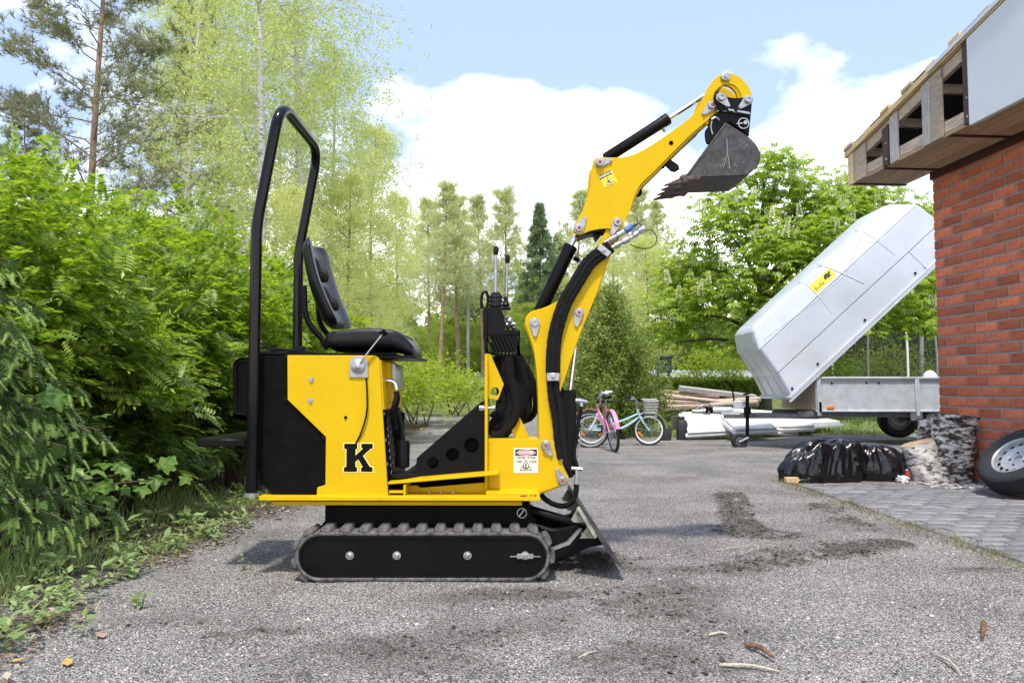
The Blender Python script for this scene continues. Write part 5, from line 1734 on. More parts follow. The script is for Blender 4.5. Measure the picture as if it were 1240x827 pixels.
# ================================================================== TRAILER WITH RAISED HARD COVER
TY0, TY1 = 11.3, 12.75
tx0 = W(988, 480, TY0).x
tx1 = tx0 + 3.05
tzt, tzb = W(988, 458.5, TY0).z, W(988, 497, TY0).z
trailer = thing('trailer', ((tx0 + tx1) / 2, (TY0 + TY1) / 2, 0.0), 'galvanised box trailer with tall pale grey hard cover tipped up', 'trailer')
def T(b, name, m, parent=None, **k):
    return b.build(name, m, parent or trailer, **k)
b = MB(); b.box(((tx0 + tx1) / 2, TY0 + .012, (tzt + tzb) / 2), (tx1 - tx0, .024, tzt - tzb))
side_t = T(b, 'side_wall', M['galv'], bevel=.003)
b = MB(); b.box(((tx0 + tx1) / 2, TY1 - .012, (tzt + tzb) / 2), (tx1 - tx0, .024, tzt - tzb)); T(b, 'side_wall', M['galv'], bevel=.003)
b = MB(); b.box((tx0 + .015, (TY0 + TY1) / 2, (tzt + tzb) / 2), (.024, TY1 - TY0 - .06, tzt - tzb - .01)); T(b, 'front_wall', M['wood_old'])
b = MB(); b.box((tx1 - .015, (TY0 + TY1) / 2, (tzt + tzb) / 2), (.024, TY1 - TY0 - .06, tzt - tzb - .01)); T(b, 'tailgate', M['galv'])
b = MB(); b.box(((tx0 + tx1) / 2, (TY0 + TY1) / 2, tzb + .012), (tx1 - tx0 - .06, TY1 - TY0 - .06, .02)); T(b, 'floor', M['wood_old'])
b = MB(); b.box(((tx0 + tx1) / 2, TY0 - .012, tzt + .012), (tx1 - tx0 + .03, .05, .03)); b.box(((tx0 + tx1) / 2, TY0 - .008, tzb - .008), (tx1 - tx0 + .02, .04, .022))
T(b, 'edge_rail', M['galv'], side_t, bevel=.004)
for px in (991, 1110):
    x = W(px, 480, TY0).x
    b = MB(); b.box((x, TY0 - .022, (tzt + tzb) / 2 - .03), (.055, .03, tzt - tzb + .09)); T(b, 'stake_post', M['galv'], side_t, bevel=.005)
b = MB(); x = W(992, 490, TY0).x; b.box((x, TY0 - .045, tzb + .05), (.03, .03, .14)); T(b, 'latch', M['black_matt'], side_t, bevel=.004)
b = MB(); c = W(1005.5, 493, TY0); b.box((c.x, TY0 - .02, c.z), (.10, .03, .045)); T(b, 'side_marker', M['orange'], side_t, bevel=.006)
b = MB()
for px, py in ((1007, 464), (1049, 463.5), (1064, 463.5)):
    c = W(px, py, TY0); b.lathe([(.014, 0), (.014, .01), (0, .012)], (c.x, TY0 - .001, c.z), (0, -1, 0), 8)
T(b, 'rivets', M['black_matt'], side_t)
# frame and drawbar
YM = (TY0 + TY1) / 2
for y in (TY0 + .15, TY1 - .15):
    b = MB(); b.box(((tx0 + tx1) / 2 - .1, y, tzb - .055), (tx1 - tx0 + .2, .06, .085)); T(b, 'frame_beam', M['trailer_frame'], bevel=.006)
xh = W(877, 500, YM).x
zdb = W(920, 503, YM).z
b = MB(); b.beam((xh, YM, zdb), (tx0 + .4, YM, zdb), .08, .085); b.beam((xh + .45, YM - .03, zdb), (tx0 + .1, TY0 + .2, zdb), .05, .07); b.beam((xh + .45, YM + .03, zdb), (tx0 + .1, TY1 - .2, zdb), .05, .07)
T(b, 'drawbar', M['trailer_frame'], bevel=.005)
b = MB(); c = W(884, 497, YM)
b.lathe([(.045, 0), (.055, .03), (.055, .28), (.040, .32), (0, .32)], (W(862, 497, YM).x, YM, W(862, 497, YM).z), (1, 0, 0), 14)
b.box((W(897, 490, YM).x, YM, W(897, 490, YM).z), (.22, .07, .12)); b.box((W(884, 500, YM).x, YM, W(884, 500, YM).z), (.30, .10, .06))
T(b, 'coupling_body', M['galv'], bevel=.008)
b = MB(); a = W(863, 497, YM); b.lathe([(.055, 0), (.06, .02), (.048, .05), (.058, .08), (.046, .11), (.05, .14), (0, .14)], (a.x - .12, YM, a.z), (1, 0, 0), 14); T(b, 'rubber_bellows', M['black_matt'])
b = MB(); a = W(852, 498, YM); b.lathe([(.03, -.18), (.035, -.02), (.05, .0), (.05, .10), (0, .10)], (a.x, YM, a.z), (1, 0, 0), 12); b.beam((a.x - .12, YM, a.z + .03), (a.x + .04, YM, a.z + .12), .03, .02)
T(b, 'coupling_head', M['zinc'], bevel=.004)
b = MB(); b.tube([W(890, 492, YM), W(888, 478, YM), W(885.5, 466, YM), W(878, 461, YM)], [.014, .013, .013, .018], 8); T(b, 'handbrake_lever', M['black_matt'])
# jockey wheel
b = MB(); b.tube([W(905, 479, YM - .1), W(905, 531, YM - .1)], .026, 10); b.tube([W(900, 478, YM - .1), W(908, 476, YM - .1)], .014, 8); b.box(W(905, 497, YM - .1), (.09, .07, .10))
jk = T(b, 'jockey_post', M['black_matt'])
cj = W(895, 534, YM - .1)
b = MB(); b.lathe([(.055, -.04), (.10, -.05), (.118, -.03), (.118, .03), (.10, .05), (.055, .04)], cj, (0, 1, 0), 26); T(b, 'jockey_tyre', M['tyre'], jk)
b = MB(); b.lathe([(.06, -.03), (.05, -.042), (.02, -.02), (.02, -.05), (0, -.05)], cj, (0, 1, 0), 18); b.beam((cj.x, cj.y - .06, cj.z), (cj.x + .12, cj.y - .06, cj.z + .06), .03, .02); T(b, 'jockey_hub', M['galv'], jk)
# axle wheels
xw = W(1087, 515, TY1 - .14).x
for y, sgn in ((TY0 + .14, 1), (TY1 - .14, -1)):
    gz = ground_z(xw, y)
    Rw = .305
    o = bpy.data.objects.new('wheel', None); COL.objects.link(o); o.parent = trailer
    o.location = (xw - trailer.location.x, y - trailer.location.y, gz + Rw + .045 - trailer.location.z)
    make_wheel_parts(o, Rw, .17, .19, M['tyre'], holes=False)
    if sgn < 0:
        for k in range(7):
            t = math.pi * (1.06 + .125 * k)
            b = MB(); b.lathe([(.013, 0), (.013, .01), (0, .01)], (.105 * math.cos(t), -.055, .105 * math.sin(t)), (0, -1, 0), 8)
            b.build('rim_hole', M['white'], [c_ for c_ in o.children if c_.name.startswith('rim')][0], local=True)
b = MB(); xm = xw; zg = tzb - .08
for k in range(9):
    t0_, t1_ = math.pi * k / 9, math.pi * (k + 1) / 9
    p0 = (xm - .38 * math.cos(t0_), zg - .06 + .12 * math.sin(t0_)); p1 = (xm - .38 * math.cos(t1_), zg - .06 + .12 * math.sin(t1_))
    b.beam((p0[0], TY0 + .14, p0[1]), (p1[0], TY0 + .14, p1[1]), .2, .008)
T(b, 'mudguard', M['black_matt'])
b = MB(); b.beam((xw, TY0 + .25, .40), (xw, TY1 - .25, .40), .07, .07); T(b, 'axle', M['trailer_frame'])
b = MB(); b.box((W(1112, 503, TY0).x, TY0 + .05, W(1112, 503, TY0).z), (.16, .05, .14)); T(b, 'spring_bracket', M['galv'], bevel=.01)

# ---- hard cover: lofted tiers in its own tilted frame (r along the rim, n away from it)
LANG = math.radians(42.3)
L0 = W(957, 482.5, TY0)                       # near lower rim corner
RV, NV = Vector((math.cos(LANG), 0, math.sin(LANG))), Vector((-math.sin(LANG), 0, math.cos(LANG)))
LLEN, LWID = 3.42, 1.34
def lp(r, n, y):
    return Vector((L0.x, TY0 - .04, L0.z)) + RV * r + NV * n + Vector((0, y, 0))
def ring(n, i0, i1, iy, rc, k=4):
    """rounded rectangle at height n, inset i0 at the low end, i1 at the high end, iy on the sides"""
    x0, x1, y0, y1 = i0, LLEN - i1, iy, LWID - iy
    out = []
    for cx, cy, a in ((x1 - rc, y0 + rc, -90), (x1 - rc, y1 - rc, 0), (x0 + rc, y1 - rc, 90), (x0 + rc, y0 + rc, 180)):
        for j in range(k + 1):
            t = math.radians(a + 90 * j / k); out.append(lp(cx + rc * math.cos(t), n, cy + rc * math.sin(t)))
    return out
tiers = [(0.0, -.02, -.02, -.02, .03), (.035, -.02, -.02, -.02, .03), (.04, .02, .02, .02, .05), (.36, .105, .07, .055, .06), (.366, .105, .075, .066, .06), (.385, .11, .06, .052, .05),
         (.765, .17, .10, .095, .05), (.772, .17, .11, .110, .05), (.79, .16, .11, .100, .05), (1.03, .30, .34, .19, .06), (1.06, .34, .40, .24, .06), (1.075, .40, .46, .29, .06)]
b = MB(); rings = [ring(*t) for t in tiers]; nr = len(rings[0]); vs = [p for r_ in rings for p in r_]; fs = []
for i in range(len(rings) - 1):
    for j in range(nr):
        j2 = (j + 1) % nr; fs.append((i * nr + j, i * nr + j2, (i + 1) * nr + j2, (i + 1) * nr + j))
fs.append(tuple((len(rings) - 1) * nr + j for j in range(nr))); fs.append(tuple(range(nr - 1, -1, -1)))
b.add(vs, fs)
lid = T(b, 'cover', M['lid'], sharp=22)
# moulded ribs over the shell, following its flank
def flank(r, n):
    """point on the near flank at height n"""
    for a, c in zip(tiers[:-1], tiers[1:]):
        if a[0] <= n <= c[0]:
            f = (n - a[0]) / max(1e-6, c[0] - a[0]); return lp(r, n, a[3] + (c[3] - a[3]) * f)
    return lp(r, n, .25)
def rib(pts, r=.010, m='lid'):
    P3 = []
    for (a, c) in zip(pts[:-1], pts[1:]):
        for k in range(6):
            f = k / 6; P3.append(flank(a[0] + (c[0] - a[0]) * f, a[1] + (c[1] - a[1]) * f))
    P3.append(flank(*pts[-1]))
    b = MB(); b.tube([q + Vector((0, .001, 0)) for q in P3], r + .0015, 6); T(b, 'rib', M[m], lid, sharp=80)
def rn(px, py):
    p = W(px, py, TY0); d = Vector((p.x - L0.x, 0, p.z - L0.z)); return (d.dot(RV), d.dot(NV))
M['seam_shade'] = mat('lid_shadow_seam', (.43, .455, .49), .4)  # darker tone on thin lines stands in for shade in the seams
for q, r, m in (([(996, 317), (1047, 343)], .008, 'lid'), ([(971, 338), (980, 342), (994, 360), (1008, 380)], .0045, 'seam_shade'), ([(1042, 275), (1050, 278), (1026, 331)], .0045, 'seam_shade'),
             ([(1051, 279), (1085, 309)], .0045, 'seam_shade'), ([(1097, 300), (1122, 327)], .005, 'seam_shade'), ([(994, 361), (927, 411)], .004, 'seam_shade'), ([(1027, 331), (996, 357)], .004, 'seam_shade')):
    rib([rn(*p) for p in q], r, m)
# low end: vertical seam ribs and flared lip
b = MB()
for y in (.28, .67, 1.06):
    b.tube([lp(.02, .05, y), lp(.100, .355, y)], .008, 6); b.tube([lp(.11, .40, y), lp(.168, .755, y)], .008, 6); b.tube([lp(.165, .80, y), lp(.295, 1.02, y)], .010, 6)
T(b, 'end_seams', M['seam_shade'], lid)
b = MB()
for y0, y1 in ((.22, .26), (.30, .65), (.69, 1.04), (1.08, 1.13)):
    b.box(lp(.225, .912, (y0 + y1) / 2), (.006, y1 - y0, .19), Matrix((RV, Vector((0, 1, 0)), NV)).transposed() @ Euler((0, .53, 0)).to_matrix())
T(b, 'end_panels', M['lid_end'], lid)
b = MB()
for rr in (.11, .62, 1.55, 2.55):
    b.lathe([(.018, 0), (.018, .012), (0, .014)], lp(rr, .10 if rr > 0.3 else .09, .022), (0, -1, 0), 8)
T(b, 'cover_bolts', M['black_matt'], lid)
b = MB()
for rr in (.04,): b.beam(lp(-.05, -.02, .0), lp(LLEN, -.02, .0), .05, .03, NV)
T(b, 'rim_rail', M['lid'], lid, bevel=.006)
for y in (.3, 1.2):
    b = MB(); b.tube([lp(.05, -.02, y), Vector((tx0 + .02, TY0 + y, tzt - .02))], .02, 8); T(b, 'hinge', M['zinc'])
# yellow maker's sticker with a small dark animal and slanted letters
rs0 = rn(990.5, 352); rs1 = rn(1016, 331)
nmid = .60
def sp_(r, n, d=.004):
    p = flank(r, n); return p + Vector((0, -d, 0))
r0_, n0_ = rn(992, 352); r1_, n1_ = rn(1013, 333)
rl = 0.40; rc_ = (r0_ + r1_) / 2; nc_ = .895
b = MB(); vs = [sp_(rc_ - rl / 2, nc_ - .068), sp_(rc_ + rl / 2, nc_ - .068), sp_(rc_ + rl / 2, nc_ + .068), sp_(rc_ - rl / 2, nc_ + .068)]
b.add(vs, [(0, 1, 2, 3)]); stick = T(b, 'maker_sticker', M['sign_yellow'], lid, smooth=False, recalc=False)
def flat_poly(pts, name, d=.0075):
    b = MB(); b.add([sp_(rc_ + x, nc_ + z, d) for x, z in pts], [tuple(range(len(pts)))]); return T(b, name, M['sign_black'], stick, smooth=False, recalc=False)
flat_poly([(.03, .0), (.06, .035), (.10, .05), (.13, .03), (.17, .045), (.18, .025), (.14, .0), (.15, -.03), (.12, -.02), (.09, -.035), (.08, -.01), (.05, -.02)], 'animal_mark')
xx = -.17
for h, w in ((.05, .014), (.035, .012), (.03, .010), (.055, .010), (.055, .010), (.03, .014)):
    flat_poly([(xx, -.045), (xx + w, -.045), (xx + w + h * .3, -.045 + h), (xx + h * .3, -.045 + h)], 'letter_mark'); xx += w + .016
b = MB(); c = W(1126, 454, TY0 + .3); b.lathe([(.10, 0), (.085, .05), (.05, .09), (0, .11)], (c.x, TY0 + .3, tzt + .02), (0, 0, 1), 10)
o = b.build('plastic_canister', M['white_plastic'], thing('white_bag', (c.x, TY0 + .3, tzt + .02), 'small white plastic bundle on the trailer rim by the brick corner', 'bundle'))
# ================================================================== BICYCLES
def bike(name, loc, rz, wr, wb, col, label, steer, basket=False, lean=0.0, tyre='tyre', rim='rim', saddle='vinyl', reflector=True):
    """bicycle in its own frame: heading +x, rear hub at x=0"""
    root = thing(name, loc, label, 'bicycle')
    root.rotation_euler = (lean, 0, rz)
    def B(b, n, m, parent=None, **k): return b.build(n, m, parent or root, local=True, **k)
    def wheel(parent, c, nm='wheel'):
        o = bpy.data.objects.new(nm, None); COL.objects.link(o); o.parent = parent; o.location = c
        t = 2 * math.pi
        b = MB(); b.lathe([(wr - .03, -.016), (wr - .008, -.021), (wr, -.008), (wr, .008), (wr - .008, .021), (wr - .03, .016)], (0, 0, 0), (0, 1, 0), 36, close=True); B(b, 'tyre', M[tyre], o)
        b = MB(); b.lathe([(wr - .032, -.012), (wr - .055, -.010), (wr - .055, .010), (wr - .032, .012)], (0, 0, 0), (0, 1, 0), 36, close=True); B(b, 'rim', M[rim], o)
        b = MB(); b.lathe([(.02, -.04), (.012, -.02), (.012, .02), (.02, .04)], (0, 0, 0), (0, 1, 0), 10)
        for k in range(18):
            a = t * k / 18; b.tube([(.02 * math.cos(a), .02 * (1 if k % 2 else -1), .02 * math.sin(a)), ((wr - .05) * math.cos(a + .25), 0, (wr - .05) * math.sin(a + .25))], .0022, 4, cap=False)
        B(b, 'spokes', M['rim'], o)
        if reflector:
            b = MB(); b.box((-(wr * .55), -.012, -wr * .25), (.085, .012, .03), Euler((0, .9, 0))); B(b, 'reflector', M['orange'], o)
        return o
    wheel(root, (0, 0, wr))
    c = M[col]
    bbx, bbz = wb * .42, wr * .92
    sx, sz = wb * .27, wr * 2.25            # saddle clamp
    hx, hz = wb * .80, wr * 2.28            # head tube top
    hx2, hz2 = wb * .845, wr * 1.80
    b = MB()
    b.tube([(bbx, 0, bbz), (sx, 0, sz)], .015, 8)
    b.tube(smooth_path([(hx2, 0, hz2), (wb * .62, 0, wr * 1.25), (bbx, 0, bbz)]), .018, 8)
    b.tube(smooth_path([(hx + .01, 0, hz - .07), (wb * .58, 0, wr * 1.62), (bbx - .05, 0, bbz + wr * .42)]), .014, 8)
    b.tube([(hx, 0, hz), (hx2, 0, hz2)], .019, 8)
    for s in (-1, 1):
        b.tube([(bbx, s * .02, bbz), (0, s * .05, wr)], .010, 6); b.tube([(sx + .03, s * .02, sz - .16), (0, s * .05, wr)], .009, 6)
    B(b, 'frame', c)
    b = MB(); b.tube([(sx, 0, sz), (sx - .035, 0, sz + .12)], .012, 8); B(b, 'seat_post', M['zinc'])
    b = MB(); z = sz + .14; x0 = sx - .04
    b.add([(x0 - .12, -.075, z + .01), (x0 - .12, .075, z + .01), (x0 - .02, .055, z + .012), (x0 + .14, .02, z - .005), (x0 + .14, -.02, z - .005), (x0 - .02, -.055, z + .012),
           (x0 - .11, -.06, z - .04), (x0 - .11, .06, z - .04), (x0, .04, z - .035), (x0 + .13, .012, z - .03), (x0 + .13, -.012, z - .03), (x0, -.04, z - .035)],
          [(0, 5, 4, 3, 2, 1), (6, 7, 8, 9, 10, 11), (0, 1, 7, 6), (1, 2, 8, 7), (2, 3, 9, 8), (3, 4, 10, 9), (4, 5, 11, 10), (5, 0, 6, 11)])
    B(b, 'saddle', M[saddle], bevel=.012, sharp=60)
    # fork assembly turns about the head tube
    fk = bpy.data.objects.new('fork_assembly', None); COL.objects.link(fk); fk.parent = root
    fk.location = (hx2, 0, hz2); fk.rotation_euler = (0, 0, steer)
    fx, fz = wb - hx2, wr - hz2
    b = MB()
    for s in (-1, 1):
        b.tube(smooth_path([(0, s * .035, .0), (fx * .5, s * .05, fz * .55), (fx, s * .05, fz)]), .012, 8)
    b.box((0, 0, .0), (.05, .10, .03)); B(b, 'fork', c if col == 'light_blue' else M['white_plastic'], fk)
    w2 = wheel(fk, (fx, 0, fz), 'front_wheel')
    b = MB(); dx, dz = hx - hx2, hz - hz2
    b.tube([(dx, 0, dz), (dx - .02, 0, dz + .10)], .013, 8)
    b.tube(smooth_path([(dx - .16, -.27, dz + .16), (dx - .06, -.24, dz + .17), (dx + .02, -.08, dz + .10), (dx, 0, dz + .10), (dx + .02, .08, dz + .10), (dx - .06, .24, dz + .17), (dx - .16, .27, dz + .16)]), .011, 8)
    B(b, 'handlebar', M['zinc'], fk)
    for s in (-1, 1):
        b = MB(); b.tube([(dx - .17, s * .272, dz + .16), (dx - .07, s * .245, dz + .172)], .017, 8); B(b, 'grip', M['white_plastic'] if col == 'pink' else M['vinyl'], fk)
    b = MB(); b.box((dx + .02, .0, dz + .13), (.05, .06, .04)); b.tube([(dx, -.13, dz + .14), (dx + .05, -.22, dz + .14)], .006, 5); b.tube([(dx, .13, dz + .14), (dx + .05, .22, dz + .14)], .006, 5); B(b, 'brake_lever', M['black_matt'], fk)
    for ang0, parent, cx, cz in ((0, root, 0, wr), (1, fk, fx, fz)):
        b = MB(); P0 = None; pts = []
        for k in range(10):
            a = math.radians(20 + 150 * k / 9) if ang0 == 0 else math.radians(15 + 110 * k / 9)
            pts.append((cx + (wr + .03) * math.cos(a) * (1 if ang0 else -1) * (-1 if ang0 == 0 else 1), 0, cz + (wr + .03) * math.sin(a)))
        for p, q in zip(pts[:-1], pts[1:]): b.beam(p, q, .055, .004)
        B(b, 'mudguard', M['white_plastic'] if col == 'light_blue' else c, parent)
    b = MB(); b.lathe([(.085, -.004), (.085, .004), (.06, .004), (.06, -.004)], (bbx, -.05, bbz), (0, 1, 0), 20, close=True)
    b.beam((bbx, -.07, bbz), (bbx + .10, -.07, bbz - .10), .015, .022); b.beam((bbx, .07, bbz), (bbx - .10, .07, bbz + .10), .015, .022)
    b.box((bbx + .10, -.11, bbz - .10), (.08, .07, .022)); b.box((bbx - .10, .11, bbz + .10), (.08, .07, .022))
    B(b, 'crankset', M['black_matt'])
    b = MB(); b.tube([(bbx - .08, -.03, bbz - .02), (bbx - .12, -.14, .01)], .008, 6); B(b, 'kickstand', M['zinc'])
    b = MB(); b.beam((-.03, -.055, wr + .05), (bbx + .04, -.055, bbz + .09), .012, .05); B(b, 'chain_guard', c)
    if basket:
        bx = hx - hx2 + .20; bz = hz - hz2 + .02; bsk = None
        b = MB()
        x0, x1, y0, y1, z0, z1 = bx - .11, bx + .11, -.15, .15, bz - .12, bz + .12
        def pnt(u, v, side):
            e = 1 - .18 * (1 - v)
            cx, hxw, hyw = bx, .11 * e, .15 * e
            z = z0 + (z1 - z0) * v
            return {0: (cx - hxw, -hyw + 2 * hyw * u, z), 1: (cx + hxw, -hyw + 2 * hyw * u, z), 2: (cx - hxw + 2 * hxw * u, -hyw, z), 3: (cx - hxw + 2 * hxw * u, hyw, z)}[side]
        for s in range(4):
            for k in range(9): b.tube([pnt(k / 8, 0, s), pnt(k / 8, 1, s)], .0028, 4, cap=False)
            for k in range(6): b.tube([pnt(0, k / 5, s), pnt(1, k / 5, s)], .0028 if k < 5 else .006, 4, cap=False)
        for k in range(9): b.tube([(bx - .09 + .18 * k / 8, -.123, z0), (bx - .09 + .18 * k / 8, .123, z0)], .0028, 4, cap=False)
        B(b, 'basket', M['wicker'], fk)
    return root
bp = W(742, 548, 10.75)
bike('bicycle', (1.42, 11.0, .0), math.radians(97), .28, .93, 'pink', 'pink bicycle seen from behind with its front wheel turned sideways', math.radians(70), lean=-.10)
bb0 = W(716, 519, 12.3)
bike('bicycle', (bb0.x, 12.3, .0), math.radians(-4), .245, .88, 'light_blue', 'pale blue bicycle with a wire basket and white front rim', math.radians(0), basket=True, lean=.06, tyre='white_tyre' if 'white_tyre' in M else 'tyre', rim='white_plastic')

# ================================================================== BAGS, LOGS, SMALL THINGS BY THE WALL
def blob(name, c, size, seed, m, parent, seg=44, rings=30, lump=.16, ridg=.10, top=None, flat=True, pinch=None):
    """crumpled sack: sphere pushed by folded noise, flat on the ground"""
    b = MB(); vs = []; r = random.Random(seed)
    dirs = [(Vector((r.gauss(0, 1), r.gauss(0, 1), r.gauss(0, 1))).normalized(), r.uniform(3, 8), r.uniform(0, 6.28)) for _ in range(9)]
    for j in range(rings + 1):
        ph = math.pi * j / rings
        for i in range(seg):
            th = 2 * math.pi * i / seg
            d = Vector((math.sin(ph) * math.cos(th), math.sin(ph) * math.sin(th), math.cos(ph)))
            k = 1.0
            for q, f, o in dirs:
                k += ridg / 3 * (1 - abs(math.sin(d.dot(q) * f + o)) * 2) * (1 if f > 5 else .5)
            k += lump * .5 * math.sin(3 * d.x + seed) * math.cos(2.3 * d.y + seed)
            p = Vector((d.x * size[0], d.y * size[1], d.z * size[2])) * k
            if top: p = top(p, d)
            if p.z < -size[2] * .55 and flat: p.z = -size[2] * .55 - .0 + .006 * math.sin(th * 9)
            vs.append(Vector(c) + p)
    fs = []
    for j in range(rings):
        for i in range(seg):
            i2 = (i + 1) % seg; fs.append((j * seg + i, (j + 1) * seg + i, (j + 1) * seg + i2, j * seg + i2))
    b.add(vs, fs)
    return b.build(name, m, parent, sharp=75)
def sack(label, px, Y, hw, hd, ht, seed, peak, folds, amp, pts=9.0):
    """plastic sack: dome whose folds run down from its gathered peak"""
    g = W(px, 580, Y); root = thing('bin_bag', (g.x, Y, 0), label, 'bag', 'black rubbish sacks by the brick corner')
    r = random.Random(seed); b = MB(); nu, nv = 120, 40; vs = []
    ph = [r.uniform(0, 6.28) for _ in range(8)]
    for j in range(nv + 1):
        v = j / nv                                   # 0 peak .. 1 ground rim
        for i in range(nu):
            a = 2 * math.pi * i / nu
            prof = math.sin(v * math.pi * .56) ** .80 if v < .9 else math.sin(.9 * math.pi * .56) ** .80 * (1 - (v - .9) * .5)
            z = ht * (1 - v ** 2.1)
            q = 1 + .10 * math.sin(2 * a + ph[0]) + .06 * math.sin(3 * a + ph[1] + v * 2)
            w1 = abs(math.sin(folds * .5 * a + ph[2] + 1.2 * math.sin(3 * v + ph[3]) + .8 * math.sin(2 * a)))
            w2 = abs(math.sin(folds * 1.3 * a + ph[4] - 2.5 * v + math.sin(5 * a + ph[5])))
            w3 = math.sin(11 * v + 3 * math.sin(2 * a + ph[6])) * math.sin(5 * a + ph[7])
            e = min(1, v * 2.2) * (1 - .25 * v)
            q += amp * e * ((1 - w1) * 1.0 + (1 - w2) * .45 - .5 + .35 * w3)
            x = math.cos(a) * hw * prof * q; y = math.sin(a) * hd * prof * q
            x += peak * (1 - v) ** 1.25 * hw
            zz = z * (1 + amp * .5 * e * (w3 + (1 - w1) - .5))
            vs.append((g.x + x, Y + y, max(.004, zz)))
    b.add(vs, [(j * nu + i, (j + 1) * nu + i, (j + 1) * nu + (i + 1) % nu, j * nu + (i + 1) % nu) for j in range(nv) for i in range(nu)])
    b.build('sack', M['bag'], root, sharp=80)
    return root
s1 = sack('glossy creased black rubbish sack slumped to a point at its left', 992, 7.62, .345, .24, .40, 4, .62, 13, .17)
b = MB(); a = G(943, 580); e = G(985, 580)
b.tube(smooth_path([Vector((a.x, 7.45, .012)), Vector((a.x + .10, 7.45, .022)), Vector((a.x + .22, 7.48, .035)), Vector((e.x, 7.52, .04))], 5), [.010, .012, .014, .017, .02, .023, .026, .03, .034, .038, .042, .046, .05, .054, .056, .058][:16], 10, squash=1.5)
b.build('sack_corner', M['bag'], s1, sharp=80)
sack('round full black rubbish sack, plump and matt beside the birch logs', 1053, 7.75, .30, .25, .35, 9, .06, 9, .085)

# birch logs: chopped, bark white with black scars
def birch_mat(name, dark=.5):
    m = bpy.data.materials.new(name); m.use_nodes = True
    nt = m.node_tree; N, L = nt.nodes.new, nt.links.new; bs = nt.nodes['Principled BSDF']; bs.inputs['Roughness'].default_value = .8
    tc = N('ShaderNodeTexCoord'); mp = N('ShaderNodeMapping'); mp.inputs['Scale'].default_value = (1, 1, 2.6); L(tc.outputs['Object'], mp.inputs[0])
    n1 = N('ShaderNodeTexNoise'); n1.inputs['Scale'].default_value = 11; n1.inputs['Detail'].default_value = 8; n1.inputs['Roughness'].default_value = .7; L(mp.outputs[0], n1.inputs['Vector'])
    r1 = N('ShaderNodeValToRGB'); e = r1.color_ramp.elements
    e[0].position = dark - .06; e[0].color = (.025, .02, .018, 1); e[1].position = dark + .05; e[1].color = (.62, .60, .56, 1); q = e.new(dark); q.color = (.20, .17, .14, 1)
    L(n1.outputs['Fac'], r1.inputs[0]); L(r1.outputs[0], bs.inputs['Base Color'])
    bp_ = N('ShaderNodeBump'); bp_.inputs['Strength'].default_value = .7; bp_.inputs['Distance'].default_value = .02; L(n1.outputs['Fac'], bp_.inputs['Height']); L(bp_.outputs[0], bs.inputs['Normal'])
    return m
M['birch_log'] = birch_mat('scarred_birch_bark', .50); M['birch_log_pale'] = birch_mat('pale_birch_bark', .445); M['birch_trunk'] = birch_mat('birch_trunk_bark', .42)
M['cut_wood'] = mat('sawn_log_end', (.40, .28, .16), .85, 0, .25, 18, .2, 60)
def log(base, top, r0, r1, m, label, seed, flare=1.0):
    a, c = Vector(base), Vector(top)
    root = thing('birch_log', (a.x, a.y, 0), label, 'log', 'short birch logs stacked at the wall')
    r = random.Random(seed); n = 16; seg = 30; b = MB(); ax = (c - a).normalized(); u = ax.orthogonal().normalized(); w = ax.cross(u); vs = []
    ph = [r.uniform(0, 6.28) for _ in range(4)]
    for j in range(n + 1):
        t = j / n; rr = (r0 + (r1 - r0) * t)
        for k in range(seg):
            th = 2 * math.pi * k / seg
            q = rr * (1 + .05 * math.sin(2 * th + ph[0] + t * 2) + .035 * math.sin(5 * th + ph[1]) + .03 * math.sin(9 * th + ph[2] + 4 * t) + .09 * math.sin(4 * th + 6 * t + ph[3]) * math.sin(7 * t + ph[0]) + r.uniform(-.05, .05))
            vs.append(a + (c - a) * t + (u * math.cos(th) + w * math.sin(th)) * q)
    b.add(vs, [(j * seg + k, j * seg + (k + 1) % seg, (j + 1) * seg + (k + 1) % seg, (j + 1) * seg + k) for j in range(n) for k in range(seg)])
    b.build('bark', m, root, sharp=60)
    for nm, j, cc in (('cut_end', 0, a), ('cut_end', n, c)):
        b = MB(); b.add([p + ax * (.002 if j else -.002) for p in vs[j * seg:(j + 1) * seg]] , [tuple(range(seg))]); b.build(nm, M['cut_wood'], root, smooth=False)
    return root
def gz(px, py, Y): p = W(px, py, Y); return (p.x, Y, p.z)
log((gz(1127, 580, 7.6)[0], 7.60, .0), (gz(1112, 536, 7.6)[0], 7.62, gz(1112, 536, 7.6)[2]), .150, .150, M['birch_log_pale'], 'pale smooth birch log standing lowest, next to the round black sack', 3)
log((W(1152, 575, 7.55).x, 7.55, .0), (W(1159, 504, 7.55).x, 7.58, W(1159, 504, 7.55).z), .165, .195, M['birch_log'], 'tall dark scarred birch log standing against the brick corner', 5)
log((W(1122, 540, 7.9).x, 7.86, .0), (W(1126, 508, 7.9).x, 7.88, W(1126, 508, 7.9).z), .11, .12, M['birch_log'], 'narrow dark birch log wedged behind the pale log', 8)
# bark flakes and stones at their foot
bf = mat('bark_chip', (.12, .10, .09), .9, 0, 0, 12, .2, 50, col2=(.5, .48, .45), rand=.3)
r = random.Random(12); b = MB(); n = 0
for k in range(60):
    x, y = r.uniform(3.7, 4.2), r.uniform(6.9, 7.45); s = r.uniform(.012, .045)
    b.box((x, y, .008 + s * .15), (s * r.uniform(1, 2), s, s * .4), Euler((r.uniform(-.4, .4), r.uniform(-.4, .4), r.uniform(0, 6))))
o = b.build('bark_chips', bf); tag(o, 'scattered bark flakes at the foot of the birch logs', 'bark', kind='stuff')
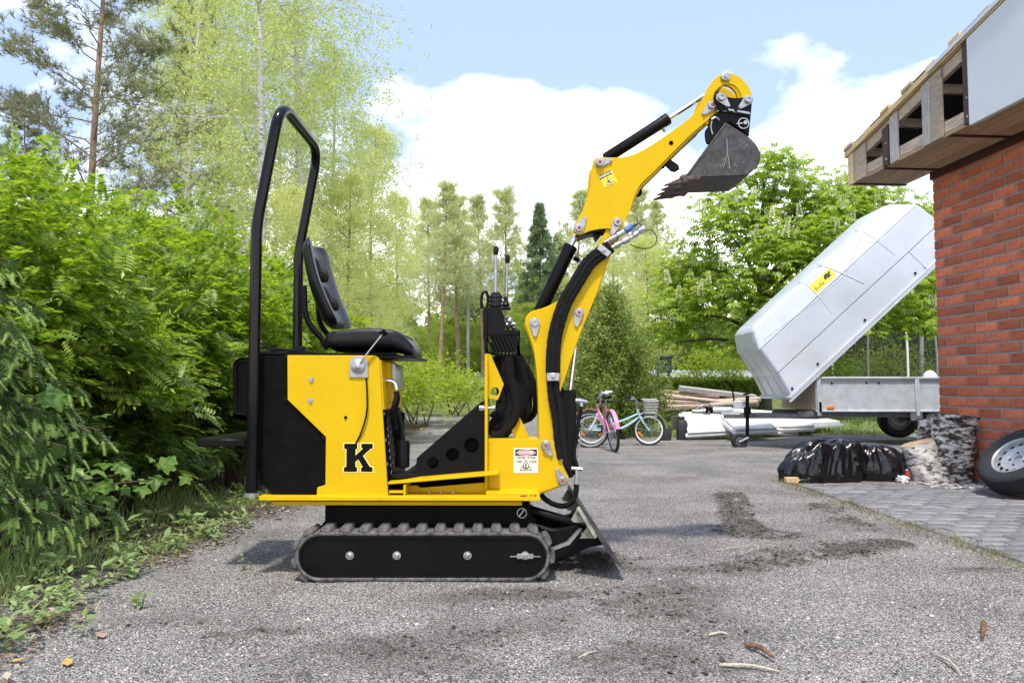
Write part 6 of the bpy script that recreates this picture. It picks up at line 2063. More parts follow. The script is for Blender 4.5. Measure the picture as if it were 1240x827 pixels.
# red can and white rag beside the round sack
c = W(1092, 572, 7.6); rt = thing('red_can', (c.x, 7.6, 0), 'small red can lying between sack and birch log', 'can')
b = MB(); b.lathe([(.04, -.055), (.045, -.05), (.045, .05), (.04, .055), (.012, .058), (.012, .075), (0, .075)], (c.x, 7.6, .052), (1, .2, .1), 16); b.build('can_body', M['red_paint'], rt)
b = MB(); b.box((c.x + .02, 7.59, .105), (.05, .03, .012)); b.build('can_grip', M['white_plastic'], rt, bevel=.003)
c = W(1093, 581, 7.45); rt = thing('plastic_rag', (c.x, 7.45, 0), 'crumpled pale plastic scrap on the ground under the red can', 'scrap')
blob('scrap', (c.x, 7.45, .03), (.07, .06, .045), 21, M['white_board'], rt, seg=20, rings=12, ridg=.25)
# sawn block in front of the sacks
c = G(958.5, 585); rt = thing('wood_block', (c.x, c.y, 0), 'little sawn wood block lying in front of the black sack', 'wood block')
b = MB(); b.box((c.x, c.y, .028), (.118, .07, .055), Euler((0, 0, .06))); b.build('block', M['beige_block'], rt, bevel=.004)

# sticks on the gravel
def stick(name, p0, p1, r, m, label, cat='stick', bend=.01):
    a, c = G(*p0), G(*p1); a.z = c.z = r * .9 + .006; mid = (a + c) / 2 + Vector((bend, bend, .004))
    b = MB(); b.tube(smooth_path([a, mid, c], 4), [r * .7, r, r * 1.05, r, r, r * .9, r * .8, r * .7, r * .5][:9], 7); o = b.build(name, M[m], None, sharp=50)
    off = mid.copy(); off.z = 0
    o.data.transform(Matrix.Translation(-off)); o.location = off
    tag(o, label, cat)
stick('stick', (902, 784), (937, 801), .009, 'stick_brown', 'short reddish brown stick on the gravel at lower right')
stick('splinter', (871, 809), (944, 817), .006, 'stick_pale', 'long pale splinter lying below the reddish stick', 'splinter')
stick('splinter', (858, 772), (882, 771), .005, 'stick_pale', 'small pale splinter lying above the reddish stick', 'splinter')
stick('splinter', (1134, 796), (1163, 818), .0045, 'stick_pale', 'thin grey splinter on the gravel near the right corner', 'splinter')
stick('stick', (1191, 757), (1190, 776), .009, 'stick_brown', 'stubby brown stick on the gravel below the pavers')
stick('splinter', (866, 668), (920, 662), .003, 'stick_pale', 'hair thin twig across the dark soil patch', 'twig')
stick('splinter', (700, 800), (722, 792), .004, 'stick_pale', 'tiny pale twig in the gravel at bottom centre', 'twig')
def fallen_leaf(px, py, s, m, label):
    c = G(px, py); b = MB(); pts = [(-1, 0, 0), (-.4, .45, .1), (.4, .4, .05), (1, 0, .12), (.4, -.4, .1), (-.4, -.45, 0)]
    a = rnd.uniform(0, 6); b.add([Vector((c.x, c.y, .012)) + Vector((x * math.cos(a) - y * math.sin(a), x * math.sin(a) + y * math.cos(a), z)) * s for x, y, z in pts], [(0, 1, 2, 3), (0, 3, 4, 5)])
    o = b.build('fallen_leaf', m, None, recalc=False); tag(o, label, 'leaf')
yl = mat('yellow_dead_leaf', (.48, .31, .07), .7, 0, .2, 40); bl_ = mat('brown_dead_leaf', (.34, .22, .17), .8, 0, .2, 40)
fallen_leaf(81, 806, .035, yl, 'yellow dead leaf on the verge in the bottom left corner')
fallen_leaf(22, 803, .025, yl, 'small yellow leaf at the very left bottom edge')
fallen_leaf(122, 773, .034, bl_, 'curled pinkish brown leaf on the verge gravel')
fallen_leaf(38, 790, .022, bl_, 'small brown leaf between the yellow leaves')

# ================================================================== YARD CLUTTER BEHIND
# heap of old boards
r = random.Random(31)
desc = ['dark brown board at the bottom left of the heap', 'long grey board lying on top of the heap, tilted', 'reddish board end sticking out left of the heap', 'thin weathered board in the middle of the heap',
        'pale board with broken end under the grey one', 'short split board at the front of the heap', 'wide cream painted board low in the heap', 'narrow black edged lath across the heap', 'brown batten pointing at the trailer coupling', 'grey board at the back of the heap']
spots_ = [(805, 478, 905, 490, 15.2, .05, 'wood_pile'), (823, 470, 915, 481, 15.4, .16, 'wood_grey'), (800, 474, 870, 479, 15.6, .10, 'wood_pile'), (800, 486, 900, 487, 15.0, .09, 'wood_pile'),
         (801, 494, 862, 490, 14.9, .14, 'wood_pile'), (835, 493, 888, 488, 14.7, .08, 'wood_pile'), (812, 490, 920, 483, 15.3, .12, 'wood_old'), (800, 482, 880, 484, 15.1, .03, 'wood_pile'),
         (860, 490, 917, 486, 14.6, .07, 'wood_old'), (830, 484, 918, 489, 15.5, .15, 'wood_grey')]
for d, (x0, y0, x1, y1, Y, w, m) in zip(desc, spots_):
    a, c = W(x0, y0, Y + r.uniform(-.2, .2)), W(x1, y1, Y + r.uniform(-.2, .4))
    b = MB(); b.beam(a, c, .14, max(.03, w * .55), (0, -.25, 1)); o = b.build('board', M[m], None, bevel=.004); mid = (a + c) / 2; o.data.transform(Matrix.Translation(-mid)); o.location = mid
    tag(o, d, 'board', 'old boards heaped by the hedge')
for k, (px, d) in enumerate(((822, 'left timber bearer under the board heap'), (898, 'right timber bearer under the board heap'))):
    c = W(px, 495, 15.2); g = ground_z(c.x, 15.2); b = MB(); b.box((c.x, 15.2, (g + .34) / 2), (.12, .9, .34 - g)); o = b.build('timber_bearer', M['wood_old'], None, bevel=.006); tag(o, d, 'bearer', 'bearers under the board heap')
# white insulation sheets on the grass
for i, (px, py, w, dpt, rz, tilt, Y, d) in enumerate(((852, 519, .75, .5, .1, .85, 13.5, 'leftmost white sheet leaning on the others'), (880, 520, .9, .6, -.15, .70, 13.7, 'large white sheet standing behind the jockey wheel'),
        (905, 522, .8, .6, .25, .40, 13.4, 'white sheet lying low in front of the heap'), (930, 517, .9, .6, .1, .62, 14.0, 'white sheet propped under the trailer drawbar'), (955, 517, .8, .6, -.25, .30, 14.0, 'white sheet slipping right off the heap'),
        (985, 516, .8, .5, .15, .07, 14.2, 'thin cream sheet lying flat on the grass farthest right'), (868, 512, .6, .5, .35, .8, 14.3, 'small white sheet at the back of the pile'))):
    c = W(px, py, Y); g = ground_z(c.x, Y)
    b = MB(); b.box((0, 0, 0), (w, dpt, .05)); b.box((w * .02, .01, .052), (w * .94, dpt * .9, .04)); o = b.build('insulation_sheet', M['white_board'], None, bevel=.004)
    o.location = (c.x, Y, g + .06 + dpt / 2 * math.sin(tilt) + i % 3 * .03); o.rotation_euler = (tilt, r.uniform(-.08, .08), rz); tag(o, d, 'sheet', 'white sheets dumped on the grass')
# gas bottle and black can
c = W(826, 525, 13.4); g = ground_z(c.x, 13.4); rt = thing('gas_bottle', (c.x, 13.4, g), 'dark grey gas bottle with shouldered top right of the blue bicycle', 'gas bottle')
b = MB(); b.lathe([(.085, 0), (.095, .02), (.095, .27), (.075, .32), (.03, .345), (.03, .37), (0, .37)], (c.x, 13.4, g), (0, 0, 1), 20); b.build('bottle_body', M['dark_plastic'], rt)
b = MB(); b.lathe([(.05, .345), (.05, .385), (.042, .385), (.042, .345)], (c.x, 13.4, g), (0, 0, 1), 14); b.box((c.x, 13.4, g + .36), (.03, .03, .04)); b.build('valve_guard', M['dark_plastic'], rt)
c = W(806, 527, 13.3); g = ground_z(c.x, 13.3); rt = thing('fuel_can', (c.x, 13.3, g), 'squat black plastic can by the gas bottle', 'can')
b = MB(); b.box((c.x, 13.3, g + .10), (.17, .13, .20)); b.build('can_body', M['dark_plastic'], rt, bevel=.02, bseg=2)
b = MB(); b.tube(smooth_path([(c.x - .06, 13.3, g + .20), (c.x - .05, 13.3, g + .25), (c.x + .05, 13.3, g + .25), (c.x + .06, 13.3, g + .20)]), .012, 8); b.lathe([(.02, 0), (.02, .04), (0, .04)], (c.x + .06, 13.3, g + .19), (.5, 0, 1), 8); b.build('can_handle', M['dark_plastic'], rt)
b = MB(); b.tube(smooth_path([W(800, 507, 13.4), W(808, 504, 13.5), W(818, 499, 13.6), W(828, 495, 13.8)]), .012, 6); o = b.build('black_pipe', M['dark_plastic'], None); tag(o, 'thin black pipe slanting from the fuel can to the boards', 'pipe')
# grey box on a post
c = W(803.5, 442, 19); rt = thing('cable_cabinet', (c.x, 19, 0), 'grey utility box on posts above the low hedge', 'utility box')
b = MB(); b.box(c, (.36, .2, .38)); bx_ = b.build('cabinet_body', M['grey_box'], rt, bevel=.01)
b = MB(); b.box((c.x, 18.9, c.z + .19), (.42, .28, .05)); b.build('cabinet_lid', M['grey_box'], bx_, bevel=.008)
b = MB(); b.box((c.x, 18.895, c.z - .01), (.30, .012, .30)); b.build('cabinet_door', M['grey_box'], bx_, bevel=.004)
for s in (-.13, .13):
    b = MB(); b.box((c.x + s, 19.02, (c.z - .18) / 2), (.05, .05, c.z - .18)); b.build('cabinet_leg', M['grey_box'], rt)
# low sheet roof behind the hedge
a, c = W(790, 455, 22), W(915, 455, 22); rt = thing('low_shelter', ((a.x + c.x) / 2, 22, 0), 'low shelter with grey corrugated roof behind the trimmed hedge', 'shelter')
b = MB(); n = 60; vs = []
for k in range(n + 1):
    x = a.x + (c.x - a.x) * k / n
    for y, dz in ((21.6, -.04), (23.0, .18)): vs.append((x, y, a.z + dz + .022 * math.sin(k * 1.7)))
b.add(vs, [(2 * k, 2 * k + 2, 2 * k + 3, 2 * k + 1) for k in range(n)]); b.build('roof_sheet', M['roof_grey'], rt, recalc=False)
for x in (a.x + .1, (a.x + c.x) / 2, c.x - .1):
    for y in (21.75, 22.85):
        b = MB(); b.box((x, y, a.z / 2), (.08, .08, a.z)); b.build('shelter_post', M['wood_grey'], rt)
# trampoline with its net
tc_ = Vector((W(1085, 470, 21).x, 21.5, ground_z(9, 21))); tr_ = thing('trampoline', tc_, 'trampoline with tall white poles and dark safety net behind the trailer', 'trampoline')
R_ = 1.75
b = MB()
for k in range(36):
    t0_, t1_ = 2 * math.pi * k / 36, 2 * math.pi * (k + 1) / 36
    b.beam(tc_ + Vector((R_ * math.cos(t0_), R_ * math.sin(t0_), .75)), tc_ + Vector((R_ * math.cos(t1_), R_ * math.sin(t1_), .75)), .25, .04)
b.build('bed_frame', M['shed_blue'], tr_)
b = MB(); b.add([tc_ + Vector((R_ * .93 * math.cos(2 * math.pi * k / 36), R_ * .93 * math.sin(2 * math.pi * k / 36), .74)) for k in range(36)], [tuple(range(36))]); b.build('jumping_mat', M['net'], tr_, smooth=False)
for k in range(6):
    t = 2 * math.pi * k / 6 + .35; x, y = R_ * 1.04 * math.cos(t), R_ * 1.04 * math.sin(t)
    b = MB(); b.tube([tc_ + Vector((x, y, 0)), tc_ + Vector((x * 1.0, y * 1.0, 1.55)), tc_ + Vector((x * .96, y * .96, 2.55))], .028, 8); b.build('net_pole', M['white_plastic'], tr_)
def net_mat():
    m = bpy.data.materials.new('fine_black_net'); m.use_nodes = True
    nt = m.node_tree; N, L = nt.nodes.new, nt.links.new; nt.nodes.clear()
    o = N('ShaderNodeOutputMaterial'); d = N('ShaderNodeBsdfDiffuse'); d.inputs[0].default_value = (.03, .033, .034, 1); t = N('ShaderNodeBsdfTransparent'); x = N('ShaderNodeMixShader')
    x.inputs[0].default_value = .36; L(t.outputs[0], x.inputs[1]); L(d.outputs[0], x.inputs[2]); L(x.outputs[0], o.inputs[0]); return m
b = MB(); vs = []
for z in (.78, 2.45):
    vs += [tc_ + Vector((math.cos(2 * math.pi * k / 48) * R_ * .97, math.sin(2 * math.pi * k / 48) * R_ * .97, z + (0 if z < 1 else -.05 * abs(math.sin(3 * 2 * math.pi * k / 48 + .3))))) for k in range(48)]
b.add(vs, [(k, (k + 1) % 48, 48 + (k + 1) % 48, 48 + k) for k in range(48)])
b.build('safety_net', net_mat(), tr_, recalc=False)
# pole by the trampoline
for px, y0, y1, Y, r_, m, d, nm in ((1116, 372, 500, 25, .07, 'galv', 'thick grey metal pole rising right of the trampoline', 'metal_pole'), (567, 296, 482, 42, .10, 'wood_grey', 'bare grey wooden utility pole with crossarm among the pines', 'utility_pole')):
    a, c = W(px, y1, Y), W(px, y0, Y); rt = thing(nm, (a.x, Y, 0), d, 'pole'); b = MB(); b.tube([(a.x, Y, 0), (c.x, Y, c.z)], [r_, r_ * .8], 10); b.build('shaft', M[m], rt)
    if nm == 'utility_pole': b = MB(); b.beam((c.x - .55, Y, c.z - .15), (c.x + .55, Y, c.z - .15), .10, .12); b.build('crossarm', M[m], rt)
    else: b = MB(); b.lathe([(r_ * .9, 0), (r_ * 1.1, .02), (r_ * .6, .08), (0, .1)], (c.x, Y, c.z), (0, 0, 1), 10); b.build('pole_cap', M[m], rt)
# far buildings
def shed(name, px0, px1, pyt, pyb, Y, wallm, roofm, label, cat, dep=5, win=1, rise_=.8):
    a, c = W(px0, pyt, Y), W(px1, pyb, Y); x0, x1 = a.x, c.x; zt_ = a.z
    rt = thing(name, ((x0 + x1) / 2, Y + dep / 2, 0), label, cat)
    b = MB(); b.box(((x0 + x1) / 2, Y + dep / 2, zt_ / 2), (x1 - x0, dep, zt_)); wl_ = b.build('wall', M[wallm], rt)
    b = MB(); ym = Y + dep / 2
    b.add([(x0 - .25, Y - .3, zt_ - .05), (x1 + .25, Y - .3, zt_ - .05), (x1 + .25, ym, zt_ + rise_), (x0 - .25, ym, zt_ + rise_), (x1 + .25, Y + dep + .3, zt_ - .05), (x0 - .25, Y + dep + .3, zt_ - .05)], [(0, 1, 2, 3), (3, 2, 4, 5)]); b.build('roof', M[roofm], rt, recalc=False, smooth=False)
    for k in range(win):
        x = x0 + (x1 - x0) * (k + .5) / win; b = MB(); b.box((x, Y - .02, zt_ * .6), (.7, .05, .7)); w_ = b.build('window', M['white'], rt); b = MB(); b.box((x, Y - .05, zt_ * .6), (.56, .03, .56)); b.build('pane', M['sign_black'], w_)
shed('garden_shed', 571, 592, 461, 480, 45, 'shed_blue', 'roof_grey', 'small dark blue shed with pale roof far down the lane', 'shed', 4, 1, .5)
shed('far_house', 1098, 1160, 452, 476, 60, 'far_wall', 'far_roof', 'distant low white house with red roof beyond the trampoline', 'house', 8, 3, 1.2)
# ================================================================== PLANTS
def A(*v): return np.array(v, dtype=float)
def linkmesh(me, name, parent=None, loc=None, kind=None):
    o = bpy.data.objects.new(name, me); COL.objects.link(o)
    if parent is not None: o.parent = parent
    if loc is not None: o.location = loc
    if kind: o['kind'] = kind
    return o

# ---- leaf templates: x along the leaf, z its upper side
def T_frond(npair=6):
    """feathered leaf: paired leaflets on a drooping midrib, 1 long"""
    v, f = [], []
    def leaflet(o, d, l, w):
        o = Vector(o); d = Vector(d).normalized(); s = Vector((0, 0, 1)).cross(d).normalized(); n = len(v)
        v.extend([o, o + d * l * .45 + s * w + Vector((0, 0, .02)), o + d * l + Vector((0, 0, -.05 * l)), o + d * l * .45 - s * w + Vector((0, 0, .02))]); f.append((n, n + 1, n + 2, n + 3))
    def mid(t): return (t, 0, -.16 * t * t)
    for k in range(npair):
        t = .22 + .70 * k / npair; l = .34 * (1 - .45 * abs(t - .45)); 
        for s in (-1, 1): leaflet(mid(t), (.45, s, .12), l, l * .21)
    leaflet(mid(.93), (1, 0, -.2), .26, .055)
    n = len(v); v.extend([Vector((0, -.008, 0)), Vector((0, .008, 0)), Vector((.95, .004, -.145)), Vector((.95, -.004, -.145))]); f.append((n, n + 1, n + 2, n + 3))
    return [tuple(p) for p in v], f
def T_maple():
    """five lobed leaf: each lobe folded along its vein, notches lifted"""
    tips = [(.02, .50, -.06), (.48, .62, -.10), (1.0, 0, -.22), (.48, -.62, -.10), (.02, -.50, -.06)]
    notch = [(.0, .10, 0), (.20, .40, .05), (.60, .32, .03), (.60, -.32, .03), (.20, -.40, .05), (.0, -.10, 0)]
    v = [(.06, 0, -.03)]; f = []
    for k, t in enumerate(tips):
        a, b_ = notch[k], notch[k + 1]; n = len(v)
        s1 = tuple((a[q] * .35 + t[q] * .65) + ((-.03) if q == 2 else 0) for q in range(3)); s2 = tuple((b_[q] * .35 + t[q] * .65) + ((-.03) if q == 2 else 0) for q in range(3))
        s1 = (s1[0] + (s1[0] - .35) * .10, s1[1] * 1.08, s1[2] + .03); s2 = (s2[0] + (s2[0] - .35) * .10, s2[1] * 1.08, s2[2] + .03)
        m = (t[0] * .55 + .03, t[1] * .55, -.09)
        v += [a, s1, t, s2, b_, m]
        f += [(0, n + 5, n), (n, n + 5, n + 1), (n + 1, n + 5, n + 2), (n + 2, n + 5, n + 3), (n + 3, n + 5, n + 4), (n + 4, n + 5, 0)]
    return v, f
def T_palm(nl=7):
    v, f = [], []
    for k in range(nl):
        a = (k - (nl - 1) / 2) * .50; l = 1.0 - .13 * abs(k - (nl - 1) / 2); d = Vector((math.cos(a), math.sin(a), 0)); s = Vector((-d.y, d.x, 0)); n = len(v)
        v.extend([d * .06, d * l * .62 + s * .15 * l + Vector((0, 0, -.05)), d * l + Vector((0, 0, -.30)), d * l * .62 - s * .15 * l + Vector((0, 0, -.05)), d * l * .6 + Vector((0, 0, -.10))])
        f += [(n, n + 4, n + 1), (n + 1, n + 4, n + 2), (n, n + 3, n + 4), (n + 4, n + 3, n + 2)]
    return [tuple(p) for p in v], f
def T_oval():
    return [(0, 0, 0), (.35, .24, .04), (1, 0, -.08), (.35, -.24, .04)], [(0, 1, 2, 3)]
def T_cluster(k, seed, spread=.9, l=.5, w=.36, droop=-.3):
    """k small leaves in a loose spray"""
    r = random.Random(seed); v, f = [], []
    for i in range(k):
        o = Vector((r.uniform(-.5, .5), r.uniform(-.5, .5), r.uniform(-.5, .5))) * spread * 1.2; d = Vector((r.uniform(-1, 1), r.uniform(-1, 1), r.uniform(-1, .4) + droop)).normalized()
        s = d.orthogonal().normalized(); q = d.cross(s); a = r.uniform(0, 6.28); s = s * math.cos(a) + q * math.sin(a); n = len(v); ll = l * r.uniform(.7, 1.2)
        v.extend([o, o + d * ll * .45 + s * w * ll * .5, o + d * ll, o + d * ll * .45 - s * w * ll * .5]); f.append((n, n + 1, n + 2, n + 3))
    return [tuple(p) for p in v], f
def T_tuft(k, seed):
    """needle tuft pointing along x"""
    r = random.Random(seed); v, f = [], []
    for i in range(k):
        d = Vector((r.uniform(.15, 1), r.uniform(-.8, .8), r.uniform(-.7, .8))).normalized(); s = d.orthogonal().normalized() * .045; n = len(v); l = r.uniform(.7, 1.1); o = Vector((r.uniform(-.5, .15), 0, 0))
        v.extend([o - s, o + s, o + d * l]); f.append((n, n + 1, n + 2))
    return [tuple(p) for p in v], f
def T_shoot(k=44):
    """spruce twig with bottlebrush needles along x"""
    r = random.Random(2); v, f = [], []
    for i in range(k):
        t = i / k; a = i * 2.4; d = Vector((.55, math.cos(a), math.sin(a))).normalized(); l = .24 * (1 - .35 * t); s = d.cross(Vector((1, 0, 0))).normalized() * .042; o = Vector((t, 0, -.10 * t * t)); n = len(v)
        v.extend([o - s, o + s, o + d * l]); f.append((n, n + 1, n + 2))
    n = len(v); v.extend([Vector((0, -.03, 0)), Vector((0, .03, 0)), Vector((1, 0, -.1))]); f.append((n, n + 1, n + 2))
    n = len(v); v.extend([Vector((0, 0, -.03)), Vector((0, 0, .03)), Vector((1, 0, -.1))]); f.append((n, n + 1, n + 2))
    return [tuple(p) for p in v], f

def leaf_parts(protos, root, idx, pos, d, n, s, name='leaf'):
    """the leaves that show largest, each an object of its own sharing one of the protos"""
    F = frames(d[idx], n[idx])
    for k, i in enumerate(idx):
        m = Matrix([[F[k, 0, 0], F[k, 0, 1], F[k, 0, 2]], [F[k, 1, 0], F[k, 1, 1], F[k, 1, 2]], [F[k, 2, 0], F[k, 2, 1], F[k, 2, 2]]])
        o = bpy.data.objects.new(name, protos[k % len(protos)]); COL.objects.link(o); o.parent = root
        o.matrix_local = Matrix.Translation(pos[i]) @ m.to_4x4() @ Matrix.Diagonal((s[i], s[i], s[i], 1))
def template_mesh(tpl, name, m):
    me = bpy.data.meshes.new(name); me.from_pydata([tuple(p) for p in tpl[0]], [], tpl[1]); me.materials.append(m); me.update(); return me

def shrub(name, label, cat, group, base, rad, h, N, tpl, m, size, n_parts, seed, flat=.0, skew=(0, 0), fill=.55, low=0.05, cam_face=True, stems=7, lod=None):
    """a bush of leaves through a lumpy dome; base (x,y), rad (rx,ry), h height"""
    r = np.random.default_rng(seed); z0 = ground_z(*base); root = thing(name, (base[0], base[1], z0), label, cat, group)
    u = r.normal(size=(N, 3)); u[:, 2] = np.abs(u[:, 2]) * .95 - .28 * r.random(N); u /= np.linalg.norm(u, axis=1, keepdims=True)
    az = np.arctan2(u[:, 1], u[:, 0])
    lump = 1 + .16 * np.sin(3 * az + seed) * np.cos(4 * u[:, 2] + seed) + .10 * np.sin(7 * az + 2 * seed + 5 * u[:, 2]) + .12 * r.normal(size=N) * .5
    rr = (1 - fill * r.random(N) ** 1.6) * lump
    zc = h * .42
    pos = np.stack([u[:, 0] * rad[0] * rr + skew[0] * u[:, 2], u[:, 1] * rad[1] * rr + skew[1] * u[:, 2], zc + u[:, 2] * (h - zc) * rr], 1)
    lo = u[:, 2] < 0; pos[lo, 2] = zc + u[lo, 2] / .45 * zc * rr[lo]
    cl = np.sin(pos[:, 0] * 6.1 + seed) * np.sin(pos[:, 1] * 5.3 + 2 * seed) * np.sin(pos[:, 2] * 6.7 + seed) + .5 * np.sin(pos[:, 0] * 13 + pos[:, 2] * 9) * np.sin(pos[:, 1] * 11 + pos[:, 2] * 12 + seed)
    keep = (pos[:, 2] > low) & ((cl > -.16) | (r.random(N) < .22) | (fill < .3)); pos, u = pos[keep], u[keep]; N = len(pos)
    d = u * A(1, 1, .35) + r.normal(size=(N, 3)) * .45 + A(0, 0, -.12); n = A(0, 0, 1.0) + u * .7 + r.normal(size=(N, 3)) * .30
    s = size * (.65 + .6 * r.random(N))
    # nearest to the camera first
    wp = pos + A(base[0], base[1], z0); dist = np.linalg.norm(wp - A(0, 0, CAM_H), axis=1)
    px = wp[:, 0] / np.maximum(wp[:, 1], .1); vis = (np.abs(px) < .66)
    key = dist - .7 * rr[keep] - s * 3 + np.where(vis, 0, 50)
    order = np.argsort(key); near = order[:n_parts]; rest = order[n_parts:]
    if n_parts: leaf_parts([template_mesh(tpl, 'leaf', m)], root, near, pos, d, n, s)
    linkmesh(scatter('foliage', tpl[0], tpl[1], pos[rest], d[rest], n[rest], s[rest], m), 'foliage', root, kind='stuff')
    rs = random.Random(seed)
    for k in range(stems):
        a = rs.uniform(0, 6.28); q = rs.uniform(.3, .8); p0 = Vector((rs.uniform(-.2, .2) * rad[0], rs.uniform(-.2, .2) * rad[1], -.05)); p1 = Vector((math.cos(a) * rad[0] * q, math.sin(a) * rad[1] * q, h * rs.uniform(.5, .85)))
        mid = p0.lerp(p1, .5) + Vector((0, 0, h * .12)); b = MB(); b.tube(smooth_path([p0, mid, p1], 4), [.02, .019, .018, .016, .014, .012, .010, .008, .006][:9], 6); b.build('stem', M['twig'], root, local=True)
    return root
TF, TMp, TP, TO = T_frond(), T_maple(), T_palm(), T_oval()

# ---- hedge of feather leaved shrubs along the left side, nearest first
HG = 'feather leaved shrubs of the hedge'
shrub('hedge_shrub', 'big feather leaved shrub at the left frame edge behind the maple', 'shrub', HG, (-3.35, 4.95), (1.15, 1.0), 2.20, 7000, TF, LM['hedge'], .165, 300, 1, low=.2)
shrub('hedge_shrub', 'tall feather leaved shrub in the hedge left of the roll bar', 'shrub', HG, (-3.05, 6.35), (1.15, 1.0), 2.22, 7200, TF, LM['hedge'], .165, 300, 2, low=.15)
shrub('hedge_shrub', 'bright feather leaved shrub right behind the rear foot board', 'shrub', HG, (-2.75, 7.75), (1.0, 1.0), 2.12, 7000, TF, LM['hedge'], .165, 300, 3, low=.05)
shrub('hedge_shrub', 'feather leaved shrub seen through the roll bar', 'shrub', HG, (-2.85, 9.3), (1.0, 1.1), 1.98, 3400, TF, LM['hedge'], .18, 120, 4)
shrub('hedge_shrub', 'lime feather leaved shrub rising behind the black seat', 'shrub', HG, (-2.75, 11.0), (1.0, 1.1), 1.82, 3200, TF, LM['hedge_lime'], .20, 60, 5)
shrub('hedge_shrub', 'feather leaved shrub hidden behind the front of the hedge row', 'shrub', HG, (-4.3, 7.2), (1.2, 1.6), 2.55, 2200, TF, LM['hedge'], .22, 0, 6)
shrub('hedge_shrub', 'tallest shrub top at the far left edge above the hedge', 'shrub', HG, (-3.9, 5.6), (.9, 1.0), 2.45, 2600, TF, LM['hedge'], .20, 60, 7)
for i, (x, y, d) in enumerate(((-2.95, 4.6, 'dark filler shrub under the hedge behind the maple leaves'), (-2.75, 5.4, 'dark filler shrub under the hedge above the tall grass'), (-2.62, 6.2, 'dark filler shrub under the hedge left of the foot board'), (-2.45, 7.0, 'dark filler shrub under the hedge below the foot board'), (-3.6, 6.3, 'dark filler shrub deep under the hedge'), (-3.7, 5.2, 'dark filler shrub deep behind the maple'), (-3.3, 7.5, 'dark filler shrub deep behind the engine panel'))):
    shrub('filler_shrub', d, 'shrub', 'low filler shrubs under the hedge', (x, y), (.55, .6), .85, 1100, TF, LM['under'], .15, 0, 60 + i, low=.02, stems=4)  # fillers added to darken the foot of the hedge
shrub('lime_shrub', 'lime green shrub beside the lane behind the engine', 'shrub', 'lime shrubs along the lane', (-2.25, 13.2), (1.15, 1.3), 1.60, 8200, TO, LM['hedge_lime'], .085, 0, 8)
shrub('lime_shrub', 'lime green shrub farther along the lane, before the pines', 'shrub', 'lime shrubs along the lane', (-1.95, 17.0), (1.35, 1.4), 1.45, 7000, TO, LM['hedge_lime'], .10, 0, 9)
shrub('clipped_hedge', 'low green hedge at the bend of the lane before the pine trunks', 'hedge', None, (-1.4, 21.0), (1.6, 1.0), 1.15, 5200, TO, LM['lowhedge'], .10, 0, 10)

# ---- maple sapling at the left edge
def maple():
    r = np.random.default_rng(21); root = thing('maple_sapling', (-2.75, 3.75, 0), 'young maple with broad lobed leaves at the left edge', 'sapling')
    P_, D_, N_ = [], [], []
    rs = random.Random(4)
    tips = [((-2.95, 3.6, .0), (-2.42, 3.55, 1.22)), ((-2.95, 3.7, .1), (-2.30, 3.62, 1.02)), ((-2.9, 3.8, .2), (-2.16, 3.72, .84)), ((-2.95, 3.9, .1), (-2.20, 3.95, .62)), ((-2.9, 3.6, .3), (-2.52, 3.50, .78)),
            ((-2.9, 3.6, .0), (-2.40, 3.40, .34)), ((-2.9, 3.6, .0), (-2.20, 3.6, .30)), ((-2.8, 4.2, .0), (-2.10, 4.35, .42)), ((-2.9, 3.6, .5), (-2.55, 3.5, .50)), ((-2.8, 4.4, 0), (-2.0, 4.6, .36))]
    for a, c in tips:
        a, c = Vector(a), Vector(c); mid = a.lerp(c, .5) + Vector((0, 0, .12)); pth = smooth_path([a, mid, c], 6)
        b = MB(); loc = [p - root.location for p in pth]; b.tube(loc, [.012 - .009 * i / len(loc) for i in range(len(loc))], 6); b.build('branch', M['twig'], root, local=True)
        for p in loc[5:]:
            for q in range(3):
                o = A(*p) + r.normal(size=3) * A(.07, .07, .06); P_.append(o); D_.append(A(.6, -.5, -.35) + r.normal(size=3) * .45); N_.append(A(.35, -.55, .8) + r.normal(size=3) * .25)
    P_, D_, N_ = np.array(P_), np.array(D_), np.array(N_); s = .045 + .060 * r.random(len(P_))
    order = np.argsort(-s); leaf_parts([template_mesh(TMp, 'leaf', LM['maple'])], root, order[:260], P_, D_, N_, s)
maple()
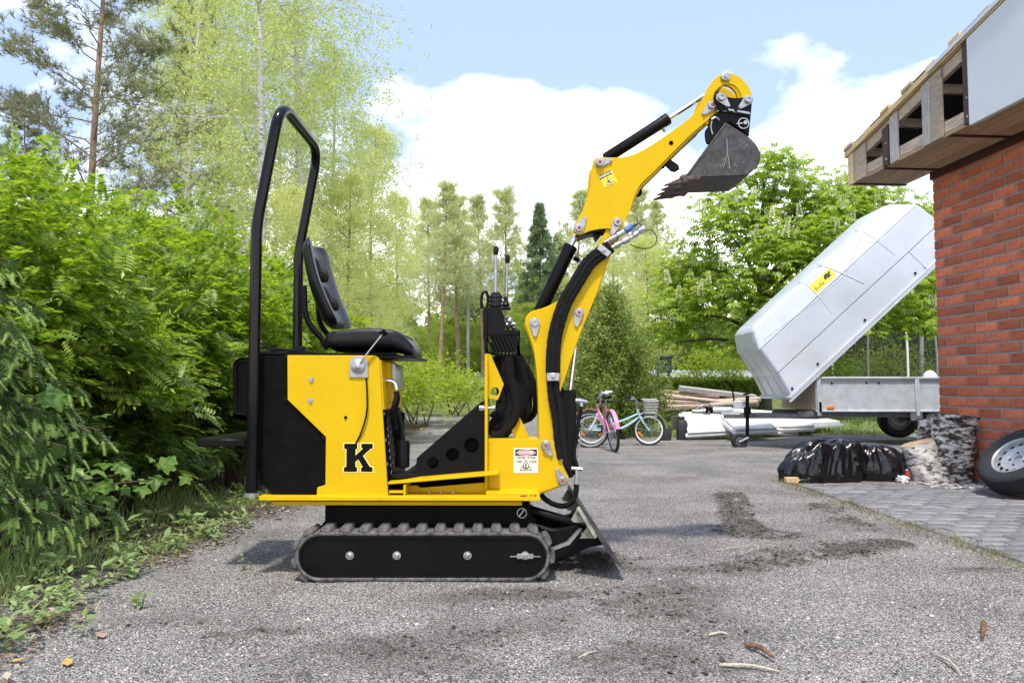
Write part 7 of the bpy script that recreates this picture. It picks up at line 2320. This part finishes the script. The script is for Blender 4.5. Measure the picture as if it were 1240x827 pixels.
# ---- spruce reaching in from the left with pale new shoots
def spruce_branches():
    root = thing('spruce', (-2.86, 3.55, 0), 'spruce at the left edge with drooping pale green shoots', 'spruce tree'); rs = random.Random(8)
    b = MB(); b.tube([(0, 0, 0), (0, 0, 2.4)], [.05, .03], 8); b.build('trunk', M['grey_bark'], root, local=True)
    pos, d, s = [], [], []; k = 0; op, od, os_ = [], [], []
    for z in np.arange(.45, 1.55, .075):
        for q in range(3):
            l = rs.uniform(.55, .95) * (1.15 - .2 * z); a = rs.uniform(-.75, .35); dirv = Vector((math.cos(a), math.sin(a), rs.uniform(-.10, .12)))
            pth = [Vector((0, 0, z)) + dirv * l * t + Vector((0, 0, -.18 * t * t * l)) for t in [i / 8 for i in range(9)]]
            b = MB(); b.tube(pth, [.006 - .004 * i / 8 for i in range(9)], 5); b.build('branch', M['twig'], root, local=True)
            for i in range(2, 9):
                for sd in (-1, 1):
                    for m_ in range(1 + i % 2):
                        t = pth[i] + Vector((rs.gauss(0, .02), rs.gauss(0, .02), 0)); dv = dirv * .5 + Vector((-dirv.y, dirv.x, 0)) * sd * .7 + Vector((0, 0, -.55 - rs.random() * .6)); op.append(t); od.append(dv); os_.append(rs.uniform(.07, .13))
                        e = Vector(t) + dv.normalized() * os_[-1] * .9; pos.append(e); d.append(dv + Vector((0, 0, -.4))); s.append(rs.uniform(.05, .085))
    tp = T_shoot()
    op, od, os_ = np.array([tuple(p) for p in op]), np.array([tuple(p) for p in od]), np.array(os_); linkmesh(scatter('needles', tp[0], tp[1], op, od, rand_unit(len(op)), os_, LM['spruce']), 'needles', root, kind='stuff')
    pos, d, s = np.array([tuple(p) for p in pos]), np.array([tuple(p) for p in d]), np.array(s)
    order = np.argsort(-s); linkmesh(scatter('new_shoots', tp[0], tp[1], pos, d, rand_unit(len(pos)), s, LM['spruce_tip']), 'new_shoots', root, kind='stuff')
spruce_branches()

# ---- grass and weeds on the verge
def litter():
    n = 5200; y = 2.3 + 4.6 * NR.random(n); x = -1.58 - np.abs(NR.normal(0, .42, n)) + .10 * NR.normal(size=n); k = verge_mask(x - .14, y) > .2; x, y = x[k], y[k]; n = len(x)
    a = NR.random(n) * 6.283; d = np.stack([np.cos(a), np.sin(a), NR.normal(0, .25, n)], 1)
    lm = bpy.data.materials.new('litter_flake'); lm.use_nodes = True; nt = lm.node_tree; g = nt.nodes.new('ShaderNodeNewGeometry'); r = nt.nodes.new('ShaderNodeValToRGB'); r.color_ramp.elements[0].color = (.03, .02, .012, 1); r.color_ramp.elements[1].color = (.42, .33, .24, 1); e = r.color_ramp.elements.new(.6); e.color = (.14, .09, .055, 1)
    nt.links.new(g.outputs['Random Per Island'], r.inputs[0]); nt.links.new(r.outputs[0], nt.nodes['Principled BSDF'].inputs['Base Color']); nt.nodes['Principled BSDF'].inputs['Roughness'].default_value = .9
    me = scatter('leaf_litter', [(0, 0, 0), (.45, .32, .14), (1, 0, .05), (.45, -.32, .10)], [(0, 1, 2), (0, 2, 3)], np.stack([x, y, ground_base(x, y) + .012 + .02 * NR.random(n)], 1), d, rand_unit(n) * .3 + A(0, 0, 1), .012 + .03 * NR.random(n) ** 2, lm)
    tag(linkmesh(me, 'leaf_litter'), 'brown dead leaves and bark crumbs along the hedge foot', 'leaf litter', kind='stuff')
litter()
def blades(name, xy, h, m, label, wid=.05, spread=.45, tilt=0):
    n = len(xy); z = ground_base(xy[:, 0], xy[:, 1]) - .005
    d = np.stack([NR.normal(0, spread, n), NR.normal(0, spread, n), np.ones(n)], 1)
    tv = [(0, -wid, 0), (0, wid, 0), (.5, -wid * .8, .06), (.5, wid * .8, .06), (1, 0, .26)]; tf = [(0, 1, 3, 2), (2, 3, 4)]
    me = scatter(name, tv, tf, np.stack([xy[:, 0], xy[:, 1], z], 1), d, rand_unit(n) * A(1, 1, .1), h, m)
    o = linkmesh(me, name); tag(o, label, 'grass', kind='stuff')
n = 45000
y = 2.2 + 4.6 * NR.random(n) ** 1.3; x = -1.62 - np.abs(NR.normal(0, .50, n)); vm = verge_mask(x, y); dens = fbm(x * 2.2, y * 2.2, 66)
k = (NR.random(n) < vm * np.clip((dens - .37) * 4, 0.03, 1)); xy = np.stack([x[k], y[k]], 1)
blades('verge_grass', xy, (.035 + .12 * NR.random(len(xy)) ** 2.2) * (.5 + .9 * np.clip((-1.85 - xy[:, 0]) * 1.4, 0, 1)), LM['grass'], 'rough uncut grass along the foot of the hedge', wid=.028)
n = 3600
y = 2.4 + 4.2 * NR.random(n); x = -1.72 - np.abs(NR.normal(0, .20, n)); k = (fbm(x * 4, y * 4, 91) + .05 * NR.normal(size=n) > .52); x, y = x[k], y[k]; n = len(x); a = NR.random(n) * 6.283
me = scatter('ground_weeds', T_oval()[0], T_oval()[1], np.stack([x, y, ground_base(x, y) + .09 * NR.random(n)], 1), np.stack([np.cos(a), np.sin(a), NR.normal(.45, .35, n)], 1), rand_unit(n) * .5 + A(0, 0, 1), .018 + .038 * NR.random(n), LM['weed'])
tag(linkmesh(me, 'ground_weeds'), 'carpet of small pale green weeds along the gravel edge', 'weeds', kind='stuff')
n = 45000
y = 13.2 + 9 * NR.random(n) ** 1.3; x = NR.uniform(.8, 9.0, n); k = (NR.random(n) < lawn_mask(x, y) * np.clip((fbm(x * 1.3, y * 1.3, 71) - .30) * 5, 0, 1)); xy = np.stack([x[k], y[k]], 1)
blades('lawn_grass', xy, .05 + .08 * NR.random(len(xy)), LM['grass'], 'sunlit patchy lawn under the trailer and round the white sheets', wid=.10)
def weed(px, py, label, nl, s, m, seed, name='weed_plant', up=.6, tpl=None):
    g = G(px, py); r = np.random.default_rng(seed); root = thing(name, (g.x, g.y, 0), label, 'weed', 'weeds on the verge')
    a = r.random(nl) * 6.283; hgt = r.random(nl) * s * 1.1; pos = np.stack([np.cos(a) * s * .3 * r.random(nl), np.sin(a) * s * .3 * r.random(nl), .01 + hgt], 1)
    d = np.stack([np.cos(a), np.sin(a), up * r.normal(.5, .5, nl)], 1); n_ = A(0, -.2, 1) + r.normal(size=(nl, 3)) * .3; sc2 = s * (.5 + .5 * r.random(nl))
    leaf_parts([template_mesh(tpl or T_oval(), 'leaf', m)], root, np.arange(nl), pos, d, n_, sc2)
    b = MB()
    b.tube([(0, 0, 0), (.01, 0, s * 1.0)], .003, 5); b.build('stem', M['stalk'], root, local=True)
for i, (px, py, nl, s, d) in enumerate(((228, 640, 26, .11, 'leafy weed clump at the middle of the verge edge'), (262, 632, 24, .10, 'pale leafy weed clump below the foot board'), (248, 655, 18, .08, 'small weed at the gravel edge under the pale clump'),
        (282, 615, 16, .09, 'leafy weed nearest the roll bar foot'), (200, 668, 16, .075, 'weed clump on the verge left of the pale clump'), (172, 735, 16, .055, 'lone weed standing out on the gravel'), (80, 735, 14, .07, 'broad leaved weed at the lower left verge'),
        (100, 770, 8, .06, 'flat leaved weed above the dead leaf in the corner'), (60, 760, 12, .06, 'narrow weed beside the broad leaved one'), (145, 690, 18, .08, 'weed among the tall grass by the maple'), (20, 740, 16, .08, 'large weed clump at the left frame edge'),
        (235, 600, 20, .11, 'weed clump in the shade under the foot board'), (40, 690, 22, .12, 'dense weed clump below the spruce shoots'), (70, 705, 16, .10, 'weed clump between the tall grass and the gravel at left'), (120, 712, 14, .08, 'low spreading weed right of the left grass'), (5, 790, 16, .09, 'weed in the bottom left corner'),
        (190, 640, 18, .10, 'weed clump under the dark hedge gap'), (265, 660, 10, .06, 'low weed at the gravel behind the pale clump'), (295, 640, 14, .07, 'weed at the gravel edge nearest the tracks'), (150, 660, 16, .12, 'upright weed left of the hedge gap'), (30, 660, 18, .12, 'shaded weed by the maple foot'), (295, 690, 6, .05, 'tiny seedling in the gravel behind the tracks'), (115, 660, 16, .13, 'weed under the maple leaves'))):
    weed(px, py, d, nl, s, LM['weed'], 40 + i)

# ================================================================== TREES
def tree_skeleton(h, r0, lean, seed, n=12):
    rs = random.Random(seed); pts = []; x = y = 0
    for i in range(n + 1):
        t = i / n; pts.append(Vector((lean[0] * t + .012 * h * math.sin(3 * t + seed), lean[1] * t + .010 * h * math.sin(4 * t + 2 * seed), h * t)))
    rad = [r0 * (1 - .92 * (i / n)) + .006 for i in range(n + 1)]
    return pts, rad
def on_path(pts, t):
    f = t * (len(pts) - 1); i = min(int(f), len(pts) - 2); return pts[i].lerp(pts[i + 1], f - i)
def make_tree(kind, h, r0, seed, crown0, spread, nlimb, nleaf, tpl, leafm, lsize, barkm, up=.5, droop=.25, puff=.35, lean=(0, 0), hang=0.0, shape='round', limb_r=.35):
    """returns (trunk mesh, limb mesh, crown mesh) built at the origin"""
    rs = random.Random(seed); r = np.random.default_rng(seed); pts, rad = tree_skeleton(h, r0, lean, seed)
    tb = MB(); tb.tube(pts, rad, 10); tr_o = tb.build('trunk', barkm)
    lb = MB(); P_, D_ = [], []
    per = max(1, nleaf // nlimb)
    for k in range(nlimb):
        t = crown0 + (1 - crown0) * ((k + rs.random()) / nlimb); q = (t - crown0) / (1 - crown0)
        if shape == 'round': w = math.sin(math.pi * min(1, .12 + q * .85)) ** .7
        elif shape == 'cone': w = (1 - q) ** .85 + .06
        elif shape == 'pine': w = (1 - .55 * q) * (.45 + .55 * math.sin(math.pi * min(1, .2 + q)))
        else: w = .35 + .65 * math.sin(math.pi * min(1, .1 + .85 * q))
        l = spread * w * rs.uniform(.65, 1.15); a = k * 2.399 + rs.uniform(-.5, .5); e = up * rs.uniform(.6, 1.3) * (1 if shape != 'cone' else .3)
        o = on_path(pts, min(.985, t)); dv = Vector((math.cos(a), math.sin(a), e)).normalized()
        path = [o + dv * l * s + Vector((0, 0, -droop * l * s * s)) + Vector((rs.gauss(0, .03), rs.gauss(0, .03), rs.gauss(0, .02))) * l * (1 if s > 0 else 0) for s in [i / 5 for i in range(6)]]
        rl = max(.008, r0 * limb_r * (1 - .7 * q)); lb.tube(path, [rl * (1 - .85 * i / 5) for i in range(6)], 5)
        sub = []
        for j in range(4):
            s = rs.uniform(.35, .95); p = on_path(path, s); dv2 = (dv + Vector((rs.gauss(0, .7), rs.gauss(0, .7), rs.gauss(0, .35)))).normalized(); l2 = l * rs.uniform(.25, .5); e2 = p + dv2 * l2 + Vector((0, 0, -droop * l2 * .8)); lb.tube([p, p.lerp(e2, .5) + Vector((0, 0, .04 * l2)), e2], [rl * .4, rl * .25, rl * .1], 4, cap=False); sub.append((p, e2))
        for j in range(per):
            if rs.random() < .45: s = rs.uniform(.30, 1.02) ; p = on_path(path, min(s, 1)); dd = dv
            else: u = sub[rs.randrange(4)]; p = u[0].lerp(u[1], rs.uniform(.1, 1.08)); dd = (u[1] - u[0]).normalized()
            g = Vector((rs.gauss(0, 1), rs.gauss(0, 1), rs.gauss(0, .8))) * puff * (.25 + .4 * w)
            p = p + g
            if hang > 0 : p = p + Vector((0, 0, -hang * rs.random() ** 1.5))
            P_.append(tuple(p)); D_.append(tuple(dd + Vector((rs.gauss(0, .5), rs.gauss(0, .5), rs.gauss(0, .4))) + Vector((0, 0, -.6 if hang > 0 else .2))))
    P_, D_ = np.array(P_), np.array(D_); n = len(P_); s = lsize * (.7 + .6 * r.random(n))
    lim_o = lb.build('limbs', barkm, smooth=True, recalc=False)
    cm = scatter('crown', tpl[0], tpl[1], P_, D_, A(0, 0, 1.0) + r.normal(size=(n, 3)) * .55, s, leafm)
    out = (tr_o.data, lim_o.data, cm); bpy.data.objects.remove(tr_o); bpy.data.objects.remove(lim_o)
    return out
PROTO = {}
C4 = T_cluster(7, 1, l=.40, w=.62); C5 = T_cluster(7, 2, l=.34, w=.66, droop=-.6); TU = T_tuft(11, 3)
PROTO['birch_a'] = make_tree('birch', 15, .13, 1, .16, 3.1, 54, 10500, C5, LM['birch'], .135, M['birch_trunk'], up=.9, droop=.55, puff=.40, hang=.9, limb_r=.22)
PROTO['birch_b'] = make_tree('birch', 13, .12, 2, .14, 2.8, 48, 9200, C5, LM['birch'], .135, M['birch_trunk'], up=.8, droop=.6, puff=.42, hang=1.0, lean=(.5, 0), limb_r=.22)
PROTO['aspen'] = make_tree('aspen', 11, .12, 3, .12, 2.3, 40, 7600, C4, LM['aspen'], .17, M['grey_bark'], up=.7, droop=.25, puff=.45, hang=.3, limb_r=.2)
PROTO['pine_near'] = make_tree('pine', 13, .105, 4, .28, 2.9, 60, 5200, TU, LM['pine'], .17, M['pine_bark'], up=.35, droop=-.05, puff=.20, shape='pine', limb_r=.22)
PROTO['pine'] = make_tree('pine', 12, .14, 5, .46, 2.3, 44, 3000, T_tuft(9, 7), LM['pine_warm'], .24, M['pine_bark'], up=.30, droop=.0, puff=.42, shape='pine', limb_r=.22)
PROTO['pine_b'] = make_tree('pine', 12, .15, 15, .38, 2.4, 46, 3200, T_tuft(9, 8), LM['pine_warm'], .24, M['pine_bark'], up=.28, droop=.0, puff=.44, shape='pine', lean=(.3, 0), limb_r=.22)
PROTO['spruce'] = make_tree('spruce', 11, .14, 6, .06, 2.1, 90, 5200, T_tuft(12, 9), LM['spruce_far'], .26, M['grey_bark'], up=.1, droop=.35, puff=.30, shape='cone', limb_r=.14)
PROTO['broadleaf'] = make_tree('broadleaf', 9, .16, 7, .12, 2.9, 40, 6200, C4, LM['lowhedge'], .26, M['grey_bark'], up=.6, droop=.15, puff=.55, limb_r=.25)
PROTO['dark_broadleaf'] = make_tree('broadleaf', 9, .16, 8, .10, 2.9, 40, 5600, C4, LM['dark'], .30, M['grey_bark'], up=.6, droop=.15, puff=.6, limb_r=.25)
def plant(kind, px, Y, h, label, group, name, rz=0.0, ws=1.0, cat='tree'):
    base_h = {'birch_a': 15, 'birch_b': 13, 'aspen': 11, 'pine_near': 13, 'pine': 12, 'pine_b': 12, 'spruce': 11, 'broadleaf': 9, 'dark_broadleaf': 9}[kind]
    x = W(px, 470, Y).x; z = ground_z(x, Y); root = thing(name, (x, Y, z), label, cat, group, rz)
    s = h / base_h; root.scale = (s * ws, s * ws, s)
    for me, nm in zip(PROTO[kind], ('trunk', 'limb', 'crown')):
        o = bpy.data.objects.new(nm, me); COL.objects.link(o); o.parent = root
    return root
def top_h(py, Y): return W(620, py, Y).z
BG = 'birches behind the hedge'
plant('birch_a', 303, 17, 14.5, 'tall birch whose white trunk shows just left of the roll bar top', BG, 'birch_tree', .3)
plant('birch_b', 352, 19, 15, 'birch with forked pale limb above the roll bar', BG, 'birch_tree', 1.7)
plant('birch_a', 225, 21, 14.5, 'birch between the big pine and the white trunk', BG, 'birch_tree', 2.9)
plant('birch_b', 405, 22, 10.4, 'lower birch behind the black backrest', BG, 'birch_tree', 4.1)
plant('aspen', 452, 27, 9.6, 'pale loose tree just right of the seat', BG, 'birch_tree', .8)
plant('birch_a', 262, 26, 17, 'birch far behind the roll bar on its left', BG, 'birch_tree', 5.2)
plant('birch_a', 330, 25, 13, 'birch half hidden behind the two white trunks', BG, 'birch_tree', 2.2)
plant('aspen', 420, 18, 5.6, 'small pale tree low behind the seat', BG, 'birch_tree', 2.4)
plant('aspen', 350, 15, 4.6, 'small leafy tree inside the roll bar opening', BG, 'birch_tree', 3.4)
plant('aspen', 478, 33, 8.6, 'outermost pale tree at the gap before the pines', BG, 'birch_tree', 5.0, .9)
PG = 'pines'
plant('pine_near', 112, 16, 12.5, 'big pine with orange trunk standing over the left hedge', PG, 'pine_tree', .5)
plant('pine_near', 217, 24, 14, 'second orange trunked pine mixed with the birches', PG, 'pine_tree', 2.0)
plant('pine_near', 20, 22, 9, 'pine low at the far left edge', PG, 'pine_tree', 3.6)
for i, (px, Y, top, k, d) in enumerate(((536, 40, 236, 'pine', 'tall pine with bare orange trunk, first right of the pale tree'), (553, 42, 252, 'pine_b', 'second bare trunked pine beside the utility pole'), (582, 46, 255, 'pine', 'pine right of the utility pole'),
        (612, 44, 248, 'pine_b', 'pine directly behind the control levers'), (700, 50, 250, 'pine', 'pine behind the boom cylinder'), (772, 40, 246, 'pine_b', 'warm toned pine right of the hose couplings'), (800, 46, 262, 'pine', 'pine at the left side of the chestnut crown'), (520, 52, 262, 'pine_b', 'farthest pine at the lane bend'))):
    plant(k, px, Y, top_h(top, Y), d, PG, 'pine_tree', i * 1.3)
plant('spruce', 652, 42, top_h(262, 42), 'dark pointed spruce between levers and boom', None, 'spruce_tree', .2)
plant('spruce', 676, 52, top_h(300, 52), 'shorter dark spruce right behind the pointed one', None, 'spruce_tree', 1.2)
MG = 'leafy trees closing the back of the yard'
for i, (px, Y, top, k, ws, d) in enumerate(((600, 50, 400, 'broadleaf', 1.5, 'round green tree under the pines left of the boom'), (640, 38, 385, 'broadleaf', 1.4, 'bushy green tree behind the hoses'), (712, 30, 330, 'aspen', 1.1, 'pale tree right of the boom above the juniper'), (742, 26, 290, 'aspen', 1.0, 'tall pale tree rising over the juniper'),
        (782, 34, 300, 'aspen', 1.2, 'pale tree left of the chestnut'), (545, 48, 405, 'broadleaf', 1.6, 'green bush trees at the end of the lane'), (500, 44, 420, 'broadleaf', 1.4, 'low green tree left of the lane end'), (1075, 32, 330, 'dark_broadleaf', 1.2, 'dark leafy tree behind the trampoline'),
        (1130, 28, 320, 'dark_broadleaf', 1.2, 'dark leafy tree just beside the brick corner'), (1020, 36, 345, 'dark_broadleaf', 1.3, 'dark leafy tree behind the raised cover'), (850, 34, 392, 'dark_broadleaf', 1.5, 'dark leafy tree behind the grey cabinet'), (960, 34, 370, 'broadleaf', 1.4, 'green tree behind the trailer front'),
        (905, 30, 420, 'broadleaf', 1.3, 'bright round bush tree right of the grey cabinet'), (820, 42, 330, 'aspen', 1.3, 'pale tree behind the chestnut'), 
        (690, 48, 380, 'dark_broadleaf', 1.6, 'dark tree behind the foot of the boom'), (570, 60, 380, 'dark_broadleaf', 1.9, 'dark wood edge behind the shed'), (470, 55, 380, 'broadleaf', 1.6, 'green tree behind the lane on the left'), (760, 44, 395, 'dark_broadleaf', 1.7, 'dark tree behind the bicycles'))):
    plant(k, px, Y, top_h(top, Y), d, MG, 'leafy_tree', i * .9, ws)
o = plant('aspen', 60, 30, 8, 'pale tree behind the hedge at the far left', MG, 'leafy_tree', 1.5, 1.2)

# ---- horse chestnut with blossom candles
def chestnut():
    Y = 17.0; x = W(925, 470, Y).x; root = thing('chestnut_tree', (x, Y, ground_z(x, Y)), 'big horse chestnut with cream blossom candles behind the trailer', 'tree')
    rs = random.Random(9); r = np.random.default_rng(9); pts, rad = tree_skeleton(5.2, .17, (.1, 0), 3); b = MB(); b.tube(pts, rad, 12); b.build('trunk', M['grey_bark'], root, local=True)
    P_, D_, N_ = [], [], []; tips = []
    # crown made of boughs, each a lobe of leaves
    lobes = [(-1.75, -.2, 2.3, .75), (-1.4, .3, 3.1, .8), (-.8, -.4, 4.0, .85), (-.2, .2, 4.75, .75), (.3, -.2, 5.3, .62), (.9, .1, 4.6, .8), (1.6, -.2, 4.3, .85), (2.2, .2, 5.0, .62), (2.5, .3, 4.4, .75), (2.9, .2, 3.6, .85), (3.4, .4, 2.8, .8), (-.9, -.8, 2.4, .85), (.0, -1.1, 3.2, .9),
             (1.0, -1.0, 3.5, .9), (1.9, -.9, 3.0, .85), (.5, -1.2, 2.2, .85), (-1.9, -.1, 1.7, .6), (1.3, -.8, 2.0, .8), (2.9, -.3, 2.1, .75), (-.3, -.9, 1.6, .7), (0.2, .9, 3.9, .8), (1.4, .9, 3.8, .8), (-1.0, .9, 3.0, .8), (3.7, .2, 2.0, .6), (3.3, .1, 4.3, .6)]
    for (lx, ly, lz, lr) in lobes:
        o = on_path(pts, min(.95, lz / 5.2 * .55 + .12)); e = Vector((lx, ly, lz)); b = MB(); b.tube(smooth_path([o, o.lerp(e, .5) + Vector((0, 0, .15)), e], 4), [.06, .055, .05, .044, .038, .032, .026, .02, .012][:9], 6); b.build('limb', M['grey_bark'], root, local=True)
        m = int(290 * lr * lr / .6); u = rand_unit(m); u[:, 2] = np.where(u[:, 2] < -.3, -u[:, 2], u[:, 2]); rr = lr * (1.12 - .65 * r.random(m) ** 1.7) * (1 + .18 * np.sin(5 * np.arctan2(u[:, 1], u[:, 0]) + lx * 3) + .14 * r.normal(size=m))
        p = A(lx, ly, lz) + u * rr[:, None] * A(1, 1, .86); P_.append(p); D_.append(u * A(1, 1, .15) + r.normal(size=(m, 3)) * .3 + A(0, 0, -.18)); N_.append(A(0, 0, 1) + u * .55 + r.normal(size=(m, 3)) * .2)
        for k in range(4):
            v = Vector((rs.gauss(0, .8), -abs(rs.gauss(0, .9)) - .25, abs(rs.gauss(0, .9)) + .2)).normalized(); tips.append(Vector((lx, ly, lz)) + v * lr * 1.0)
    P_, D_, N_ = map(np.concatenate, (P_, D_, N_)); n = len(P_); s = .13 + .10 * r.random(n)
    wp = P_ + A(*root.location); key = wp[:, 1] + np.where(wp[:, 0] > 4.2 / 8 * wp[:, 1] * 1.02, 20, 0) - s * 4; order = np.argsort(key)
    leaf_parts([template_mesh(TP, 'leaf', LM['chestnut'])], root, order[:300], P_, D_, N_, s); rest = order[300:]
    linkmesh(scatter('foliage', TP[0], TP[1], P_[rest], D_[rest], N_[rest], s[rest], LM['chestnut']), 'foliage', root, kind='stuff')
    bt = T_cluster(1, 5); v, f = [], []; q = random.Random(3)
    for k in range(46):
        t = k / 46; a = k * 2.4; rr = .16 * (1 - t * .85); o = Vector((t, rr * math.cos(a), rr * math.sin(a))); d = Vector((.2, math.cos(a), math.sin(a))).normalized(); s1_ = d.orthogonal().normalized() * .05; c_ = len(v)
        v.extend([o, o + d * .06 + s1_, o + d * .13, o + d * .06 - s1_]); f.append((c_, c_ + 1, c_ + 2, c_ + 3))
    me = template_mesh((v, f), 'blossom', LM['blossom'])
    for p in tips[:95]:
        o = bpy.data.objects.new('blossom', me); COL.objects.link(o); o.parent = root; o.location = p; o.rotation_euler = (rs.uniform(-.15, .15), -math.pi / 2 + rs.uniform(-.2, .2), rs.uniform(0, 6)); z = rs.uniform(.20, .32); o.scale = (z, z, z)
chestnut()
# ---- juniper bush behind the bicycles
def juniper():
    Y = 14.2; x = W(739, 470, Y).x; root = thing('juniper_bush', (x, Y, ground_z(x, Y)), 'dense dark juniper bush behind the two bicycles', 'bush'); r = np.random.default_rng(5); N = 7600
    rs = random.Random(5)
    for k in range(9):
        a = rs.uniform(0, 6.28); e = Vector((math.cos(a) * .55, math.sin(a) * .5, rs.uniform(1.2, 2.2))); b = MB(); b.tube(smooth_path([(0, 0, 0), e * .5 + Vector((0, 0, .1)), e], 3), [.04, .035, .03, .025, .02, .014, .008], 6); b.build('limb', M['twig'], root, local=True)
    t = r.random(N); a = r.random(N) * 6.283; prof = .80 * np.sin(np.pi * np.clip(.22 + t * .76, 0, 1)) ** .9 + .05; lump = 1 + .24 * np.sin(3 * a + 7 * t) + .18 * np.sin(8 * a - 11 * t) + .12 * r.normal(size=N)
    rr = prof * lump * (1 - .6 * r.random(N) ** 1.8); pos = np.stack([np.cos(a) * rr, np.sin(a) * rr * .9, .12 + t * 2.2 + .26 * np.sin(5 * a) * t + .18 * np.sin(9 * a) * t], 1); u = np.stack([np.cos(a), np.sin(a), np.full(N, .45)], 1)
    d = u + r.normal(size=(N, 3)) * .45; tpl = T_cluster(9, 12, spread=.85, l=.34, w=.45, droop=.2); linkmesh(scatter('foliage', tpl[0], tpl[1], pos, d, A(0, 0, 1) + r.normal(size=(N, 3)) * .6, .10 + .07 * r.random(N), LM['thuja']), 'foliage', root, kind='stuff')
juniper()
# ---- trimmed low hedge behind the board heap
def low_hedge():
    x0, x1 = W(795, 470, 17.2).x, W(915, 470, 17.2).x; root = thing('clipped_hedge', ((x0 + x1) / 2, 17.2, 0), 'long clipped green hedge running behind the board heap', 'hedge'); r = np.random.default_rng(6); N = 9000
    px_ = r.uniform(x0, x1, N) - (x0 + x1) / 2; zz = r.random(N) ** .7 * .88 + .06; yy = r.uniform(-.4, .4, N); face = r.random(N); yy = np.where(face < .5, -.40 + .12 * r.random(N), yy); zz = np.where(face > .75, .84 + .10 * r.random(N) + .04 * np.sin(px_ * 5), zz)
    pos = np.stack([px_, yy, zz + ground_z(3, 17.2)], 1); d = r.normal(size=(N, 3)) + A(0, -.4, .3); linkmesh(scatter('foliage', TO[0], TO[1], pos, d, A(0, -.3, 1) + r.normal(size=(N, 3)) * .5, .07 + .05 * r.random(N), LM['lowhedge']), 'foliage', root, kind='stuff')
    for k in range(10):
        b = MB(); x = (x1 - x0) * (k / 9 - .5); b.tube([(x, 0, 0), (x + .05, .05, .9)], [.02, .008], 5); b.build('stem', M['twig'], root, local=True)
low_hedge()
shrub('round_bush', 'bright yellow green bush behind the clipped hedge, left of the cover', 'bush', None, (W(868, 470, 20).x, 20.5), (1.0, .8), 1.75, 5200, TO, LM['hedge_lime'], .09, 0, 33)
shrub('round_bush', 'bright bush seen under the raised cover beside the trampoline', 'bush', None, (W(1010, 470, 17.5).x, 18.6), (1.1, .8), 1.75, 5200, TO, LM['hedge_lime'], .09, 0, 34)
shrub('round_bush', 'olive bush behind the trampoline net', 'bush', None, (W(1090, 470, 25).x, 25.5), (1.8, 1.0), 2.1, 5200, TO, LM['lowhedge'], .12, 0, 35)
# ---- far wood closing the horizon all round
def far_wood():
    N = 16000; r = np.random.default_rng(77); a = r.uniform(-1.5, 1.5, N); R_ = r.uniform(70, 110, N); z = r.random(N) ** 1.2 * (7.5 + 2.5 * np.sin(a * 23) + 2 * np.sin(a * 61)); pos = np.stack([np.sin(a) * R_, np.cos(a) * R_, z + .8], 1)
    tpl = T_cluster(8, 30, spread=1.2, l=.55, w=.6); o = linkmesh(scatter('far_wood', tpl[0], tpl[1], pos, rand_unit(N), rand_unit(N), 1.6 + r.random(N), LM['lowhedge']), 'far_wood'); tag(o, 'mixed green wood closing the view behind the yard', 'wood', kind='stuff')
far_wood()
